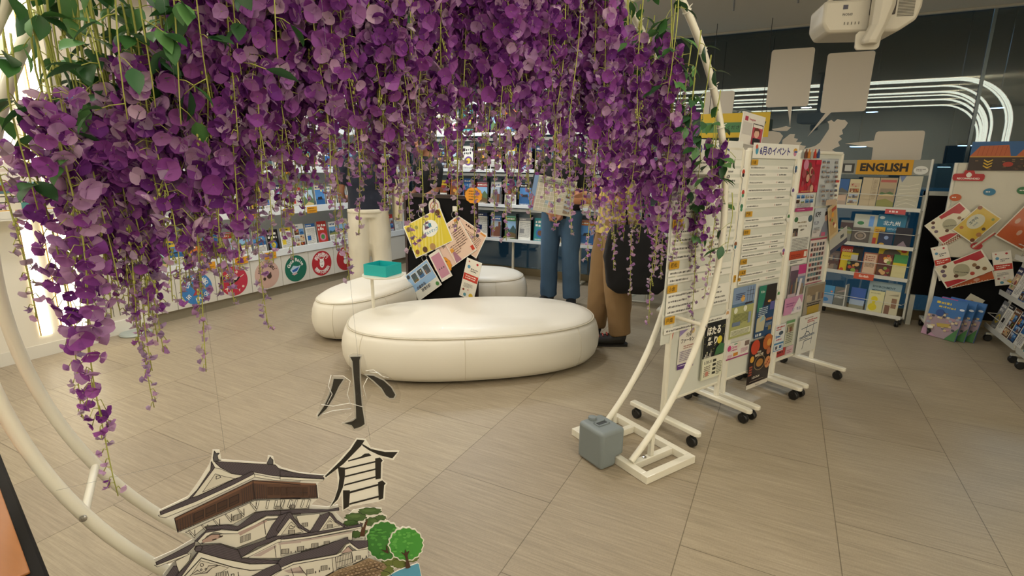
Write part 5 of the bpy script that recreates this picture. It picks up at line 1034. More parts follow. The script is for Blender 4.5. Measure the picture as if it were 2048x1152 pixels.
def d_kok(a, w, h):
    a.rect(w*.03, h*.03, w*.94, h*.94, 'ddd6bc'); a.poly([(w*.4, h*.97), (w*.97, h*.97), (w*.97, h*.66), (w*.8, h*.62), (w*.7, h*.78), (w*.4, h*.84)], 'b03038'); a.poly([(w*.03, h*.03), (w*.45, h*.03), (w*.3, h*.2), (w*.03, h*.3)], 'b03038'); a.disc(w*.45, h*.5, w*.16, 'a8a488', 1)
    for x, y in ((.12, .75), (.1, .55), (.3, .35), (.6, .2), (.75, .35), (.85, .2), (.2, .9), (.72, .5)): a.disc(w*x, h*y, w*.045, random.Random(int(x*99)).choice(['5a3a2c', 'b04a3a', '8a6a4a', '6a5a6a']))
    a.text('Kokura Gourmet Map', w*.32, h*.52, h*.05, '33302c', .03, rot=-35, wmax=w*.5)
def d_goku(a, w, h):
    a.rect(w*.03, h*.03, w*.94, h*.94, 'c9a93a'); a.disc(w*.55, h*.6, w*.25, 'c9c8b0', .8); a.text('고쿠라', w*.4, h*.62, h*.14, '4a5a60', .03, wmax=w*.34); a.text('구루메', w*.4, h*.48, h*.08, '6a7a80', .02, wmax=w*.3)
    for x, y, r, c in ((.08, .1, .06, '6a3a24'), (.3, .1, .07, 'a8784a'), (.5, .15, .05, '5a4a34'), (.2, .8, .05, 'a86a2a'), (.92, .92, .06, '8a4a24'), (.85, .2, .04, '7a8a4a')): a.disc(w*x, h*y, w*r, c)
def d_orange(a, w, h):
    a.rect(w*.03, h*.03, w*.94, h*.94, 'b85a30'); [a.disc(w*x, h*y, w*.07, 'c9a088', .6) for x, y in ((.3, .5), (.6, .25), (.75, .6), (.5, .8))]; [a.rect(w*(.03+.06*k), h*(.03+.04*(k % 2)), w*.03, h*.04, 'dcd0b8') for k in range(15)]
def d_chk(a, w, h):
    a.rect(0, 0, w, h, 'dcd4c0'); [a.rect(w*(.05*i), h*(.06*j), w*.05, h*.06, '9a4a3a') for i in range(20) for j in range(3) if (i+j) % 2]
def d_ind(a, w, h):
    d_kok(a, w, h)
rsheet([(1873, 480), (1933, 437), (1897, 520)][:0] or [(1844, 458), (1886, 433), (1887, 494)], .006, d_chk, 'dcd4c0', 'checked edge of a map behind the red and white one')
rsheet([(1848, 452), (1919, 404), (1886, 488)], .022, d_kok, 'e2ddcc', 'red and white illustrated map hung at the left of the recommended board', m=GLOSSY)
rsheet([(1941, 426), (1983, 396), (1983, 483)][:0] or [(1928, 446), (1982, 397), (1944, 487)][:0] or [(1930, 441), (1984, 396), (1965, 485)][:0] or [(1926, 455), (1985, 396), (1944, 486)][:0] or [(1928, 462), (1983, 396), (1945, 486)][:0] or [(1925, 447), (1984, 396), (1944, 487)], .034, d_goku, 'ddd8c4', 'yellow illustrated map beside the red and white one', m=GLOSSY)
rsheet([(1990, 470), (2062, 398), (2046, 502)], .044, d_orange, 'dcd4c4', 'orange checked map at the right edge of the picture', m=GLOSSY)
rsheet([(1946, 493), (1990, 462), (1948, 498)], .012, lambda a, w, h: a.rect(0, 0, w, h*.5, 'b8544a'), 'd0ccb8', 'thin red and cream booklet edge under the yellow map')
rsheet([(1866, 495), (1899, 488), (1878, 562)], .008, lambda a, w, h: d_red(a, w, h), 'ddd8c8', 'white leaflet with a red band, left of the hung map pair')
rsheet([(1983, 505), (2022, 500), (1991, 572)], .008, lambda a, w, h: d_red(a, w, h), 'ddd8c8', 'white leaflet with a red band, right of the lower map')
rsheet([(1897, 566), (1912, 548), (1935, 592)][:0] or [(1886, 555), (1975, 535), (1902, 577)], .016, d_orange, 'd8d0bc', 'orange sheet showing below the lower map')
rsheet([(1869, 537), (1964, 498), (1893, 577)], .03, d_kok, 'e0dccc', 'glossy illustrated map hung low on the recommended board', m=GLOSSY)
rsheet([(1924, 580), (1955, 574), (1942, 622)][:0] or [(1935, 580), (1965, 577), (1950, 628)][:0] or [(1930, 605), (1955, 578), (1945, 628)], -.0+.004, lambda a, w, h: a.disc(w*.6, h*.6, w*.1, 'b08a4a'), 'c8c4b0', 'plain cream sheet hanging beside the stack of posters')

# stack of mounted posters standing on the floor
def d_city(a, w, h):
    a.rect(0, h*.55, w, h*.45, '3f6fa8'); a.rect(0, 0, w, h*.55, 'a08c94'); a.scrib(w*.15, h*.85, w*.6, h*.06, 'd0b84a', 1); a.scrib(w*.25, h*.76, w*.5, h*.05, 'd0b84a', 1); g = random.Random(2)
    for _ in range(40): x = g.random()*.9; y = g.uniform(.15, .6); a.rect(w*x, h*y, w*.08, h*.05, g.choice(['c8b48a', '9aa0b0', 'b08a94', '6a6a80', 'd0c4a0', '4a4a54']))
    a.poly([(w*.35, h*.35), (w*.75, h*.4), (w*.7, h*.3), (w*.4, h*.27)], 'b8a050'); a.disc(w*.35, h*.62, w*.12, '34508a'); a.disc(w*.92, h*.8, w*.07, 'd4dce4', .5); a.poly([(w*.7, 0), (w, 0), (w, h*.35)], '4a7a48'); a.poly([(0, 0), (w*.5, 0), (0, h*.2)], 'b08aa0')
bl, br_ = on_floor(1842, 666), on_floor(1905, 684); Xp = (br_-bl).normalized(); back = V((-Xp.y, Xp.x, 0)); wP = (br_-bl).length
for k, (top, lb) in enumerate([(None, 'blue city poster board, frontmost of three standing on the floor'), ('b4508a', 'city poster board with a violet title tab, middle of three'), ('3f6ac0', 'city poster board with a blue title tab, rearmost of three')]):
    a = Art(wP*1.05, .36, '3f6fa8', .012); d_city(a, wP*1.05, .36)
    if top: a.rect(0, .32, wP*.5, .035, top); a.scrib(.02, .33, wP*.35, .015, '2a2a5a', 1)
    a.place('poster_board', bl+Xp*(.035*k)+back*(.065*k)+V((0, 0, .003+.0*k)), Xp, (Z+back*.22).normalized(), lb, 'poster', 'city poster boards on the floor')

# brochure rack running along the right
def side_rack(y0, y1, lb, wl, seed):
    xx = 1.74; e = thing('brochure_rack', lb, 'rack', (xx+.1, (y0+y1)/2, 0)); 
    for y in (y0, y1): MB().tube([(xx+.10, y, .06), (xx+.2, y, 1.1)], .012, 8).build('post', RACKM, e, smooth=True)
    for y in (y0+.05, y1-.05):
        for x in (xx+.02, xx+.24): caster(V((x, y, 0)), e, V((0, 1, 0)))
        MB().box2((xx, y-.012, .06), (xx+.26, y+.012, .08)).build('foot_bar', RACKM, e)
    for i, z in enumerate((.13, .44, .76)):
        x = xx+.05*i
        mb = MB(); mb.box2((x, y0, z-.012), (x+.1, y1, z)); mb.box2((x-.008, y0, z-.012), (x, y1, z+.03)); mb.build('tray', RACKM, e)
        MB().tube([(x+.08, y0, z+.12), (x-.004, y0+.01, z+.12), (x-.004, y1-.01, z+.12), (x+.08, y1, z+.12)], .0035, 6).build('retaining_wire', RACKM, e)
        n = 5; p_ = (y1-y0)/n
        for k in range(n):
            g = random.Random(seed*50+i*7+k); col = ['cream', 'brown', 'blue', 'grey', 'navy', 'teal', 'black', 'white'][(k*3+i+seed) % 8]; st = g.choice(list(STY))
            a = brochure_art(p_*.9, .25, col, st, seed*90+i*9+k)
            a.place('brochure', (x+.03, y1-p_*k-p_*.05, z+.003), (0, -1, 0), (V((.25, 0, 1))).normalized(), '%s brochure, %s, %s from left, %s row of %s' % (col, STY[st], ORD[k], ['bottom', 'middle', 'top'][i], wl), 'brochure', 'brochures on the right hand racks')
side_rack(5.27, 5.98, 'white wire brochure rack along the right, farther one beside the poster boards', 'farther right rack', 3)
side_rack(4.5, 5.22, 'white wire brochure rack cut by the right edge of the picture, nearer one', 'nearer right rack', 5)

# ------------------------------------------------------------------ map and speech bubbles stuck on the glass
GP = (0, GLASS_Y-.004, 0); MAPM = mat('map_board', 'cbc2b3', rough=.6)
def cut(name, px, lb, cat, mb=None, off=0, build=True):
    mb = mb or MB(); pts = [on_plane(x, y, (0, GLASS_Y-.008-off, 0), DN) for x, y in px]; mb.prism(pts, V((0, .006, 0)))
    if build: return tag(mb.build(name, MAPM), lb, cat, 'grey cutouts stuck on the glass')
    return mb
def rr(c4, r=5):
    out = []
    n = len(c4)
    for i in range(n):
        p, q, s_ = V((*c4[i-1], 0)), V((*c4[i], 0)), V((*c4[(i+1) % n], 0)); a_ = (p-q).normalized()*r; b_ = (s_-q).normalized()*r
        out += [tuple((q+a_)[:2]), tuple((q+a_*.3+b_*.3)[:2]), tuple((q+b_)[:2])]
    return out
b1 = rr([(1544, 100), (1631, 94), (1616, 212), (1531, 215)]); 
cut('speech_bubble', [*b1[:9], (1584, 213), (1580, 253), (1575, 213), *b1[9:]], 'tall blank speech bubble on the glass, left of the projector, narrow tail straight down', 'speech bubble')
b2 = rr([(1656, 107), (1752, 101), (1731, 222), (1640, 226)])
cut('speech_bubble', [*b2[:9], (1662, 225), (1615, 273), (1651, 226), *b2[9:]], 'tall blank speech bubble under the projector with a tail slanting left', 'speech bubble')
b3 = rr([(1752, 263), (1851, 261), (1841, 322), (1742, 324)])
cut('speech_bubble', [*b3[:3][:1], (1754, 262)][:0] or [(1746, 295), (1690, 287), (1748, 281), *b3], 'low blank speech bubble above the ENGLISH rack pointing left', 'speech bubble')
b0 = rr([(1410, 184), (1470, 181), (1463, 239), (1405, 242)])
cut('speech_bubble', b0, 'blank speech bubble on the glass half hidden behind the ring', 'speech bubble')
isle1 = [(1448, 292), (1470, 285), (1500, 268), (1530, 263), (1545, 262), (1560, 265), (1566, 272), (1561, 282), (1555, 290), (1560, 305), (1540, 330), (1500, 335), (1455, 330)]
isle2 = [(1543, 258), (1562, 255), (1572, 252), (1582, 255), (1574, 262), (1560, 262), (1548, 261)]
isle3 = [(1565, 280), (1580, 268), (1590, 268), (1588, 276), (1596, 278), (1592, 284), (1604, 284), (1600, 290), (1612, 292), (1608, 298), (1630, 292), (1640, 285), (1650, 270), (1658, 258), (1658, 248), (1655, 243), (1663, 240), (1668, 244), (1675, 238), (1682, 240), (1690, 240), (1696, 246), (1690, 255), (1684, 260), (1686, 268), (1678, 272), (1684, 278), (1676, 284), (1680, 292), (1670, 296), (1664, 300), (1672, 304), (1664, 312), (1668, 320), (1672, 340), (1570, 340), (1562, 310)]
for i, (q, lb) in enumerate(((isle1, 'large left piece of the grey city map on the glass'), (isle2, 'small island piece above the left part of the grey map'), (isle3, 'right piece of the grey city map with a ragged coast'))): cut('city_map_piece', q, lb, 'map', off=.0)

# ------------------------------------------------------------------ projector hung from the ceiling
PJ = mat('projector_shell', 'b4ae9f', rough=.45); PJ2 = mat('projector_vent', '57534a', rough=.6)
pd = 2.55
def pj(x, y, d=0.0): return CPOS+ray(x, y)*(pd+d)
hx = (RT*math.cos(R(4))+UP*math.sin(R(4))); 
hx = V((RT.x, RT.y, 0)).normalized(); hx = (hx*math.cos(R(0))); hy = V((FW.x, FW.y, 0)).normalized(); 
rotp = Matrix.Rotation(R(-14), 3, 'Z'); hx = rotp @ hx; hy = rotp @ hy
pc = pj(1724, 42, .12)
e = thing('projector', 'grey white projector hanging upside down from the ceiling by a thick arm', 'projector', (pc.x, pc.y, pc.z-.1))
L2, W2, H2 = .215, .12, .075
prof = [(-L2, -.03), (-L2+.03, -.075), (L2-.09, -.082), (L2-.015, -.03), (L2, .03), (L2, H2), (-L2, H2)]
body = MB(); body.prism([pc+hx*a_+Z*b_-hy*W2 for a_, b_ in prof], hy*W2*2); body.build('shell', PJ, e, bevel=.014, smooth=50)
fr = pc-hy*(W2+.001)
mb = MB()
for k in range(13): mb.box(fr+hx*.145+Z*(-.012+.0066*k), (.07, .004, .0028), (hx, hy, Z))
mb.build('vent_grille', PJ2, e)
a = Art(.03, .012, 'b4ae9f', .0005); a.text('EPSON', .0, .0, .011, '4a4844', .03); a.mesh(fr-hx*.085+Z*.012-hx*.0, -hx, -Z).build('maker_lettering', PRINT, e)
a = Art(.022, .02, '3a3848', .0005); a.mesh(fr-hx*.13+Z*.03, hx, Z).build('badge', PRINT, e)
mb = MB()
for k in range(5): mb.box(fr-hx*(.115-.016*k)-Z*.035, (.003, .003, .012), (hx, hy, Z))
mb.build('indicator_slits', PJ2, e)
MB().box(pc-hy*(W2-.02)+hx*.045+Z*.045, (.115, .05, .10), (hx, hy, Z)).build('lens_recess', mat('dark_brown_plastic', '2a2018', rough=.5), e, bevel=.006)
MB().lathe([(.012, 0), (.012, .03), (.016, .032), (.016, .038), (.0, .038)], pc-hx*.16+Z*H2, seg=14).build('levelling_foot', PJ, e, smooth=True)
MB().lathe([(.05, 0), (.05, .01), (.04, .016), (.0, .016)], pc-hx*.08+Z*H2, seg=22).build('focus_hump', PJ, e, smooth=True)
# arm: thick tapering mount in front of the body, carried up to the ceiling
ac = pc-hy*(W2+.055)+hx*.02
def armring(c, w_, d_): 
    q = min(w_, d_)*.35; L = [(-w_/2+q, -d_/2), (w_/2-q, -d_/2), (w_/2, -d_/2+q), (w_/2, d_/2), (-w_/2, d_/2), (-w_/2, -d_/2+q)]
    return [c+hx*a_+hy*b_ for a_, b_ in L]
MB().rings([armring(ac-Z*.145-hx*.025, .06, .05), armring(ac-Z*.13-hx*.025, .072, .06), armring(ac-Z*.06, .07, .065), armring(ac+Z*.02+hx*.01, .09, .075), armring(ac+Z*.08+hx*.01, .09, .075), armring(ac+Z*.1+hx*.01, .08, .07)]).build('mount_arm', PJ, e, bevel=.004)
fl = [(-.055, -.16), (-.045, -.172), (.04, -.172), (.052, -.16), (.056, -.10), (.04, -.085), (-.045, -.085), (-.058, -.10)]
MB().prism([ac+hx*(a_-.028)+Z*(b_+.005)+hy*.02 for a_, b_ in fl], hy*.012).build('mount_flange', PJ, e, bevel=.004)
MB().tube([ac+Z*.09+hy*.03, V((ac.x, ac.y, CEIL))+hy*.03], .024, 14).build('ceiling_pole', PJ, e, smooth=True)
MB().lathe([(.07, 0), (.07, -.012), (.03, -.03)], V((ac.x, ac.y, CEIL))+hy*.03, seg=24).build('ceiling_plate', PJ, e, smooth=True)
MB().tube([pc+Z*H2+hx*.1, pc+Z*(H2+.1)+hx*.08, V((ac.x, ac.y, CEIL))+hx*.05], .008, 8).build('cable', BLACK, e)
# loose cables from the ceiling
for i, (x, y) in enumerate([(1467, 22), (1596, 6)]):
    c_ = on_plane(x, y, (0, 3.2, 0), DN); t = on_plane(x-6, y-20, (0, 3.2, 0), DN)
    tag(MB().tube([c_, (c_+t)/2+V((.01, 0, 0)), V((t.x, t.y, CEIL))], .004, 6).build('loose_cable', BLACK), ['thin dark cable end hanging from the ceiling right of the ring', 'short cable end at the ceiling left of the projector'][i], 'cable')

# ------------------------------------------------------------------ framed wooden table corner at lower left
a0, a1 = on_floor(-4, 895, .74), on_floor(101, 1154, .74); tu = (a1-a0).normalized(); tn = V((tu.y, -tu.x, 0))
if tn.dot(-FW) < 0: tn = -tn
A0 = a0-tu*.35; LT = 1.25; WT = .6
e = thing('side_table', 'wooden topped table with a thick black edge, cut off at the lower left', 'table', (A0+tu*LT/2+tn*WT/2)*1.0-Z*.74)
WOODM = mat('orange_wood', '9a6232', rough=.45, noise=(6, .25, (1, 7, 1)))
ax = (tu, tn, Z)
c = A0+tu*LT/2+tn*WT/2
MB().box(c-Z*.02, (LT, WT, .035), ax).build('edge_frame', mat('black_edge', '0e0b09', rough=.7, spec=.2), e, bevel=.006)
MB().box(c-tu*.11, (LT-.27, WT-.045, .006), ax).build('wood_panel', WOODM, e, bevel=.002)
for i in (-1, 1):
    for j in (-1, 1): MB().box(c+tu*i*(LT/2-.05)+tn*j*(WT/2-.05)-Z*(.74/2+.018), (.04, .04, .74-.037), ax).build('leg', MATS['black_edge'], e)
wc_ = on_floor(66, 1150, .745); a = Art(.05, .04, 'dcd8cc', .002); a.place('white_sheet', wc_+tn*.075-tu*.0, -tn, tu, 'white paper corner on the wooden table at the lower left', 'paper')

# ------------------------------------------------------------------ castle picture and place-name characters hung in the ring
SN = -RN                                      # faces the viewer
SPO = RC+SN*.2
SP = SPO
def sp(x, y): 
    q = on_plane(x, y, SP, SN); d = q-SPO; return (d.dot(RU), d.z)
class Cut(Art):
    """flat coloured art given in picture points, laid out on the ring's own plane"""
    def __init__(s, outline, base='e9e6dc', thick=.003):
        o = [sp(*p) for p in outline]; super().__init__(1, 1, base, thick, .00008, outline=o); s.conv = sp
    def P(s, pts, c): return s.poly([sp(*p) for p in pts], c)
    def Ln(s, pts, c='2b2527', w=.0016, closed=False): return s.line([sp(*p) for p in pts], w, c, closed)
    def hatch(s, pts, d, gap, c='3a3338', w=.0011):
        """parallel strokes along direction d clipped to the shape"""
        L = math.hypot(*d); dx, dy = d[0]/L, d[1]/L; nx, ny = -dy, dx
        q = [p[0]*nx+p[1]*ny for p in pts]; t = min(q)+gap*.5; segs = []
        while t < max(q):
            hit = []
            for i in range(len(pts)):
                a, b = pts[i], pts[(i+1) % len(pts)]; qa, qb = a[0]*nx+a[1]*ny-t, b[0]*nx+b[1]*ny-t
                if (qa < 0) != (qb < 0):
                    f = qa/(qa-qb); hit.append(((a[0]+(b[0]-a[0])*f)*dx+(a[1]+(b[1]-a[1])*f)*dy))
            hit.sort()
            for a, b in zip(hit[::2], hit[1::2]):
                if b-a > 1.2: segs.append(((a*dx+t*nx, a*dy+t*ny), (b*dx+t*nx, b*dy+t*ny)))
            t += gap
        vs = []; fs = []
        for a, b in segs:
            (x0, y0), (x1, y1) = sp(*a), sp(*b); ln = math.hypot(x1-x0, y1-y0) or 1e-9; ox, oy = -(y1-y0)/ln*w/2, (x1-x0)/ln*w/2
            n = len(vs); vs += [(x0-ox, y0-oy), (x1-ox, y1-oy), (x1+ox, y1+oy), (x0+ox, y0+oy)]; fs.append((n, n+1, n+2, n+3))
        if vs: s.items.append((vs, fs, c))
        return s
    def roof(s, pts, d, gap=3.0, c='5b545c'): s.P(pts, c); s.hatch(pts, d, gap); return s.Ln(pts, closed=True)
    def wall(s, pts, c='dcd8cb'): s.P(pts, c); return s.Ln(pts, w=.0012, closed=True)
    def put(s, name, parent, off=0.0, m=None, label=None):
        o = s.mesh(SPO+SN*off, RU, V((0, 0, 1))).build(name, m or PRINT, parent)
        if label: o['label'] = label
        return o
def A1(*L): return [(300+x/4.2367, 880+y/4.2367) for x, y in L]
def A2(*L): return [(560+x/4.2367, 880+y/4.2367) for x, y in L]
def A3(*L): return [(280+x/2.4933, 690+y/2.4933) for x, y in L]
assert RU.cross(V((0, 0, 1))).dot(SN) > 0
outl = A1((30, 1010), (210, 930), (360, 840), (300, 790), (230, 780), (205, 665), (130, 665), (65, 645), (75, 598), (320, 480), (420, 340), (500, 210), (520, 160), (530, 85), (590, 85), (605, 165), (990, 195), (1000, 130), (1045, 140), (1060, 200), (1120, 235), (1271, 275)) + \
    A2((225, 280), (380, 298), (388, 320), (350, 348), (318, 370), (330, 485), (262, 552), (400, 566), (492, 548), (500, 590), (470, 612), (545, 690), (690, 676), (700, 700), (610, 750), (612, 815), (735, 812), (740, 880), (735, 960), (860, 1005), (900, 1060), (960, 1110), (1000, 1180), (1020, 1500)) + A1((40, 1500), (110, 1140), (215, 1010), (60, 1042))
cs = thing('castle_signboard', 'flat cutout picture of a white Japanese castle with grey roofs, hung low in the ring', 'signboard', (SPO+RU*(-.6)+V((0, 0, -.8))))
c = Cut(outl)
WALLC = 'dcd8cb'
# keep: top roof and gable
c.roof(A1((545, 180), (1060, 210), (1090, 240), (1271, 290), (1271, 322), (1040, 302), (880, 272), (800, 302), (700, 285), (600, 235), (560, 200)), (1, .55), 2.6)
c.roof(A2((0, 290), (0, 255), (120, 275), (215, 290), (375, 302), (372, 328), (200, 318), (0, 305)), (1, .3), 2.6)
c.P(A1((535, 150), (545, 92), (560, 112), (588, 110), (570, 132), (578, 165), (602, 172), (540, 180)), '55555a'); c.Ln(A1((535, 150), (545, 92), (560, 112), (588, 110), (570, 132), (578, 165), (602, 172), (540, 180)), closed=True)
c.P(A1((990, 196), (1018, 142), (1030, 158), (1042, 168), (1042, 206), (1004, 205)), '55555a'); c.Ln(A1((990, 196), (1018, 142), (1030, 158), (1042, 168), (1042, 206), (1004, 205)), closed=True)
c.wall(A1((545, 232), (345, 497), (440, 455), (730, 322), (805, 300), (690, 285), (600, 245)))
c.wall(A1((553, 285), (445, 440), (720, 325), (640, 310)), 'd2cdbf'); c.Ln(A1((560, 305), (590, 300), (600, 315), (560, 330)), closed=True)
c.roof(A1((520, 180), (548, 232), (350, 495), (325, 497), (400, 420), (515, 250)), (-.6, 1), 3)
c.roof(A1((85, 605), (330, 495), (440, 458), (730, 325), (868, 262), (882, 285), (700, 378), (380, 522), (92, 632)), (1, -.75), 2.4)
c.wall(A1((70, 635), (92, 632), (380, 522), (700, 378), (882, 285), (888, 312), (700, 402), (400, 545), (130, 655), (82, 648)), 'e2dfd2')
c.wall(A1((882, 285), (1050, 318), (1271, 332), (1271, 348), (1050, 338), (888, 312)), 'e2dfd2'); c.wall(A2((0, 308), (200, 320), (372, 330), (360, 345), (200, 340), (0, 330)), 'e2dfd2')
# brown gallery
c.P(A1((208, 655), (870, 335), (885, 495), (235, 772)), '5f463a'); c.P(A1((208, 655), (870, 335), (872, 362), (213, 680)), '7c5a48'); c.P(A1((870, 335), (1271, 372), (1271, 482), (885, 495)), '5f463a'); c.P(A1((870, 335), (1271, 355), (1271, 375), (872, 362)), '7c5a48')
c.P(A2((0, 350), (305, 372), (316, 485), (0, 488)), '5f463a'); c.P(A2((0, 350), (305, 365), (305, 380), (0, 372)), '7c5a48')
for k in range(4):
    x0, x1 = 372+100*k, 452+100*k; y = lambda x: 620-(x-372)*.44; c.P(A1((x0, y(x0)), (x1, y(x1)), (x1, y(x1)+70), (x0, y(x0)+72)), '4a362e'); c.Ln(A1((x0, y(x0)), (x1, y(x1)), (x1, y(x1)+70), (x0, y(x0)+72)), closed=True); c.Ln(A1((x0, y(x0)+48), (x1, y(x1)+46)))
for k in range(5):
    x0 = 995+56*k; c.P(A1((x0, 392+k), (x0+46, 394+k), (x0+46, 462), (x0, 462)), '4a362e') if k < 5 else None
    x0 = 10+46*k; c.P(A2((x0, 392), (x0+38, 394), (x0+38, 465), (x0, 465)), '4a362e'); c.Ln(A2((x0, 440), (x0+38, 440)))
c.hatch(A1((213, 680), (370, 605), (372, 715), (237, 770)), (.08, 1), 5.2); c.hatch(A1((770, 410), (872, 362), (990, 375), (990, 490), (885, 495), (775, 545)), (.05, 1), 4.4); c.hatch(A2((240, 375), (305, 378), (315, 485), (245, 486)), (.08, 1), 3.6)
c.Ln(A1((208, 655), (870, 335), (1271, 372)), w=.002); c.Ln(A1((235, 772), (885, 495), (1271, 482)), w=.002); c.Ln(A1((208, 655), (235, 772)), w=.002); c.Ln(A1((870, 335), (885, 495))); c.Ln(A2((0, 488), (316, 485), (305, 372)), w=.002)
# walls under the gallery with white braces
c.wall(A1((300, 772), (885, 505), (1271, 490), (1271, 578), (980, 590), (890, 600), (700, 705), (480, 715), (375, 800))); c.wall(A2((0, 492), (250, 492), (240, 570), (0, 578)))
for x, y in ((330, 750), (440, 705), (540, 660), (640, 615), (745, 570), (850, 520)): c.wall(A1((x, y), (x+50, y+55), (x+45, y+70), (x-5, y+8)), 'e6e3d8'); c.Ln(A1((x+50, y+55), (x+48, y)))
for x in (905, 990, 1060, 1120, 1190): c.wall(A1((x, 500), (x+18, 500), (x, 572), (x-12, 565)), 'e6e3d8')
for x in (20, 80, 130, 190, 240): c.wall(A2((x, 494), (x+14, 494), (x-8, 560), (x-20, 552)), 'e6e3d8')
def win(A, x, y, w_, h_, sk=0.0, n=4):
    c.P(A((x, y), (x+w_, y-sk*w_), (x+w_, y-sk*w_+h_), (x, y+h_)), 'c9c4b8'); c.hatch(A((x, y), (x+w_, y-sk*w_), (x+w_, y-sk*w_+h_), (x, y+h_)), (0, 1), w_/4.2367/n, '4a4644', .0014); c.Ln(A((x, y), (x+w_, y-sk*w_), (x+w_, y-sk*w_+h_), (x, y+h_)), w=.001, closed=True)
win(A1, 700, 630, 72, 42, .35, 7); win(A1, 1060, 545, 45, 28, 0, 5); win(A1, 1180, 535, 42, 28, 0, 5); win(A2, 90, 535, 30, 25, 0, 4)
# second roof
c.roof(A1((480, 742), (470, 720), (640, 700), (740, 715), (890, 600), (980, 586), (1271, 578), (1271, 612), (1140, 618), (985, 620), (760, 735), (740, 748), (600, 735)), (1, -.6), 2.6)
c.roof(A2((0, 580), (240, 570), (400, 575), (490, 556), (492, 580), (300, 600), (0, 612)), (1, -.1), 3)
c.wall(A1((425, 862), (395, 835), (470, 757), (580, 742), (740, 752), (985, 628), (1140, 625), (1140, 642), (985, 650), (750, 775), (620, 775), (540, 760), (480, 795), (440, 850)), 'e2dfd2')
c.roof(A1((375, 838), (400, 815), (480, 742), (600, 735), (590, 745), (470, 765), (398, 840)), (1, -.8), 3)
c.wall(A1((435, 860), (600, 778), (750, 775), (960, 668), (1110, 650), (1110, 700), (985, 795), (725, 895), (590, 855))); c.P(A1((440, 830), (520, 780), (585, 780), (600, 805), (520, 840), (440, 850)), 'b59a90'); c.Ln(A1((440, 830), (520, 780), (585, 780), (600, 805)))
c.P(A1((525, 822), (560, 812), (560, 824), (525, 832)), '3a2e2c'); c.P(A1((578, 798), (614, 786), (614, 798), (578, 808)), '3a2e2c'); c.P(A1((740, 765), (985, 655), (985, 672), (760, 790)), 'b09a94')
win(A1, 762, 800, 85, 52, .35, 7); c.Ln(A1((960, 668), (975, 780)))
c.wall(A2((130, 625), (330, 605), (330, 650), (240, 760), (160, 700)))
win(A2, 178, 685, 50, 32, .1, 6); win(A2, 370, 665, 20, 2, 0, 1)
# two dormer gables
c.roof(A1((1090, 620), (1180, 590), (1200, 640), (1080, 800), (985, 830), (975, 800), (1030, 700)), (-.45, 1), 3)
c.wall(A1((1188, 642), (1075, 792), (1271, 775), (1271, 740), (1230, 690))); c.wall(A2((75, 640), (-40, 795), (250, 762), (170, 720)))
c.wall(A1((1190, 672), (1110, 780), (1271, 765), (1271, 755)), 'd2cdbf'); c.wall(A2((85, 672), (5, 780), (190, 760)), 'd2cdbf')
c.roof(A2((60, 595), (85, 590), (110, 640), (180, 710), (275, 768), (250, 772), (150, 720), (90, 650), (75, 640), (-20, 760), (-40, 740)), (.7, 1), 4)
c.Ln(A2((70, 715), (85, 700), (100, 715), (120, 712), (100, 730), (70, 728)), closed=True); win(A2, 62, 742, 55, 34, .05, 6)
c.roof(A2((330, 620), (400, 590), (412, 612), (315, 755), (240, 765)), (-.5, 1), 3)
c.wall(A2((412, 615), (318, 752), (540, 715), (470, 670))); c.wall(A2((412, 640), (350, 735), (495, 705)), 'd2cdbf'); c.roof(A2((405, 588), (430, 600), (470, 655), (545, 705), (530, 716), (460, 672), (412, 615)), (.7, 1), 4); win(A2, 388, 695, 48, 30, .1, 6); c.Ln(A2((398, 675), (412, 660), (428, 672)))
# third roof and wall
c.roof(A1((725, 902), (1060, 790), (1100, 785), (1271, 775), (1271, 802), (1080, 812), (900, 880), (765, 968), (735, 930)), (1, -.7), 2.8)
c.roof(A2((0, 795), (250, 760), (540, 715), (690, 683), (682, 708), (450, 745), (250, 785), (0, 815)), (1, -.35), 3)
c.wall(A1((765, 968), (1075, 815), (1271, 803), (1271, 825), (1080, 838), (820, 968)), 'e2dfd2'); c.wall(A2((0, 818), (250, 788), (682, 708), (670, 722), (250, 805), (0, 838)), 'e2dfd2')
c.wall(A1((820, 968), (1080, 838), (1271, 826), (1271, 950), (1100, 972), (850, 972))); c.wall(A2((-10, 838), (250, 806), (600, 745), (598, 825), (460, 830), (330, 872), (0, 955)))
c.P(A1((860, 955), (1060, 858), (1062, 880), (930, 955)), 'b8a8a4'); c.P(A1((1080, 842), (1271, 828), (1271, 842), (1080, 860)), 'b8a8a4'); c.P(A2((0, 840), (250, 808), (600, 748), (600, 760), (250, 822), (0, 855)), 'b8a8a4')
c.Ln(A1((1048, 870), (1060, 965)))
win(A1, 1105, 898, 60, 40, .1, 6); win(A2, 5, 898, 62, 38, .1, 6); win(A2, 136, 876, 56, 38, .12, 6); win(A2, 256, 850, 56, 38, .12, 6); win(A2, 360, 832, 48, 26, .12, 5)
for x, y in ((80, 912), (118, 908), (205, 888), (240, 885)): c.P(A2((x, y), (x+8, y), (x+8, y+16), (x, y+16)), '4a4644')
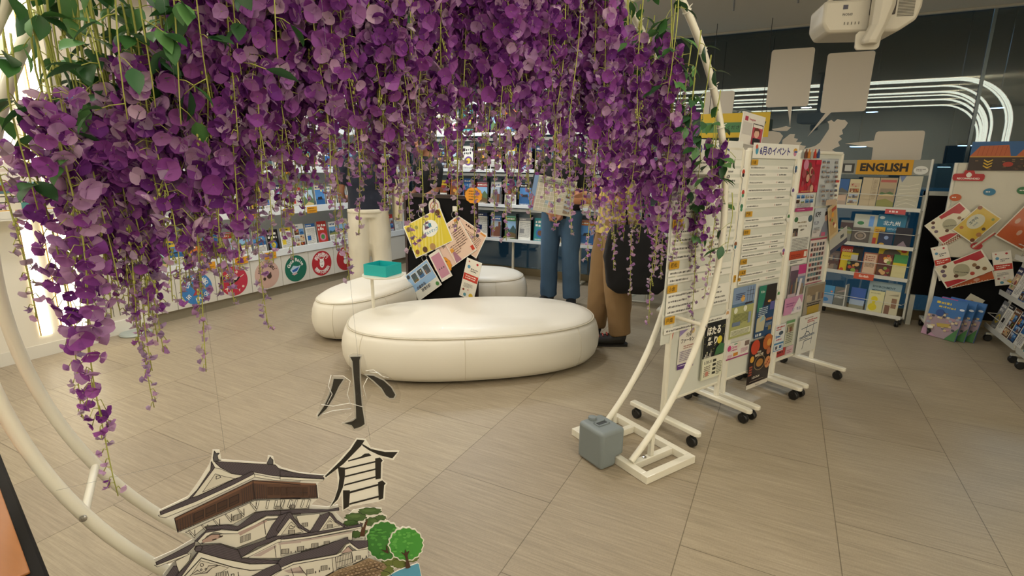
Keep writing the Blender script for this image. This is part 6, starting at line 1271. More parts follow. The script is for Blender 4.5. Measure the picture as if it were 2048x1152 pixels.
# lower left wing
c.roof(A1((50, 998), (200, 925), (380, 830), (372, 862), (310, 925), (58, 1022)), (1, -.5), 3); c.wall(A1((38, 1022), (60, 1022), (312, 925), (330, 935), (200, 985), (62, 1038)), 'e2dfd2')
c.wall(A1((215, 990), (345, 925), (330, 985), (240, 1090))); c.roof(A1((110, 1152), (200, 1030), (225, 1030), (245, 1085), (205, 1152), (120, 1400), (60, 1400)), (-.5, 1), 3)
c.roof(A1((372, 890), (385, 862), (590, 848), (740, 902), (768, 968), (1100, 988), (1271, 955), (1271, 985), (1080, 1012), (840, 1012), (600, 965), (405, 908)), (1, .25), 3.2)
c.wall(A1((400, 910), (600, 968), (840, 1018), (1085, 1014), (1015, 1062), (840, 1066), (700, 1040), (430, 960), (250, 1152), (200, 1260), (150, 1300), (215, 1152)), 'e2dfd2')
c.wall(A1((432, 965), (700, 1045), (840, 1070), (960, 1064), (780, 1152), (700, 1260), (240, 1300), (260, 1150))); c.wall(A1((425, 985), (660, 1045), (520, 1130), (330, 1130)), 'd6d1c4')
c.P(A1((330, 1112), (400, 1060), (430, 1085), (470, 1065), (490, 1025), (600, 1020), (520, 1050), (480, 1090), (390, 1100)), '4a4240'); c.P(A1((340, 1110), (400, 1068), (430, 1090), (470, 1070), (492, 1032), (560, 1028), (515, 1046), (474, 1082), (392, 1092)), 'c9c4b8')
for x, y, r in ((436, 1020, 14), (470, 1055, 8), (430, 1060, 8)): c.Ln([(300+(x+r*math.cos(t))/4.2367, 880+(y+r*math.sin(t))/4.2367) for t in [k*.785 for k in range(8)]], closed=True)
c.Ln(A1((650, 1070), (670, 1152), (690, 1280))); c.Ln(A1((740, 1080), (750, 1152), (760, 1240))); win(A1, 555, 1090, 85, 50, .2, 6); win(A1, 470, 1130, 60, 50, .2, 5); c.Ln(A1((682, 1098), (705, 1094), (706, 1118), (684, 1120)), closed=True)
c.roof(A1((405, 855), (425, 850), (440, 870), (425, 905), (385, 905), (375, 880)), (1, 0), 5); c.roof(A1((320, 1010), (400, 905), (405, 915), (260, 1120), (200, 1210), (170, 1210), (240, 1085)), (-.6, 1), 4)
# lower right roof, wall, gate, stones
c.roof(A1((790, 1152), (960, 1055), (1180, 968), (1271, 955), (1271, 990), (1200, 1008), (1060, 1080), (930, 1160), (700, 1300), (640, 1300)), (1, -.75), 3)
c.roof(A2((0, 962), (330, 872), (440, 830), (558, 788), (560, 812), (600, 820), (725, 818), (728, 868), (645, 888), (600, 850), (575, 828), (530, 850), (462, 930), (100, 992), (0, 1045), (-30, 1000)), (1, -.55), 3)
c.wall(A1((930, 1165), (1060, 1085), (1200, 1012), (1271, 995), (1271, 1015), (1210, 1030), (960, 1180), (760, 1310), (720, 1300)), 'e2dfd2'); c.wall(A2((0, 1040), (100, 998), (462, 935), (500, 915), (545, 850), (580, 838), (620, 870), (650, 890), (728, 872), (728, 885), (640, 905), (600, 880), (575, 858), (550, 870), (510, 930), (470, 952), (100, 1015), (0, 1062)), 'e2dfd2')
c.wall(A2((-200, 1210), (0, 1065), (100, 1018), (470, 955), (510, 932), (600, 905), (728, 888), (730, 955), (610, 1010), (480, 1050), (300, 1150), (0, 1400), (-300, 1400), (-260, 1260)))
c.P(A2((500, 925), (560, 865), (600, 905)), 'b8a09a'); c.Ln(A2((500, 925), (560, 865), (600, 905))); c.P(A2((20, 1068), (160, 1030), (200, 1090), (180, 1060), (60, 1085)), 'b8a8a4'); c.Ln(A2((80, 1045), (112, 1140))); c.Ln(A2((150, 1030), (215, 1110), (215, 1135), (120, 1150)))
gate = A2((452, 955), (590, 915), (602, 1000), (462, 1048)); c.P(gate, 'd2cdc0'); c.hatch(gate, (.08, 1), 3.2, '4a4644', .0014); c.Ln(gate, closed=True); c.Ln(A2((456, 1000), (598, 962))); c.wall(A2((425, 960), (452, 953), (464, 1070), (436, 1082)), 'cfcabd'); c.wall(A2((440, 1072), (600, 1010), (606, 1026), (446, 1088)), 'cfcabd')
win(A2, 210, 1058, 58, 38, .15, 6); win(A2, 332, 1028, 52, 38, .15, 6); win(A2, 625, 945, 40, 30, .12, 5); win(A2, 20, 1110, 40, 38, .15, 5)
for x, y in ((282, 1068), (315, 1060), (396, 1040), (612, 975), (675, 958), (708, 940)): c.P(A2((x, y), (x+9, y), (x+9, y+18), (x, y+18)), '4a4644')
ston = A2((310, 1150), (480, 1055), (610, 1015), (730, 960), (860, 1005), (885, 1040), (820, 1090), (790, 1150), (720, 1450), (60, 1450), (100, 1300)); c.P(ston, '9a8468')
g = random.Random(12)
def inpoly(x, y, P):
    r = False
    for i in range(len(P)):
        (x0, y0), (x1, y1) = P[i], P[i-1]
        if (y0 > y) != (y1 > y) and x < (x1-x0)*(y-y0)/(y1-y0)+x0: r = not r
    return r
for j in range(24):
    for i in range(26):
        x = 600+i*7.6+(j % 2)*3.8+g.uniform(-1, 1); y = 1118+j*5.4-(i*1.9)+g.uniform(-.8, .8)
        q = [(x+3.5*math.cos(t+g.uniform(-.2, .2))*1.0, y+2.4*math.sin(t)) for t in (0.3, 1.2, 2.2, 3.3, 4.3, 5.3)]
        if all(inpoly(a, b, ston) for a, b in q): c.P(q, g.choice(['a8917a', '9f8a70', 'b09a80', '94806a'])); c.Ln(q, '6a5644', .0009, True)
c.Ln(ston, closed=True)
# moat
moat = A2((905, 1152), (1000, 1100), (1160, 1040), (1172, 1045), (1195, 1160), (1230, 1500), (700, 1500), (780, 1250)); 
c.put('castle_panel', cs, .0)
cm = Cut(A2((900, 1148), (1000, 1098), (1160, 1036), (1176, 1042), (1200, 1160), (1240, 1500), (690, 1500), (770, 1250)), 'e9e6dc'); cm.P(moat, '5ea6c8'); cm.put('moat_piece', cs, .004)
def blob(cx, cy, rx, ry, n, seed, amp=.07):
    g = random.Random(seed); return [(cx+rx*(1+amp*math.sin(n*t)+g.uniform(-.02, .02))*math.cos(t), cy+ry*(1+amp*math.sin(n*t))*math.sin(t)) for t in [6.2832*k/72 for k in range(72)]]
def tree(name, cx, cy, rx, ry, col, col2, off, lb, trunk=None, back='e9e6dc', sd=1):
    B_ = A2(*blob(cx, cy, rx+10, ry+10, 17, sd, .035)); t_ = Cut(B_, back); t_.P(A2(*blob(cx, cy, rx, ry, 17, sd, .035)), col); g = random.Random(sd)
    for _ in range(26): x, y = cx+rx*.75*g.uniform(-1, 1), cy+ry*.75*g.uniform(-1, 1); t_.P(A2(*blob(x, y, rx*g.uniform(.06, .16), ry*g.uniform(.04, .08), 5, 3, .1)), col2)
    if trunk: t_.P(A2(*trunk), '4a3428')
    return t_.put(name, cs, off, label=lb)
pn = Cut(A2((535, 700), (560, 650), (620, 590), (720, 570), (860, 575), (862, 620), (905, 640), (890, 690), (800, 720), (760, 760), (790, 820), (700, 830), (600, 818), (598, 740)), 'e9e6dc')
for q in ((640, 650, 90, 35), (760, 600, 95, 30), (600, 700, 60, 25), (780, 690, 60, 38), (850, 655, 45, 22), (640, 795, 45, 30), (735, 785, 35, 25)): pn.P(A2(*blob(*q, 9, int(q[0]), .08)), '4f6a3c'); pn.Ln(A2(*blob(*q, 9, int(q[0]), .08)), '26301c', .0012, True)
for q in ((630, 640, 50, 14), (750, 592, 60, 12), (790, 680, 30, 14)): pn.P(A2(*blob(*q, 7, 5, .1)), '5f7a48')
pn.P(A2((672, 812), (690, 740), (676, 690), (690, 700), (700, 740), (715, 700), (735, 665), (742, 680), (722, 740), (712, 812)), '5a3c2c'); pn.put('pine_tree', cs, .002, label='dark green pine cutout')
bu = Cut(A2((560, 1000), (870, 985), (900, 1010), (1000, 960), (1140, 945), (1172, 990), (1040, 1050), (900, 1120), (860, 1180), (700, 1190), (700, 1140), (800, 1090), (880, 1040)), 'e9e6dc')
for q in ((930, 1020, 70, 40), (880, 1100, 80, 48), (1110, 990, 60, 38), (770, 1165, 70, 28), (1010, 1040, 60, 40)): bu.P(A2(*blob(*q, 11, int(q[0]), .06)), '6f7c40'); bu.Ln(A2(*blob(*q, 11, int(q[0]), .06)), '3a4424', .001, True)
bu.put('bushes', cs, .003, label='olive bushes cutout')
tree('round_tree', 880, 845, 150, 160, '3f8038', '57a048', .006, 'green round tree, rear one', [(845, 915), (895, 925), (890, 870), (905, 900), (915, 950), (895, 945)], sd=4)
tree('round_tree', 1060, 868, 140, 135, '4a9a40', '66b454', .0095, 'bright green round tree, front one', [(1005, 925), (1045, 945), (1052, 905), (1062, 935), (1090, 915), (1070, 960), (1080, 1010), (1096, 1060), (1075, 1070), (1052, 1070), (1058, 1010), (1048, 965)], sd=9)

# characters
def chars(name, strokes, backing, lb, off):
    e = thing(name, lb, 'signboard', SPO+RU*sp(*strokes[0][0])[0]+V((0, 0, sp(*strokes[0][0])[1])))
    b = Cut(backing, 'e9e6dc', .002)
    for s_ in strokes: b.P(s_, '25231f')
    o = b.put('character_panel', e, off); return e
k1 = [A3((1048, 60), (1100, 58), (1094, 76), (1096, 180), (1106, 300), (1118, 372), (1120, 395), (1100, 408), (1068, 418), (1056, 400), (1018, 390), (1060, 380), (1078, 366), (1074, 250), (1066, 160), (1060, 82)),
      A3((966, 168), (1015, 170), (992, 205), (965, 262), (930, 318), (888, 358), (886, 352), (918, 305), (945, 250), (960, 200)), A3((1128, 150), (1165, 154), (1215, 178), (1252, 212), (1273, 248), (1264, 264), (1245, 264), (1226, 250), (1205, 215), (1165, 178))]
def grow(pts, d):
    n = len(pts); out = []; cx = sum(p[0] for p in pts)/n; cy = sum(p[1] for p in pts)/n
    ar = sum(pts[i][0]*pts[(i+1) % n][1]-pts[(i+1) % n][0]*pts[i][1] for i in range(n)); sg = 1 if ar > 0 else -1
    for i in range(n):
        (x0, y0), (x1, y1), (x2, y2) = pts[i-1], pts[i], pts[(i+1) % n]
        a = V((y1-y0, -(x1-x0))).normalized()*sg; b = V((y2-y1, -(x2-x1))).normalized()*sg; m = (a+b); 
        m = m.normalized()*min(d/max(.35, m.length/2), d*1.8) if m.length > .1 else a*d
        out.append((x1+m.x, y1+m.y))
    return out
e = thing('character_sign', 'black brush character of three strokes with white rim in crinkled clear film, above the castle', 'signboard', SPO+RU*sp(710, 785)[0]+V((0, 0, sp(710, 785)[1])))
for s_ in k1:
    b = Cut(grow(s_, 2.6), 'e6e3da', .002); b.P(s_, '25231f'); b.put('stroke', e, .0)
fm = A3((880, 372), (895, 290), (948, 145), (1040, 118), (1040, 48), (1060, 38), (1112, 45), (1132, 120), (1220, 140), (1275, 180), (1298, 240), (1290, 285), (1250, 285), (1150, 245), (1120, 300), (1128, 400), (1090, 425), (1060, 424), (1005, 395), (1010, 380), (1060, 330), (930, 355))
MB().prism([SPO+SN*.006+RU*sp(*q)[0]+V((0, 0, sp(*q)[1])) for q in fm], SN*.0006).build('clear_film', FILM, e)
HL = mat('film_glint', 'f4f4f0', rough=.15, coat=1)  # solid white, paints in the highlights along the film's creases
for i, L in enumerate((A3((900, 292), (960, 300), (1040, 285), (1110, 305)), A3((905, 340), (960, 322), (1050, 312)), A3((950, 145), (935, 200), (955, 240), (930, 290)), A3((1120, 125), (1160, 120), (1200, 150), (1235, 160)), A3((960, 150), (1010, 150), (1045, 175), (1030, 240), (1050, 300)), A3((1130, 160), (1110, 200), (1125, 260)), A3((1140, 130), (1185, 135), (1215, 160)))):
    MB().tube([SPO+SN*.0075+RU*sp(*q)[0]+V((0, 0, sp(*q)[1])) for q in L], .0011, 6).build('crease_glint', HL, e, smooth='all')
k2 = [A3((1080, 468), (1118, 472), (1100, 500), (1012, 590), (925, 656), (920, 650), (1000, 572), (1050, 515)), A3((1104, 488), (1150, 515), (1220, 530), (1283, 530), (1256, 562), (1190, 546), (1140, 522), (1108, 500)),
      A3((1035, 572), (1098, 553), (1118, 538), (1140, 537), (1152, 548), (1036, 578)), A3((984, 604), (1020, 608), (1020, 650), (1010, 705), (985, 765), (944, 806), (968, 765), (986, 710), (992, 660)),
      A3((1018, 610), (1172, 574), (1172, 582), (1018, 618)), A3((1170, 562), (1194, 557), (1208, 572), (1200, 582), (1198, 662), (1172, 667)), A3((1020, 648), (1172, 611), (1172, 619), (1020, 656)), A3((1018, 690), (1172, 650), (1172, 658), (1014, 699)),
      A3((1010, 720), (1044, 720), (1044, 740), (1040, 800), (1012, 817)), A3((1042, 726), (1186, 688), (1186, 697), (1044, 736)), A3((1184, 680), (1205, 671), (1222, 686), (1214, 696), (1210, 760), (1188, 769)), A3((1042, 784), (1190, 746), (1190, 755), (1041, 793))]
e = thing('character_sign', 'black brush character of many strokes on white, between the castle roof and the film-wrapped one', 'signboard', SPO+RU*sp(735, 950)[0]+V((0, 0, sp(735, 950)[1])))
bk = A3((1078, 461), (1124, 466), (1150, 508), (1222, 523), (1292, 524), (1262, 570), (1206, 560), (1216, 573), (1207, 586), (1206, 666), (1232, 686), (1222, 700), (1218, 766), (1184, 778), (1050, 802), (1008, 825), (1003, 745), (985, 775), (938, 815), (975, 745), (986, 690), (976, 612), (925, 664), (912, 654), (995, 568), (1045, 510))
b = Cut(bk, 'e9e6dc', .002)
for s_ in k2: b.P(s_, '25231f')
b.put('character_panel', e, .0045)
# nylon threads that hold the cutouts to the hoop
NYL = glassy('nylon_thread', (.9, .9, .9), .02, .3, None, (.6, .6, .6))
for p, q, lb in (((112, 981), (433, 905), 'clear nylon thread from the left hoop to the castle roof'), ((660, 1000), (640, 700), ''), ((715, 712), (715, -300), 'clear nylon thread running up from the film-wrapped character'), ((450, 905), (430, -200), 'clear nylon thread running up from the castle roof'), ((740, 880), (735, 850), 'short nylon thread between the two characters')):
    if not lb: continue
    a_ = SPO+SN*.004+RU*sp(*p)[0]+V((0, 0, sp(*p)[1])); b_ = SPO+SN*.004+RU*sp(*q)[0]+V((0, 0, sp(*q)[1]))
    if p[0] == 112: a_ = on_plane(*p, RC+SN*.017, SN)
    if q[1] < -100:
        u = sp(*p)[0]; a_ = SPO+SN*.004+RU*u+V((0, 0, sp(*p)[1])); b_ = RC+RU*u+V((0, 0, math.sqrt(RR_**2-u*u)))
    tag(MB().tube([a_, b_], .0005, 5).build('nylon_thread', NYL), lb, 'thread', 'nylon threads')

# ------------------------------------------------------------------ artificial wisteria
GRNS = ['2f5a2e', '3b6b36', '2a4f2c', '4f7f45', '3a6440', '5f8f52']
PUR = ['7a3890', '8b469e', '9a52a8', 'a663b2', '6e3082', '944a9f', 'a25ca9', 'b077b8']
PAL = ['bb92c0', 'cba6cb', 'b083b9', 'd6b6d2', 'b98fba', 'c79fc3']
TIP = ['b096b8', 'bfa6c2', 'a68cb2', 'c8b4c6', 'b4a0b0']
def leaf(mb, p, d, up, L, W, col):
    """folded pointed oval leaf"""
    d = d.normalized(); s_ = d.cross(up); s_ = s_.normalized() if s_.length > .05 else d.cross(V((1, .2, 0))).normalized(); n = s_.cross(d)
    rows = [(0, .0, 0), (.18, .62, .01), (.42, 1.0, .02), (.68, .82, .0), (.88, .38, -.04), (1.0, .0, -.09)]
    vs = []; fs = []
    for t, w_, z in rows:
        c = p+d*(L*t)+n*(z*L)
        vs += [c-s_*(W*.5*w_)+n*(W*.12*w_), c, c+s_*(W*.5*w_)+n*(W*.12*w_)]
    for i in range(len(rows)-1):
        a = i*3; fs += [(a, a+1, a+4, a+3), (a+1, a+2, a+5, a+4)]
    mb.add(vs, fs, col)
def petal(mb, p, d, nrm, r, col, cup=.25, g=random):
    """rounded fan petal from p along d"""
    s_ = d.cross(nrm).normalized(); vs = [p]; k = 7; fs = []
    for i in range(k):
        a = R(-62+124*i/(k-1)); rr_ = r*(1-.10*abs(math.sin(a*1.5)))*(1+g.uniform(-.07, .07))
        vs.append(p+d*(rr_*math.cos(a))+s_*(rr_*math.sin(a)*.98)+nrm*(r*cup*(abs(math.sin(a))*.55-.1)+g.uniform(-.04, .04)*r))
    mid = [p+d*(r*.5)+s_*(r*.42*q)-nrm*(r*.08) for q in (-1, 0, 1)]
    m0 = len(vs); vs += mid
    fs += [(0, 1, m0), (0, m0, m0+1), (0, m0+1, m0+2), (0, m0+2, k), (m0, 1, 2), (m0, 2, 3), (m0, 3, m0+1), (m0+1, 3, 4), (m0+1, 4, 5), (m0+1, 5, m0+2), (m0+2, 5, 6), (m0+2, 6, 7)]
    mb.add(vs, fs, col)
def floret(mb, sm, p, out, r, cols, g):
    ax = (out+V((0, 0, -.45+g.uniform(-.5, .5)))+V((g.uniform(-.5, .5), g.uniform(-.5, .5), 0))).normalized()
    b = ax.cross(V((0, 0, 1))); b = b.normalized() if b.length > .1 else V((1, 0, 0)); c_ = ax.cross(b)
    n = g.choice([4, 4, 5, 3]); a0 = g.uniform(0, 6.28); col = g.choice(cols)
    for i in range(n):
        a = a0+6.2832*i/n+g.uniform(-.25, .25); rad = b*math.cos(a)+c_*math.sin(a); fl = g.uniform(.25, .75)
        d = (rad+ax*fl).normalized(); nr = (ax-rad*fl).normalized()
        petal(mb, p+rad*r*.05, d, nr, r*g.uniform(.82, 1.1), col if g.random() < .75 else g.choice(cols), g.uniform(.1, .5), g)
def stud(mb, p, r, cols, g):
    """closed bud-like small floret"""
    d = V((g.uniform(-1, 1), g.uniform(-1, 1), -.3)).normalized(); col = g.choice(cols)
    for i in range(3):
        q = (d+V((g.uniform(-.9, .9), g.uniform(-.9, .9), g.uniform(-.4, .5)))).normalized(); nr = q.cross(V((g.uniform(-1, 1), g.uniform(-1, 1), .3))).normalized()
        petal(mb, p, q, nr, r, col, .5, g)
def make_strand(kind, L, seed, tint, s0=None):
    g = random.Random(seed*77+int(L*100)); st = MB(); lf = MB(); bl = MB(); st.col = None
    ph = g.uniform(0, 6.28); wob = lambda z: V((math.sin(z*5+ph)*.012+math.sin(z*13+ph)*.004, math.cos(z*6+ph)*.012, 0))
    N = max(8, int(L/.06)); P = [V((0, 0, -L*i/N))+wob(L*i/N)*min(1, i/3) for i in range(N+1)]
    st.tube(P, [.0028-.0014*i/N for i in range(N+1)], 5)
    at = lambda z: V((0, 0, -z))+wob(z)*min(1, z/.18)
    cols = {'deep': PUR*3+PAL[:4], 'mix': PUR*2+PAL*2, 'pale': PUR+PAL+TIP[:2]}[tint]
    leaf_to = (s0+.08 if s0 is not None else 0) or {'mass': .30, 'long': .30, 'thin': .28, 'leafy': L, 'lefty': .60}[kind]*(1 if kind == 'leafy' else 1)
    z = .05
    while z < leaf_to:
        base = at(z); a = g.uniform(0, 6.28); dr = V((math.cos(a), math.sin(a), g.uniform(-.9, -.2))).normalized()
        ln = g.uniform(.03, .075); tip = base+dr*ln; st.tube([base, base+dr*ln*.5+V((0, 0, .004)), tip], .0013, 4)
        m = g.choice([1, 2, 3]) if kind in ('leafy', 'lefty') else g.choice([1, 1, 2])
        for q in range(m):
            d = (dr+V((g.uniform(-.9, .9), g.uniform(-.9, .9), g.uniform(-.9, .2)))).normalized(); leaf(lf, tip-dr*ln*.25*q, d, V((g.uniform(-.6, .6), g.uniform(-.6, .6), 1)), g.uniform(.06, .085), g.uniform(.032, .042), g.choice(GRNS))
        z += (g.uniform(.05, .11) if kind == 'leafy' else g.uniform(.16, .34)) if kind in ('leafy', 'lefty') else g.uniform(.09, .17)
    if kind != 'leafy':
        start = {'mass': .12, 'long': .22, 'thin': .30, 'lefty': .60}[kind]; z = start if s0 is None else s0; tipL = {'mass': .26, 'long': .5, 'thin': L, 'lefty': .38}[kind]
        while z < L:
            rem = L-z; f = min(1, rem/tipL); base = at(z)
            if kind != 'thin' and rem > tipL*.45:
                n = g.choice([2, 2, 3]) if rem > tipL else g.choice([1, 2])
                for _ in range(n):
                    a = g.uniform(0, 6.28); out = V((math.cos(a), math.sin(a), 0)); ln = g.uniform(.018, .052)*max(.5, f); tip = base+out*ln+V((0, 0, -g.uniform(.0, .03)))
                    st.tube([base, base+out*ln*.5+V((0, 0, .006)), tip], .0011, 4); floret(bl, st, tip, out, (.027*g.uniform(.75, 1.15))*max(.6, f), cols, g)
                z += g.uniform(.014, .026)
            else:
                a = g.uniform(0, 6.28); out = V((math.cos(a), math.sin(a), 0)); ln = g.uniform(.012, .026)*(.6+.4*f); tip = base+out*ln+V((0, 0, -.008))
                st.tube([base, base+out*ln*.6+V((0, 0, .004)), tip], .0014, 4); stud(bl, tip, .0165*(.85+.35*min(1, rem/.45))*g.uniform(.85, 1.15), TIP+PAL[:3] if kind == 'thin' or g.random() < .8 else cols, g)
                z += g.uniform(.018, .03)
        for _ in range(3 if kind == 'mass' else 1):      # bare yellow-green bud sprigs
            z = g.uniform(start, L*.9); b_ = at(z); d = V((g.uniform(-.5, .5), g.uniform(-.5, .5), -1)).normalized(); e_ = b_+d*.06; st.tube([b_, e_], .0012, 4)
            for q in range(4): st.ball(e_-d*.012*q+V((g.uniform(-.006, .006), g.uniform(-.006, .006), 0)), .0035, (1, 1, 1.6), 5, 3)
    return st, lf, bl
PROTO = {}
def strand(kind, L, seed, tint, loc, rot, label, group, s0=None):
    Lq = round(L*10)/10 if L < .9 else round(L*6.67)/6.67; Lq = round(Lq, 2); s0 = None if s0 is None else round(max(.08, min(s0, L-.25))*8)/8; key = (kind, Lq, seed, tint, s0)
    e = bpy.data.objects.new('wisteria_strand', None); COL.objects.link(e); e.location = V(loc)*UNIT; e.rotation_euler = (0, 0, rot); ORG[e.name] = V(loc)
    k = L/Lq; e.scale = (1, 1, k); e['label'] = label; e['category'] = 'wisteria'; e['group'] = group
    if key not in PROTO:
        st, lf, bl = make_strand(kind, Lq, seed, tint, s0); out = []
        ORG['zero'] = V((0, 0, 0))
        class _P: name = 'zero'
        for mb, nm_, m_ in ((st, 'stem', STEM), (lf, 'leaves', LEAF), (bl, 'blossoms', PETAL)):
            if mb.v:
                o = mb.build(nm_, m_, None, origin=(0, 0, 0), smooth='all'); o.location = (0, 0, 0); o.parent = e; out.append(o)
        PROTO[key] = out
    else:
        for o in PROTO[key]:
            c_ = o.copy(); c_.parent = e; COL.objects.link(c_)
    return e
rg = random.Random(2024)
# lower edge of the curtain, as picture points for laying out
BOT = [(120, 420), (160, 560), (210, 650), (260, 660), (310, 735), (350, 650), (400, 580), (450, 585), (500, 560), (545, 540), (600, 440), (650, 400), (700, 370), (750, 430), (800, 400), (860, 380), (900, 390), (960, 350), (1020, 440), (1080, 370), (1150, 430), (1200, 460), (1250, 510), (1300, 540), (1350, 540), (1400, 550), (1440, 500), (1470, 400)]
def bot(x):
    for (x0, y0), (x1, y1) in zip(BOT, BOT[1:]):
        if x0 <= x <= x1: return y0+(y1-y0)*(x-x0)/(x1-x0)
    return 400
ZONES = [(200, 'before the glowing light strips'), (380, 'before the near end of the wall shelves'), (560, 'before the sticker cabinets'), (700, 'before the far end of the wall shelves'), (830, 'before the person in navy'), (990, 'above the black sign panel'), (1180, 'above the opened map'), (1330, 'before the yellow shirt and black bag'), (3000, 'beside the near notice board')]
def zone(x):
    for z_, n_ in ZONES:
        if x < z_: return n_
def hang(px, ybot, kind, tint, seed, lab=None, n=None, jit=True):
    n = rg.uniform(-.01, RD+.02) if n is None else n
    q = on_plane(px, ybot, RC+RN*n, SN); d = q-RC; u = max(-1.37, min(1.375, d.dot(RU)))
    top = RC+RN*n+RU*u; top.z = RC.z+math.sqrt(RR_**2-u*u)-(.012 if u*u < 1.2 else 0)
    L = max(.3, top.z-q.z)
    row = 'front' if n < .1 else ('middle' if n < .19 else 'back')
    s0 = None
    if kind != 'leafy' and (px < 430 or px > 1225):
        yt = 205-max(0, px-290)*1.4 if px < 430 else 40+(px-1225)*.75
        s0 = top.z-on_plane(px, max(yt, -40)+rg.uniform(-25, 35), RC+RN*n, SN).z
    kn = {'mass': 'full purple', 'long': 'long tapering', 'thin': 'thin pale', 'leafy': 'green leafy', 'lefty': 'leaf-topped purple'}[kind]
    lb = lab or '%s wisteria strand %s, %s of curtain' % (kn, zone(px), row)
    return strand(kind, L, seed, tint, top, rg.uniform(0, 6.28), lb, lab and 'single strands of the wisteria curtain' or '%s wisteria strands %s, %s' % (kn, zone(px), row), s0)
x = 132.0; i = 0
while x < 1452:
    yb = bot(x)+rg.uniform(-90, 10); lefty = x < 430
    hang(x, yb, 'lefty' if lefty and rg.random() < .85 else ('mass' if rg.random() < .8 else 'long'), rg.choice(['deep', 'deep', 'mix', 'mix', 'pale'] if x < 600 else ['deep', 'deep', 'mix', 'deep']), i % 3)
    x += rg.uniform(8, 14) if x > 560 else rg.uniform(10, 16); i += 1
# shorter filler strands so the upper curtain closes
x = 440.0
while x < 1400:
    hang(x, bot(x)*rg.uniform(.35, .75), 'mass', rg.choice(['deep', 'mix', 'mix']), i % 3); x += rg.uniform(13, 22); i += 1
# thin pale tails that hang lowest
for px, yb, lb in [(68, 640, 'thin pale strand at the far left edge ending before the light strips'), (170, 830, 'pale strand left of the longest one, ending low over the floor'), (243, 990, 'longest pale strand, its tip just above the castle roof at left'), (316, 812, 'pale thin strand ending over the floor, right of the longest one'), (424, 740, 'pale thin strand ending over the floor below the blue sticker'), (540, 655, 'pale thin strand ending below the beige sticker'),
                   (466, 610, None), (690, 560, 'pale thin strand ending by the white-cat sticker'), (672, 500, None), (720, 470, None), (818, 500, 'thin strand over the yellow card, ending at its lower left'), (842, 480, None), (800, 440, None), (868, 440, None), (910, 460, None), (945, 480, None), (1010, 480, 'thin strand ending over the back rack beside the black panel'), (985, 460, None), (1060, 440, None), (1092, 400, None), (1112, 460, None), (1140, 470, 'thin strand ending below the opened map'),
                   (1175, 520, None), (1200, 500, None), (1225, 540, 'pale thin strand over the black bag, left one'), (1262, 590, 'pale thin strand over the black bag, longer right one'), (1300, 650, 'pale thin strand ending over the floor beside the ring'), (1325, 560, None), (1348, 520, None), (1412, 600, None), (1422, 655, 'thin strand hanging along the front hoop over the notice board'), (1380, 540, None), (765, 420, None), (590, 520, None), (1190, 460, None)]:
    hang(px, yb, 'thin' if px > 250 or px < 100 else 'long', 'pale' if px > 250 or px < 100 else 'mix', i % 3, lb, rg.uniform(0, RD)); i += 1
hang(306, 740, 'long', 'deep', 1, 'heavy deep purple strand ending over the floor left of the castle gable', .1)
hang(268, 690, 'long', 'deep', 2, 'deep purple strand ending over the floor by the grey base plate', .16)
# leafy vines at the ends and along the top left
for k_, (px, yb) in enumerate([(78, 420), (128, 300), (170, 240), (215, 210), (250, 250), (300, 230), (345, 190), (400, 200), (440, 160), (480, 130), (530, 90), (780, 90), (835, 70), (1240, 90), (1290, 150), (1330, 160), (1372, 190), (1400, 270), (1432, 300), (1442, 410), (1480, 440), (1390, 220), (1355, 240)]):
    hang(px, yb, 'leafy', 'deep', k_ % 3, {78: 'leafy vine at the far left hanging before the harbour picture', 1480: 'leafy vine dangling before the header of the near board', 1442: 'leafy vine on the front hoop beside the near board header'}.get(px), rg.uniform(-.01, RD) if px != 1480 else -.04); i += 1

for k_, (px, yb) in enumerate([(205, 190), (262, 240), (318, 215), (372, 250), (428, 215), (492, 150), (556, 120), (1405, 300), (1425, 350), (1452, 330), (1385, 260), (1340, 200)]):
    hang(px, yb, 'leafy', 'deep', k_ % 3, None, -.035)

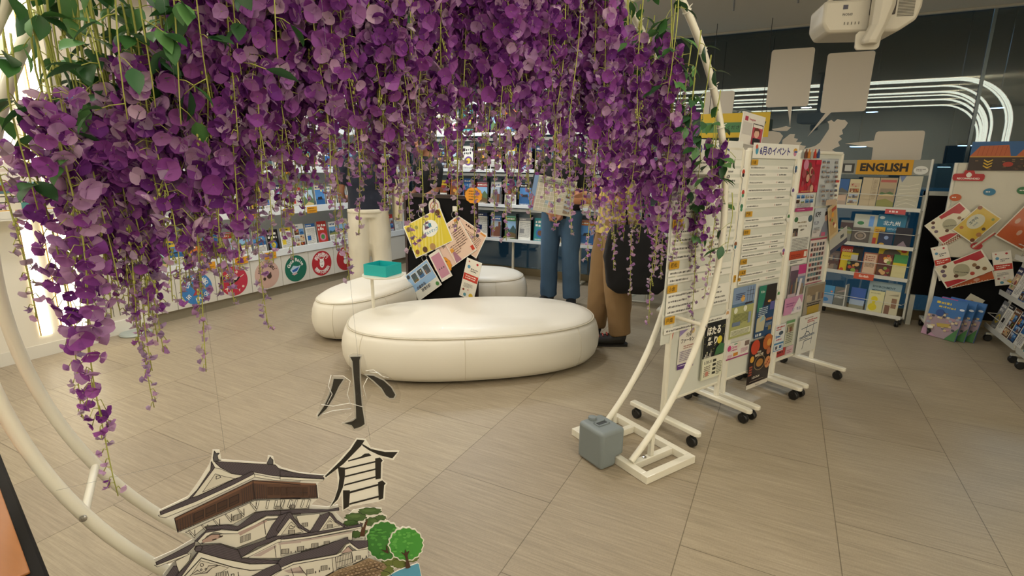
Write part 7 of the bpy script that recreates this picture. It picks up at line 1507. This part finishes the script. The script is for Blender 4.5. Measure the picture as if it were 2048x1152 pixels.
# ------------------------------------------------------------------ people
def M_(p): return V(p)/UNIT          # the figures are measured in metres
SKIN = mat('skin', 'b98468', rough=.5, spec=.35); SKIN2 = mat('skin_tan', 'a8755c', rough=.5, spec=.35)
HAIRM = mat('black_hair', '15110f', rough=.45, bump=(300, .5, .002)); HAIRB = mat('dark_brown_hair', '241a15', rough=.5, bump=(300, .5, .002))
_ft = bpy.data.textures.new('folds', 'CLOUDS'); _ft.noise_scale = .09; _ft.noise_depth = 1
_ft2 = bpy.data.textures.new('long_folds', 'CLOUDS'); _ft2.noise_scale = .16; _ft2.noise_depth = 2
def fig(base, face):
    """frame of a standing figure: x to its right, y ahead, z up"""
    face = V((face[0], face[1], 0)).normalized(); rt = V((face.y, -face.x, 0))
    return lambda x, y, z: V(base)+(rt*x+face*y+Z*z)/UNIT
def chain(mb, f, pts, rad, seg=14, sq=1.0):
    """tapered limb through the joints; rad may be (across, deep) pairs"""
    P = [V(p) for p in pts]; rr_ = [r if isinstance(r, tuple) else (r, r) for r in rad]
    # resample smoothly
    Q = []; S_ = []
    for i in range(len(P)-1):
        p0, p1, p2, p3 = P[max(i-1, 0)], P[i], P[i+1], P[min(i+2, len(P)-1)]
        for k in range(5):
            t = k/5; Q.append(.5*((2*p1)+(p2-p0)*t+(2*p0-5*p1+4*p2-p3)*t*t+(3*p1-p0-3*p2+p3)*t**3)); e_ = t*t*(3-2*t)
            S_.append((rr_[i][0]+(rr_[i+1][0]-rr_[i][0])*e_, rr_[i][1]+(rr_[i+1][1]-rr_[i][1])*e_))
    Q.append(P[-1]); S_.append(rr_[-1]); rings = []; X0 = V((1, 0, 0))
    for i, q in enumerate(Q):
        t = (Q[min(i+1, len(Q)-1)]-Q[max(i-1, 0)]).normalized(); a = X0-t*X0.dot(t)
        a = a.normalized() if a.length > .2 else V((0, 1, 0))-t*t.y; a.normalize(); b = t.cross(a)
        rings.append([f(*(q+a*(S_[i][0]*math.cos(6.2832*k/seg))+b*(S_[i][1]*math.sin(6.2832*k/seg)))) for k in range(seg)])
    mb.rings(rings)
def blob3(mb, f, c, r, seg=16, rn=10):
    rg_ = []
    for i in range(rn+1):
        t = math.pi*i/rn; q = max(math.sin(t), .02)
        rg_.append([f(c[0]+r[0]*q*math.cos(6.2832*k/seg), c[1]+r[1]*q*math.sin(6.2832*k/seg), c[2]-r[2]*math.cos(t)) for k in range(seg)])
    mb.rings(rg_)
def fuse(o, vox, fold=0, tex=None, smooth=3):
    m = o.modifiers.new('remesh', 'REMESH'); m.mode = 'VOXEL'; m.voxel_size = vox; m.use_smooth_shade = True
    s_ = o.modifiers.new('smooth', 'SMOOTH'); s_.iterations = smooth; s_.factor = .5
    if fold:
        d = o.modifiers.new('fold', 'DISPLACE'); d.texture = tex or _ft; d.strength = fold; d.mid_level = .5; d.texture_coords = 'LOCAL'
    return o
def hand(mb, f, wrist, d, n, side=1, curl=.5, spread=.0):
    """palm with four fingers and a thumb; d along the hand, n palm-down normal"""
    d = V(d).normalized(); n = (V(n)-d*V(n).dot(d)).normalized(); s_ = d.cross(n)*side; w_ = V(wrist)
    chain(mb, f, [w_-d*.01, w_+d*.035, w_+d*.085], [(.024), (.034), (.036)], 12)
    for k, (off, L) in enumerate(((-.027, .068), (-.009, .078), (.009, .074), (.026, .058))):
        p0 = w_+d*.075+s_*off; d1 = (d+n*curl*.5+s_*off*spread*8).normalized(); p1 = p0+d1*L*.45; d2 = (d1+n*curl).normalized(); p2 = p1+d2*L*.32; d3 = (d2+n*curl).normalized(); p3 = p2+d3*L*.25
        chain(mb, f, [p0-d*.02, p0, p1, p2, p3], [.0095, .0095, .0088, .008, .0065], 8)
    t0 = w_+d*.025-s_*.028; t1 = t0+(d*.5-s_*.8+n*.2).normalized()*.035; t2 = t1+(d*.9-s_*.25+n*.35).normalized()*.03; t3 = t2+(d+n*.4).normalized()*.022
    chain(mb, f, [w_+d*.01-s_*.01, t0, t1, t2, t3], [.014, .013, .011, .0095, .007], 8)
def person(base, face, label, skin, H, legs, arms, head_turn=(0, 0), neck_tilt=(0, .02), fem=False):
    e = thing('person', label, 'person', base); f = fig(base, face); mb = MB(); k = H/1.72
    z = lambda q: q*k
    for s_, leg in zip((-1, 1), legs):
        hip, knee, ank, toe = leg
        chain(mb, f, [(hip[0], hip[1], z(hip[2])), (knee[0], knee[1], z(knee[2])), (ank[0], ank[1], z(ank[2]))], [(.078), (.054), (.038)])
        chain(mb, f, [(ank[0], ank[1]-.03, .045), ((ank[0]+toe[0])/2, (ank[1]+toe[1])/2, .04), (toe[0], toe[1], .028)], [(.034), (.038, .032), (.03, .02)])
    chain(mb, f, [(0, 0, z(.86)), (0, 0, z(.96)), (0, .005, z(1.08)), (0, .0, z(1.26)), (0, -.01, z(1.38)), (0, -.01, z(1.44))], [(.12, .09), (.155, .11), (.13, .09), (.155, .105), (.15, .085), (.07, .06)], 20)
    hx_, hy_ = neck_tilt; hc = (hx_, hy_+.01, z(1.60)); 
    chain(mb, f, [(0, -.012, z(1.40)), (hx_*.5, hy_*.5-.01, z(1.48)), (hx_, hy_-.005, z(1.55))], [(.06, .055), .052, .055])
    # the head may be turned
    ht, hn = head_turn; ca, sa = math.cos(R(ht)), math.sin(R(ht)); cn, sn_ = math.cos(R(hn)), math.sin(R(hn))
    def hf(x, y, zz):
        y, zz = y*cn+zz*sn_, -y*sn_+zz*cn; x, y = x*ca+y*sa, -x*sa+y*ca; return f(hc[0]+x, hc[1]+y, hc[2]+zz)
    blob3(mb, hf, (0, -.008, .025), (.074, .092, .098)); blob3(mb, hf, (0, .018, -.045), (.058, .066, .066)); blob3(mb, hf, (0, .052, -.085), (.025, .022, .02))
    chain(mb, hf, [(0, .078, .02), (0, .094, -.008), (0, .103, -.026), (0, .088, -.036)], [.009, .011, .015, .012], 10)
    for s_ in (-1, 1):
        chain(mb, hf, [(s_*.072, -.004, .028), (s_*.083, -.012, .012), (s_*.08, -.008, -.018), (s_*.07, 0, -.028)], [.010, .014, .011, .007], 8); blob3(mb, hf, (s_*.032, .07, .034), (.024, .014, .008)); blob3(mb, hf, (s_*.04, .062, -.02), (.02, .016, .018))
    chain(mb, hf, [(-.022, .078, -.058), (0, .086, -.057), (.022, .078, -.058)], [.006, .0085, .006], 8); chain(mb, hf, [(-.018, .076, -.067), (0, .084, -.068), (.018, .076, -.067)], [.006, .009, .006], 8)
    for s_, arm in zip((-1, 1), arms):
        sh_, el, wr_, hd, hn_, cu = arm
        chain(mb, f, [(s_*.15*k, -.01, z(1.39)), (sh_[0], sh_[1], z(sh_[2])), (el[0], el[1], z(el[2])), (wr_[0], wr_[1], z(wr_[2]))], [(.055), (.048), (.037), (.025)])
        hand(mb, f, (wr_[0], wr_[1], z(wr_[2])), hd, hn_, s_, cu)
    fuse(mb.build('body', skin, e), .0075, 0, None, 2)
    for s_ in (-1, 1):
        m = MB(); blob3(m, hf, (s_*.031, .074, .014), (.013, .010, .008), 12, 8); m.build('eye', mat('eye_white', 'd8d4cc', rough=.2), e, smooth='all')
        m = MB(); blob3(m, hf, (s_*.031, .0835, .014), (.005, .0025, .005), 10, 6); m.build('iris', mat('iris_dark', '1c1410', rough=.2), e, smooth='all')
        m = MB(); chain(m, hf, [(s_*.016, .083, .036), (s_*.032, .083, .041), (s_*.05, .07, .036)], [.0025, .0035, .002], 6); m.build('eyebrow', HAIRM, e, smooth='all')
    m = MB(); chain(m, hf, [(-.022, .0835, -.0625), (0, .092, -.0625), (.022, .0835, -.0625)], [.0025, .004, .0025], 6); m.build('lips', mat('lips', '8f5348', rough=.45), e, smooth='all')
    return e, f, hf, z
def garment(e, name, m, parts, f, vox=.011, fold=.012, tex=None, smooth=3, label=None):
    mb = MB()
    for pts, rad in parts: chain(mb, f, pts, rad, 18)
    o = mb.build(name, m, e, label=label); fuse(o, vox, fold, tex, smooth); return o
RTh = V((RT.x, RT.y, 0)).normalized(); FWh = V((FW.x, FW.y, 0)).normalized()
NAVY = mat('navy_cloth', '141a2e', rough=.85, sheen=.2); CREAMC = mat('cream_cotton', 'e0d9c6', rough=.8, bump=(500, .15, .001)); DENIM = mat('blue_denim', '476480', rough=.85, noise=(5, .35, (1, 1, .4)), bump=(700, .3, .001))
BLKC = mat('black_cloth', '0e0d10', rough=.85); YELC = mat('pale_yellow_cloth', 'cdb56a', rough=.8); TANC = mat('tan_cotton', '8c6f4a', rough=.8, bump=(500, .15, .001)); SHOEB = mat('shoe_black', '15110f', rough=.5); SHOER = mat('shoe_red', 'a8321e', rough=.5); TOTE = mat('canvas', 'd2c6a6', rough=.85)
def shoes(e, f, legs, m, m2=None):
    for hip, knee, ank, toe in legs:
        d = V((toe[0]-ank[0], toe[1]-ank[1], 0)).normalized(); mb = MB(); a = V((ank[0], ank[1], 0))
        chain(mb, f, [tuple(a-d*.045+Z*.045), tuple(a+Z*.055), tuple(a+d*.08+Z*.042), tuple(a+d*.165+Z*.036), tuple(a+d*.215+Z*.03)], [(.038, .045), (.045, .055), (.05, .046), (.05, .038), (.034, .026)], 14)
        o = mb.build('shoe', m, e); fuse(o, .006, 0, None, 2)
        mb = MB(); s_ = V((d.y, -d.x, 0)); pts = [a-d*.07, a-d*.06+s_*.035, a+s_*.042, a+d*.1+s_*.047, a+d*.19+s_*.042, a+d*.235, a+d*.19-s_*.042, a+d*.1-s_*.047, a-s_*.042, a-d*.06-s_*.035]
        mb.prism([f(*q) for q in pts], Z*.018/UNIT); mb.build('sole', m2 or mat('sole_white', 'c8c4b8', rough=.6), e)
        if m2:
            mb = MB()
            for k in range(4): c_ = a+d*(.06+.03*k)+Z*.102-Z*.008*k; chain(mb, f, [tuple(c_-s_*.03-Z*.008), tuple(c_), tuple(c_+s_*.03-Z*.008)], [.005, .005, .005], 6)
            mb.build('lacing', SHOER, e, label='red lacing')
def hair(e, hf, m, long=0, fringe=True, back=0.0):
    mb = MB(); blob3(mb, hf, (0, -.018, .04), (.084, .096, .098)); blob3(mb, hf, (0, -.045, .0), (.078, .072, .09))
    if fringe: chain(mb, hf, [(-.06, .05, .075), (0, .078, .085), (.06, .05, .075)], [.02, .022, .02], 10)
    for s_ in (-1, 1): chain(mb, hf, [(s_*.07, .0, .06), (s_*.077, -.015, .02), (s_*.074, -.03, -.02-long*.1)], [.018, .016, .01], 8)
    if long:
        chain(mb, hf, [(0, -.06, .04), (0, -.085, -.08), (0, -.095, -.2), (0, -.085, -.2-long)], [(.07, .05), (.085, .05), (.085, .04), (.04, .02)], 14)
    return fuse(mb.build('hair', m, e), .008, .006, _ft, 2)
# 1: navy top, cream trousers, seen from behind
b1_ = on_floor(746, 598); H1 = 1.66; lg = [((-.085, 0, .88), (-.10, .015, .48), (-.105, -.01, .07), (-.13, .13, .03)), ((.085, 0, .88), (.10, .015, .48), (.105, -.01, .07), (.13, .13, .03))]
f1 = FWh*.92-RTh*.35
e, f, hf, z = person(b1_, f1, 'person in a navy top and cream wide trousers seen from behind beside the wall shelves', SKIN2, H1, lg,
    [((-.19, 0, 1.34), (-.24, .0, 1.1), (-.20, .16, 1.0), (.3, 1, .1), (0, 0, -1), .5), ((.19, 0, 1.34), (.25, .02, 1.12), (.17, .2, 1.12), (-.3, 1, .1), (0, 0, -1), .5)], (-12, -6))
garment(e, 'top', NAVY, [([(0, 0, z(.90)), (0, 0, z(1.05)), (0, 0, z(1.24)), (0, -.01, z(1.36)), (0, -.01, z(1.43)), (0, -.012, z(1.46))], [(.19, .135), (.178, .13), (.195, .135), (.185, .115), (.11, .085), (.07, .07)]),
    ([(-.13, -.01, z(1.37)), (-.20, 0, z(1.33)), (-.245, 0, z(1.16))], [.075, .078, .07]), ([(.13, -.01, z(1.37)), (.20, 0, z(1.33)), (.25, .01, z(1.16))], [.075, .078, .07])], f, .011, .014)
garment(e, 'trousers', CREAMC, [([(-.085, 0, z(.93)), (-.098, .01, z(.7)), (-.105, .01, z(.4)), (-.11, -.01, z(.07))], [(.105, .115), (.105, .11), (.095, .1), (.10, .105)]), ([(.085, 0, z(.93)), (.098, .01, z(.7)), (.105, .01, z(.4)), (.11, -.01, z(.05))], [(.105, .115), (.105, .11), (.095, .1), (.10, .105)]), ([(0, 0, z(.84)), (0, 0, z(.95)), (0, 0, z(1.0))], [(.15, .12), (.172, .125), (.165, .12)])], f, .011, .018, _ft2)
garment(e, 'waistband', CREAMC, [([(0, 0, z(.885)), (0, 0, z(.925))], [(.196, .142), (.194, .140)])], f, .01, .004, None, 1, 'cream hem of the undershirt')
shoes(e, f, lg, SHOEB); hair(e, hf, HAIRM)
# cream tote on the right shoulder
tb_ = thing('tote_bag', 'cream canvas tote bag hanging at the side of the person in navy', 'bag', f(.27, .02, z(.85)))
mb = MB()
def tp(x, y, zz): return f(.275+x, y, zz)
for s_ in (0,): mb.rings([[tp(-.03*c_, .15*d_*q, zz) for c_, d_ in ((1, 1), (-1, 1), (-1, -1), (1, -1))] for zz, q in ((z(.80), .85), (z(.9), 1), (z(1.02), 1.0), (z(1.14), .92))])
o = mb.build('bag_body', TOTE, tb_); fuse(o, .012, .012, _ft2, 3)
for y in (-.06, .07): MB().tube([tp(.02, y, z(1.12)), tp(-.0, y*.9, z(1.3)), tp(-.07, y*.5, z(1.445)), tp(-.03, y*.9, z(1.3)), tp(-.0, y, z(1.12))], .008, 6).build('strap', TOTE, tb_, smooth='all')
# 2: black shirt behind the sign panel
q2 = on_plane(858, 290, (0, 5.35, 0), DN); b2_ = V((q2.x-.03, 5.35, 0)); lg2 = [((-.085, 0, .88), (-.09, .02, .48), (-.09, -.01, .07), (-.11, .13, .03)), ((.085, 0, .88), (.09, .02, .48), (.09, -.01, .07), (.11, .13, .03))]
e, f, hf, z = person(b2_, -FWh*.6-RTh*.8, 'person in a black shirt with a white emblem standing behind the black sign panel', SKIN2, 1.63, lg2,
    [((-.185, 0, 1.33), (-.2, .02, 1.1), (-.12, .2, 1.0), (.6, .8, 0), (0, 0, -1), .6), ((.185, 0, 1.33), (.2, .02, 1.1), (.12, .2, 1.0), (-.6, .8, 0), (0, 0, -1), .6)], (0, -18))
garment(e, 'shirt', BLKC, [([(0, 0, z(.88)), (0, 0, z(1.05)), (0, 0, z(1.24)), (0, -.01, z(1.36)), (0, -.01, z(1.43)), (0, -.012, z(1.46))], [(.17, .13), (.155, .115), (.178, .13), (.178, .11), (.11, .085), (.072, .07)]),
    ([(-.13, -.01, z(1.37)), (-.19, 0, z(1.33)), (-.205, .02, z(1.14))], [.07, .07, .058]), ([(.13, -.01, z(1.37)), (.19, 0, z(1.33)), (.205, .02, z(1.14))], [.07, .07, .058])], f, .011, .012)
garment(e, 'trousers', BLKC, [([(-.085, 0, z(.93)), (-.09, .02, z(.5)), (-.09, -.01, z(.06))], [(.1, .11), .08, .07]), ([(.085, 0, z(.93)), (.09, .02, z(.5)), (.09, -.01, z(.06))], [(.1, .11), .08, .07])], f, .012, .01)
emb = MB(); 
for r0, yy in ((.03, 0),): emb.tube([f(.07+r0*math.cos(t), .142+.0, z(1.25)+r0*math.sin(t)) for t in [k*.5236 for k in range(12)]], .003, 6, closed=True)
for s_ in (-1, 1): emb.ball(f(.07+s_*.022, .143, z(1.25)+.03), .010/UNIT, seg=8, rn=5)
emb.ball(f(.07, .144, z(1.25)-.005), .009/UNIT, seg=8, rn=5); emb.build('chest_emblem', mat('emblem_white', 'd8d4cc', rough=.6), e, label='white round emblem')
shoes(e, f, lg2, SHOEB); hair(e, hf, HAIRB)
# 3: jeans, long black hair, hands folded in front
b3_ = on_floor(1118, 607); lg3 = [((-.085, 0, .9), (-.1, .02, .49), (-.12, -.01, .07), (-.15, .13, .03)), ((.085, 0, .9), (.1, .02, .49), (.11, -.01, .07), (.14, .13, .03))]
e, f, hf, z = person(b3_, -FWh*.85-RTh*.35, 'person in black top and blue jeans, long black hair, hands folded behind the map', SKIN2, 1.66, lg3,
    [((-.185, 0, 1.33), (-.23, .02, 1.1), (-.06, .16, .925), (.9, .25, -.3), (0, -.5, -.8), .55), ((.185, 0, 1.33), (.23, .03, 1.1), (.07, .175, .925), (-.95, .15, -.2), (0, -.6, -.7), .55)], (-18, 14))
garment(e, 'top', BLKC, [([(0, .0, z(.87)), (0, .005, z(1.05)), (0, 0, z(1.24)), (0, -.01, z(1.36)), (0, -.01, z(1.43)), (0, -.012, z(1.46))], [(.185, .13), (.165, .12), (.18, .135), (.182, .11), (.11, .085), (.07, .07)]),
    ([(-.13, -.01, z(1.37)), (-.195, 0, z(1.33)), (-.235, .02, z(1.1)), (-.10, .135, z(.955))], [.07, .07, .052, .042]), ([(.13, -.01, z(1.37)), (.195, 0, z(1.33)), (.235, .03, z(1.1)), (.11, .145, z(.955))], [.07, .07, .052, .042])], f, .011, .014)
garment(e, 'jeans', DENIM, [([(-.088, 0, z(.93)), (-.1, .015, z(.68)), (-.105, .02, z(.45)), (-.12, -.01, z(.075))], [(.105, .118), (.092, .1), (.08, .085), (.082, .09)]), ([(.088, 0, z(.93)), (.1, .015, z(.68)), (.105, .02, z(.45)), (.112, -.01, z(.075))], [(.105, .118), (.092, .1), (.08, .085), (.082, .09)]), ([(0, 0, z(.84)), (0, 0, z(.98))], [(.14, .115), (.168, .12)])], f, .010, .016, _ft2)
shoes(e, f, lg3, SHOEB); hair(e, hf, HAIRM, .28)
# 4: yellow shirt, tan trousers, holding out the map
b4_ = on_floor(1222, 681); fx = -RTh*.97+FWh*.05
lg4 = [((-.08, 0, .92), (-.09, .0, .5), (-.10, -.04, .07), (-.10, .10, .03)), ((.08, 0, .92), (.08, .08, .5), (.09, .12, .07), (.10, .26, .03))]
mapc = on_plane(1121, 424, b4_, V((-FW.x, -FW.y, 0)).normalized())
e, f, hf, z = person(b4_, fx, 'person in a pale yellow shirt and tan trousers, watch on wrist, holding the opened map', SKIN, 1.70, lg4,
    [((-.19, .0, 1.33), (-.24, .04, 1.09), (-.16, .27, 1.13), (.1, 1, .1), (.0, 0, -1), .55), ((.19, 0, 1.33), (.26, .02, 1.08), (.2, .24, 1.06), (-.2, 1, .1), (0, 0, -1), .5)], (0, 16))
garment(e, 'shirt', YELC, [([(0, 0, z(.84)), (0, .0, z(1.0)), (0, .0, z(1.24)), (0, -.01, z(1.36)), (0, -.01, z(1.43)), (0, -.012, z(1.46))], [(.20, .165), (.18, .145), (.188, .138), (.185, .115), (.11, .085), (.07, .07)]),
    ([(-.13, -.01, z(1.37)), (-.2, 0, z(1.32)), (-.235, .03, z(1.13))], [.078, .082, .078]), ([(.13, -.01, z(1.37)), (.2, 0, z(1.32)), (.25, .02, z(1.12))], [.078, .082, .078])], f, .011, .02, _ft2)
garment(e, 'trousers', TANC, [([(-.082, 0, z(.95)), (-.09, .0, z(.72)), (-.095, -.01, z(.45)), (-.10, -.05, z(.085))], [(.105, .125), (.10, .115), (.088, .10), (.072, .078)]), ([(.082, 0, z(.95)), (.085, .05, z(.72)), (.085, .08, z(.45)), (.09, .11, z(.085))], [(.105, .125), (.10, .115), (.088, .10), (.072, .078)]), ([(0, 0, z(.86)), (0, 0, z(1.0))], [(.14, .12), (.165, .12)])], f, .010, .018, _ft2)
wr4 = V((-.163, .262, z(1.127))); w_ = MB(); w_.tube([f(wr4.x+.030*math.cos(t)*.9, wr4.y-.02+.004*math.cos(t), wr4.z+.031*math.sin(t)) for t in [k*.5236 for k in range(12)]], .007, 8, closed=True); w_.ball(f(wr4.x-.028, wr4.y-.022, wr4.z), .018/UNIT, (.5, 1, 1)); 
w_.build('wristwatch', mat('watch_dark', '2a2a2c', rough=.3, metal=.6), e, smooth='all')
shoes(e, f, lg4, SHOEB, SHOEB); hair(e, hf, HAIRB)
# black tote hanging from the near arm
bg = thing('shoulder_bag', 'large black soft bag hanging at the hip of the person in yellow', 'bag', f(-.27, -.12, z(.5)))
mb = MB()
mb.rings([[f(-.265+.05*c_*wd, -.09+.20*d_*q+sh, zz) for c_, d_ in ((1, 1), (-1, 1), (-1, -1), (1, -1))] for zz, q, wd, sh in ((z(.45), .7, .8, -.03), (z(.5), 1.0, 1.1, -.02), (z(.7), 1.05, 1.1, 0), (z(.86), .95, .9, 0), (z(.93), .8, .6, .0))])
o = mb.build('bag_body', BLKC, bg); fuse(o, .012, .02, _ft2, 3)
for y in (-.16, .0): MB().tube([f(-.26, y-.03, z(.9)), f(-.25, y*.8, z(1.15)), f(-.2, y*.3, z(1.39)), f(-.15, y*.3-.02, z(1.41))], .009, 8).build('strap', BLKC, bg, smooth='all')
# the map
hd4 = f(-.155, .36, z(1.14))
X_ = (RTh*.985-Z*.17).normalized(); Y_ = (Z*.985+RTh*.17).normalized(); wM, hM = .34, .28
def d_citymap(a, w, h):
    a.rect(0, 0, w, h, 'c9c4b4'); a.rect(0, 0, w*.1, h, '7f9cc4'); a.rect(w*.1, h*.8, w*.85, h*.16, 'a8ac9c'); a.rect(w*.05, h*.1, w*.04, h*.3, 'b86a70')
    g = random.Random(6)
    for _ in range(16): x, y = w*g.uniform(.14, .7), h*g.uniform(.08, .7); a.rect(x, y, w*g.uniform(.04, .12), h*g.uniform(.05, .14), g.choice(['ddcf9c', 'c8b890', 'd8d4c8', 'bfc4b0', 'cfa8a0', '9fb4c4']))
    for k in range(6): a.line([(w*(.12+.1*k), h*.06), (w*(.15+.1*k), h*.78)], .003, 'eeeae0'); a.line([(w*.12, h*(.12+.11*k)), (w*.76, h*(.15+.11*k))], .003, 'eeeae0')
    for j in range(5): a.photo(w*.8, h*(.06+.15*j), w*.15, h*.12, kind='town')
    a.scrib(w*.15, h*.86, w*.7, h*.03, '5a5a54', 2)
a = Art(wM, hM, 'd4d0c4', .002); d_citymap(a, wM, hM)
rim_ = hd4-FWh*.035
O_ = rim_+RTh*.035-X_*wM*1.0-Y_*hM*.70
a.place('folded_map', O_, X_, Y_, 'opened city map sheet held out by the person in yellow', 'map')
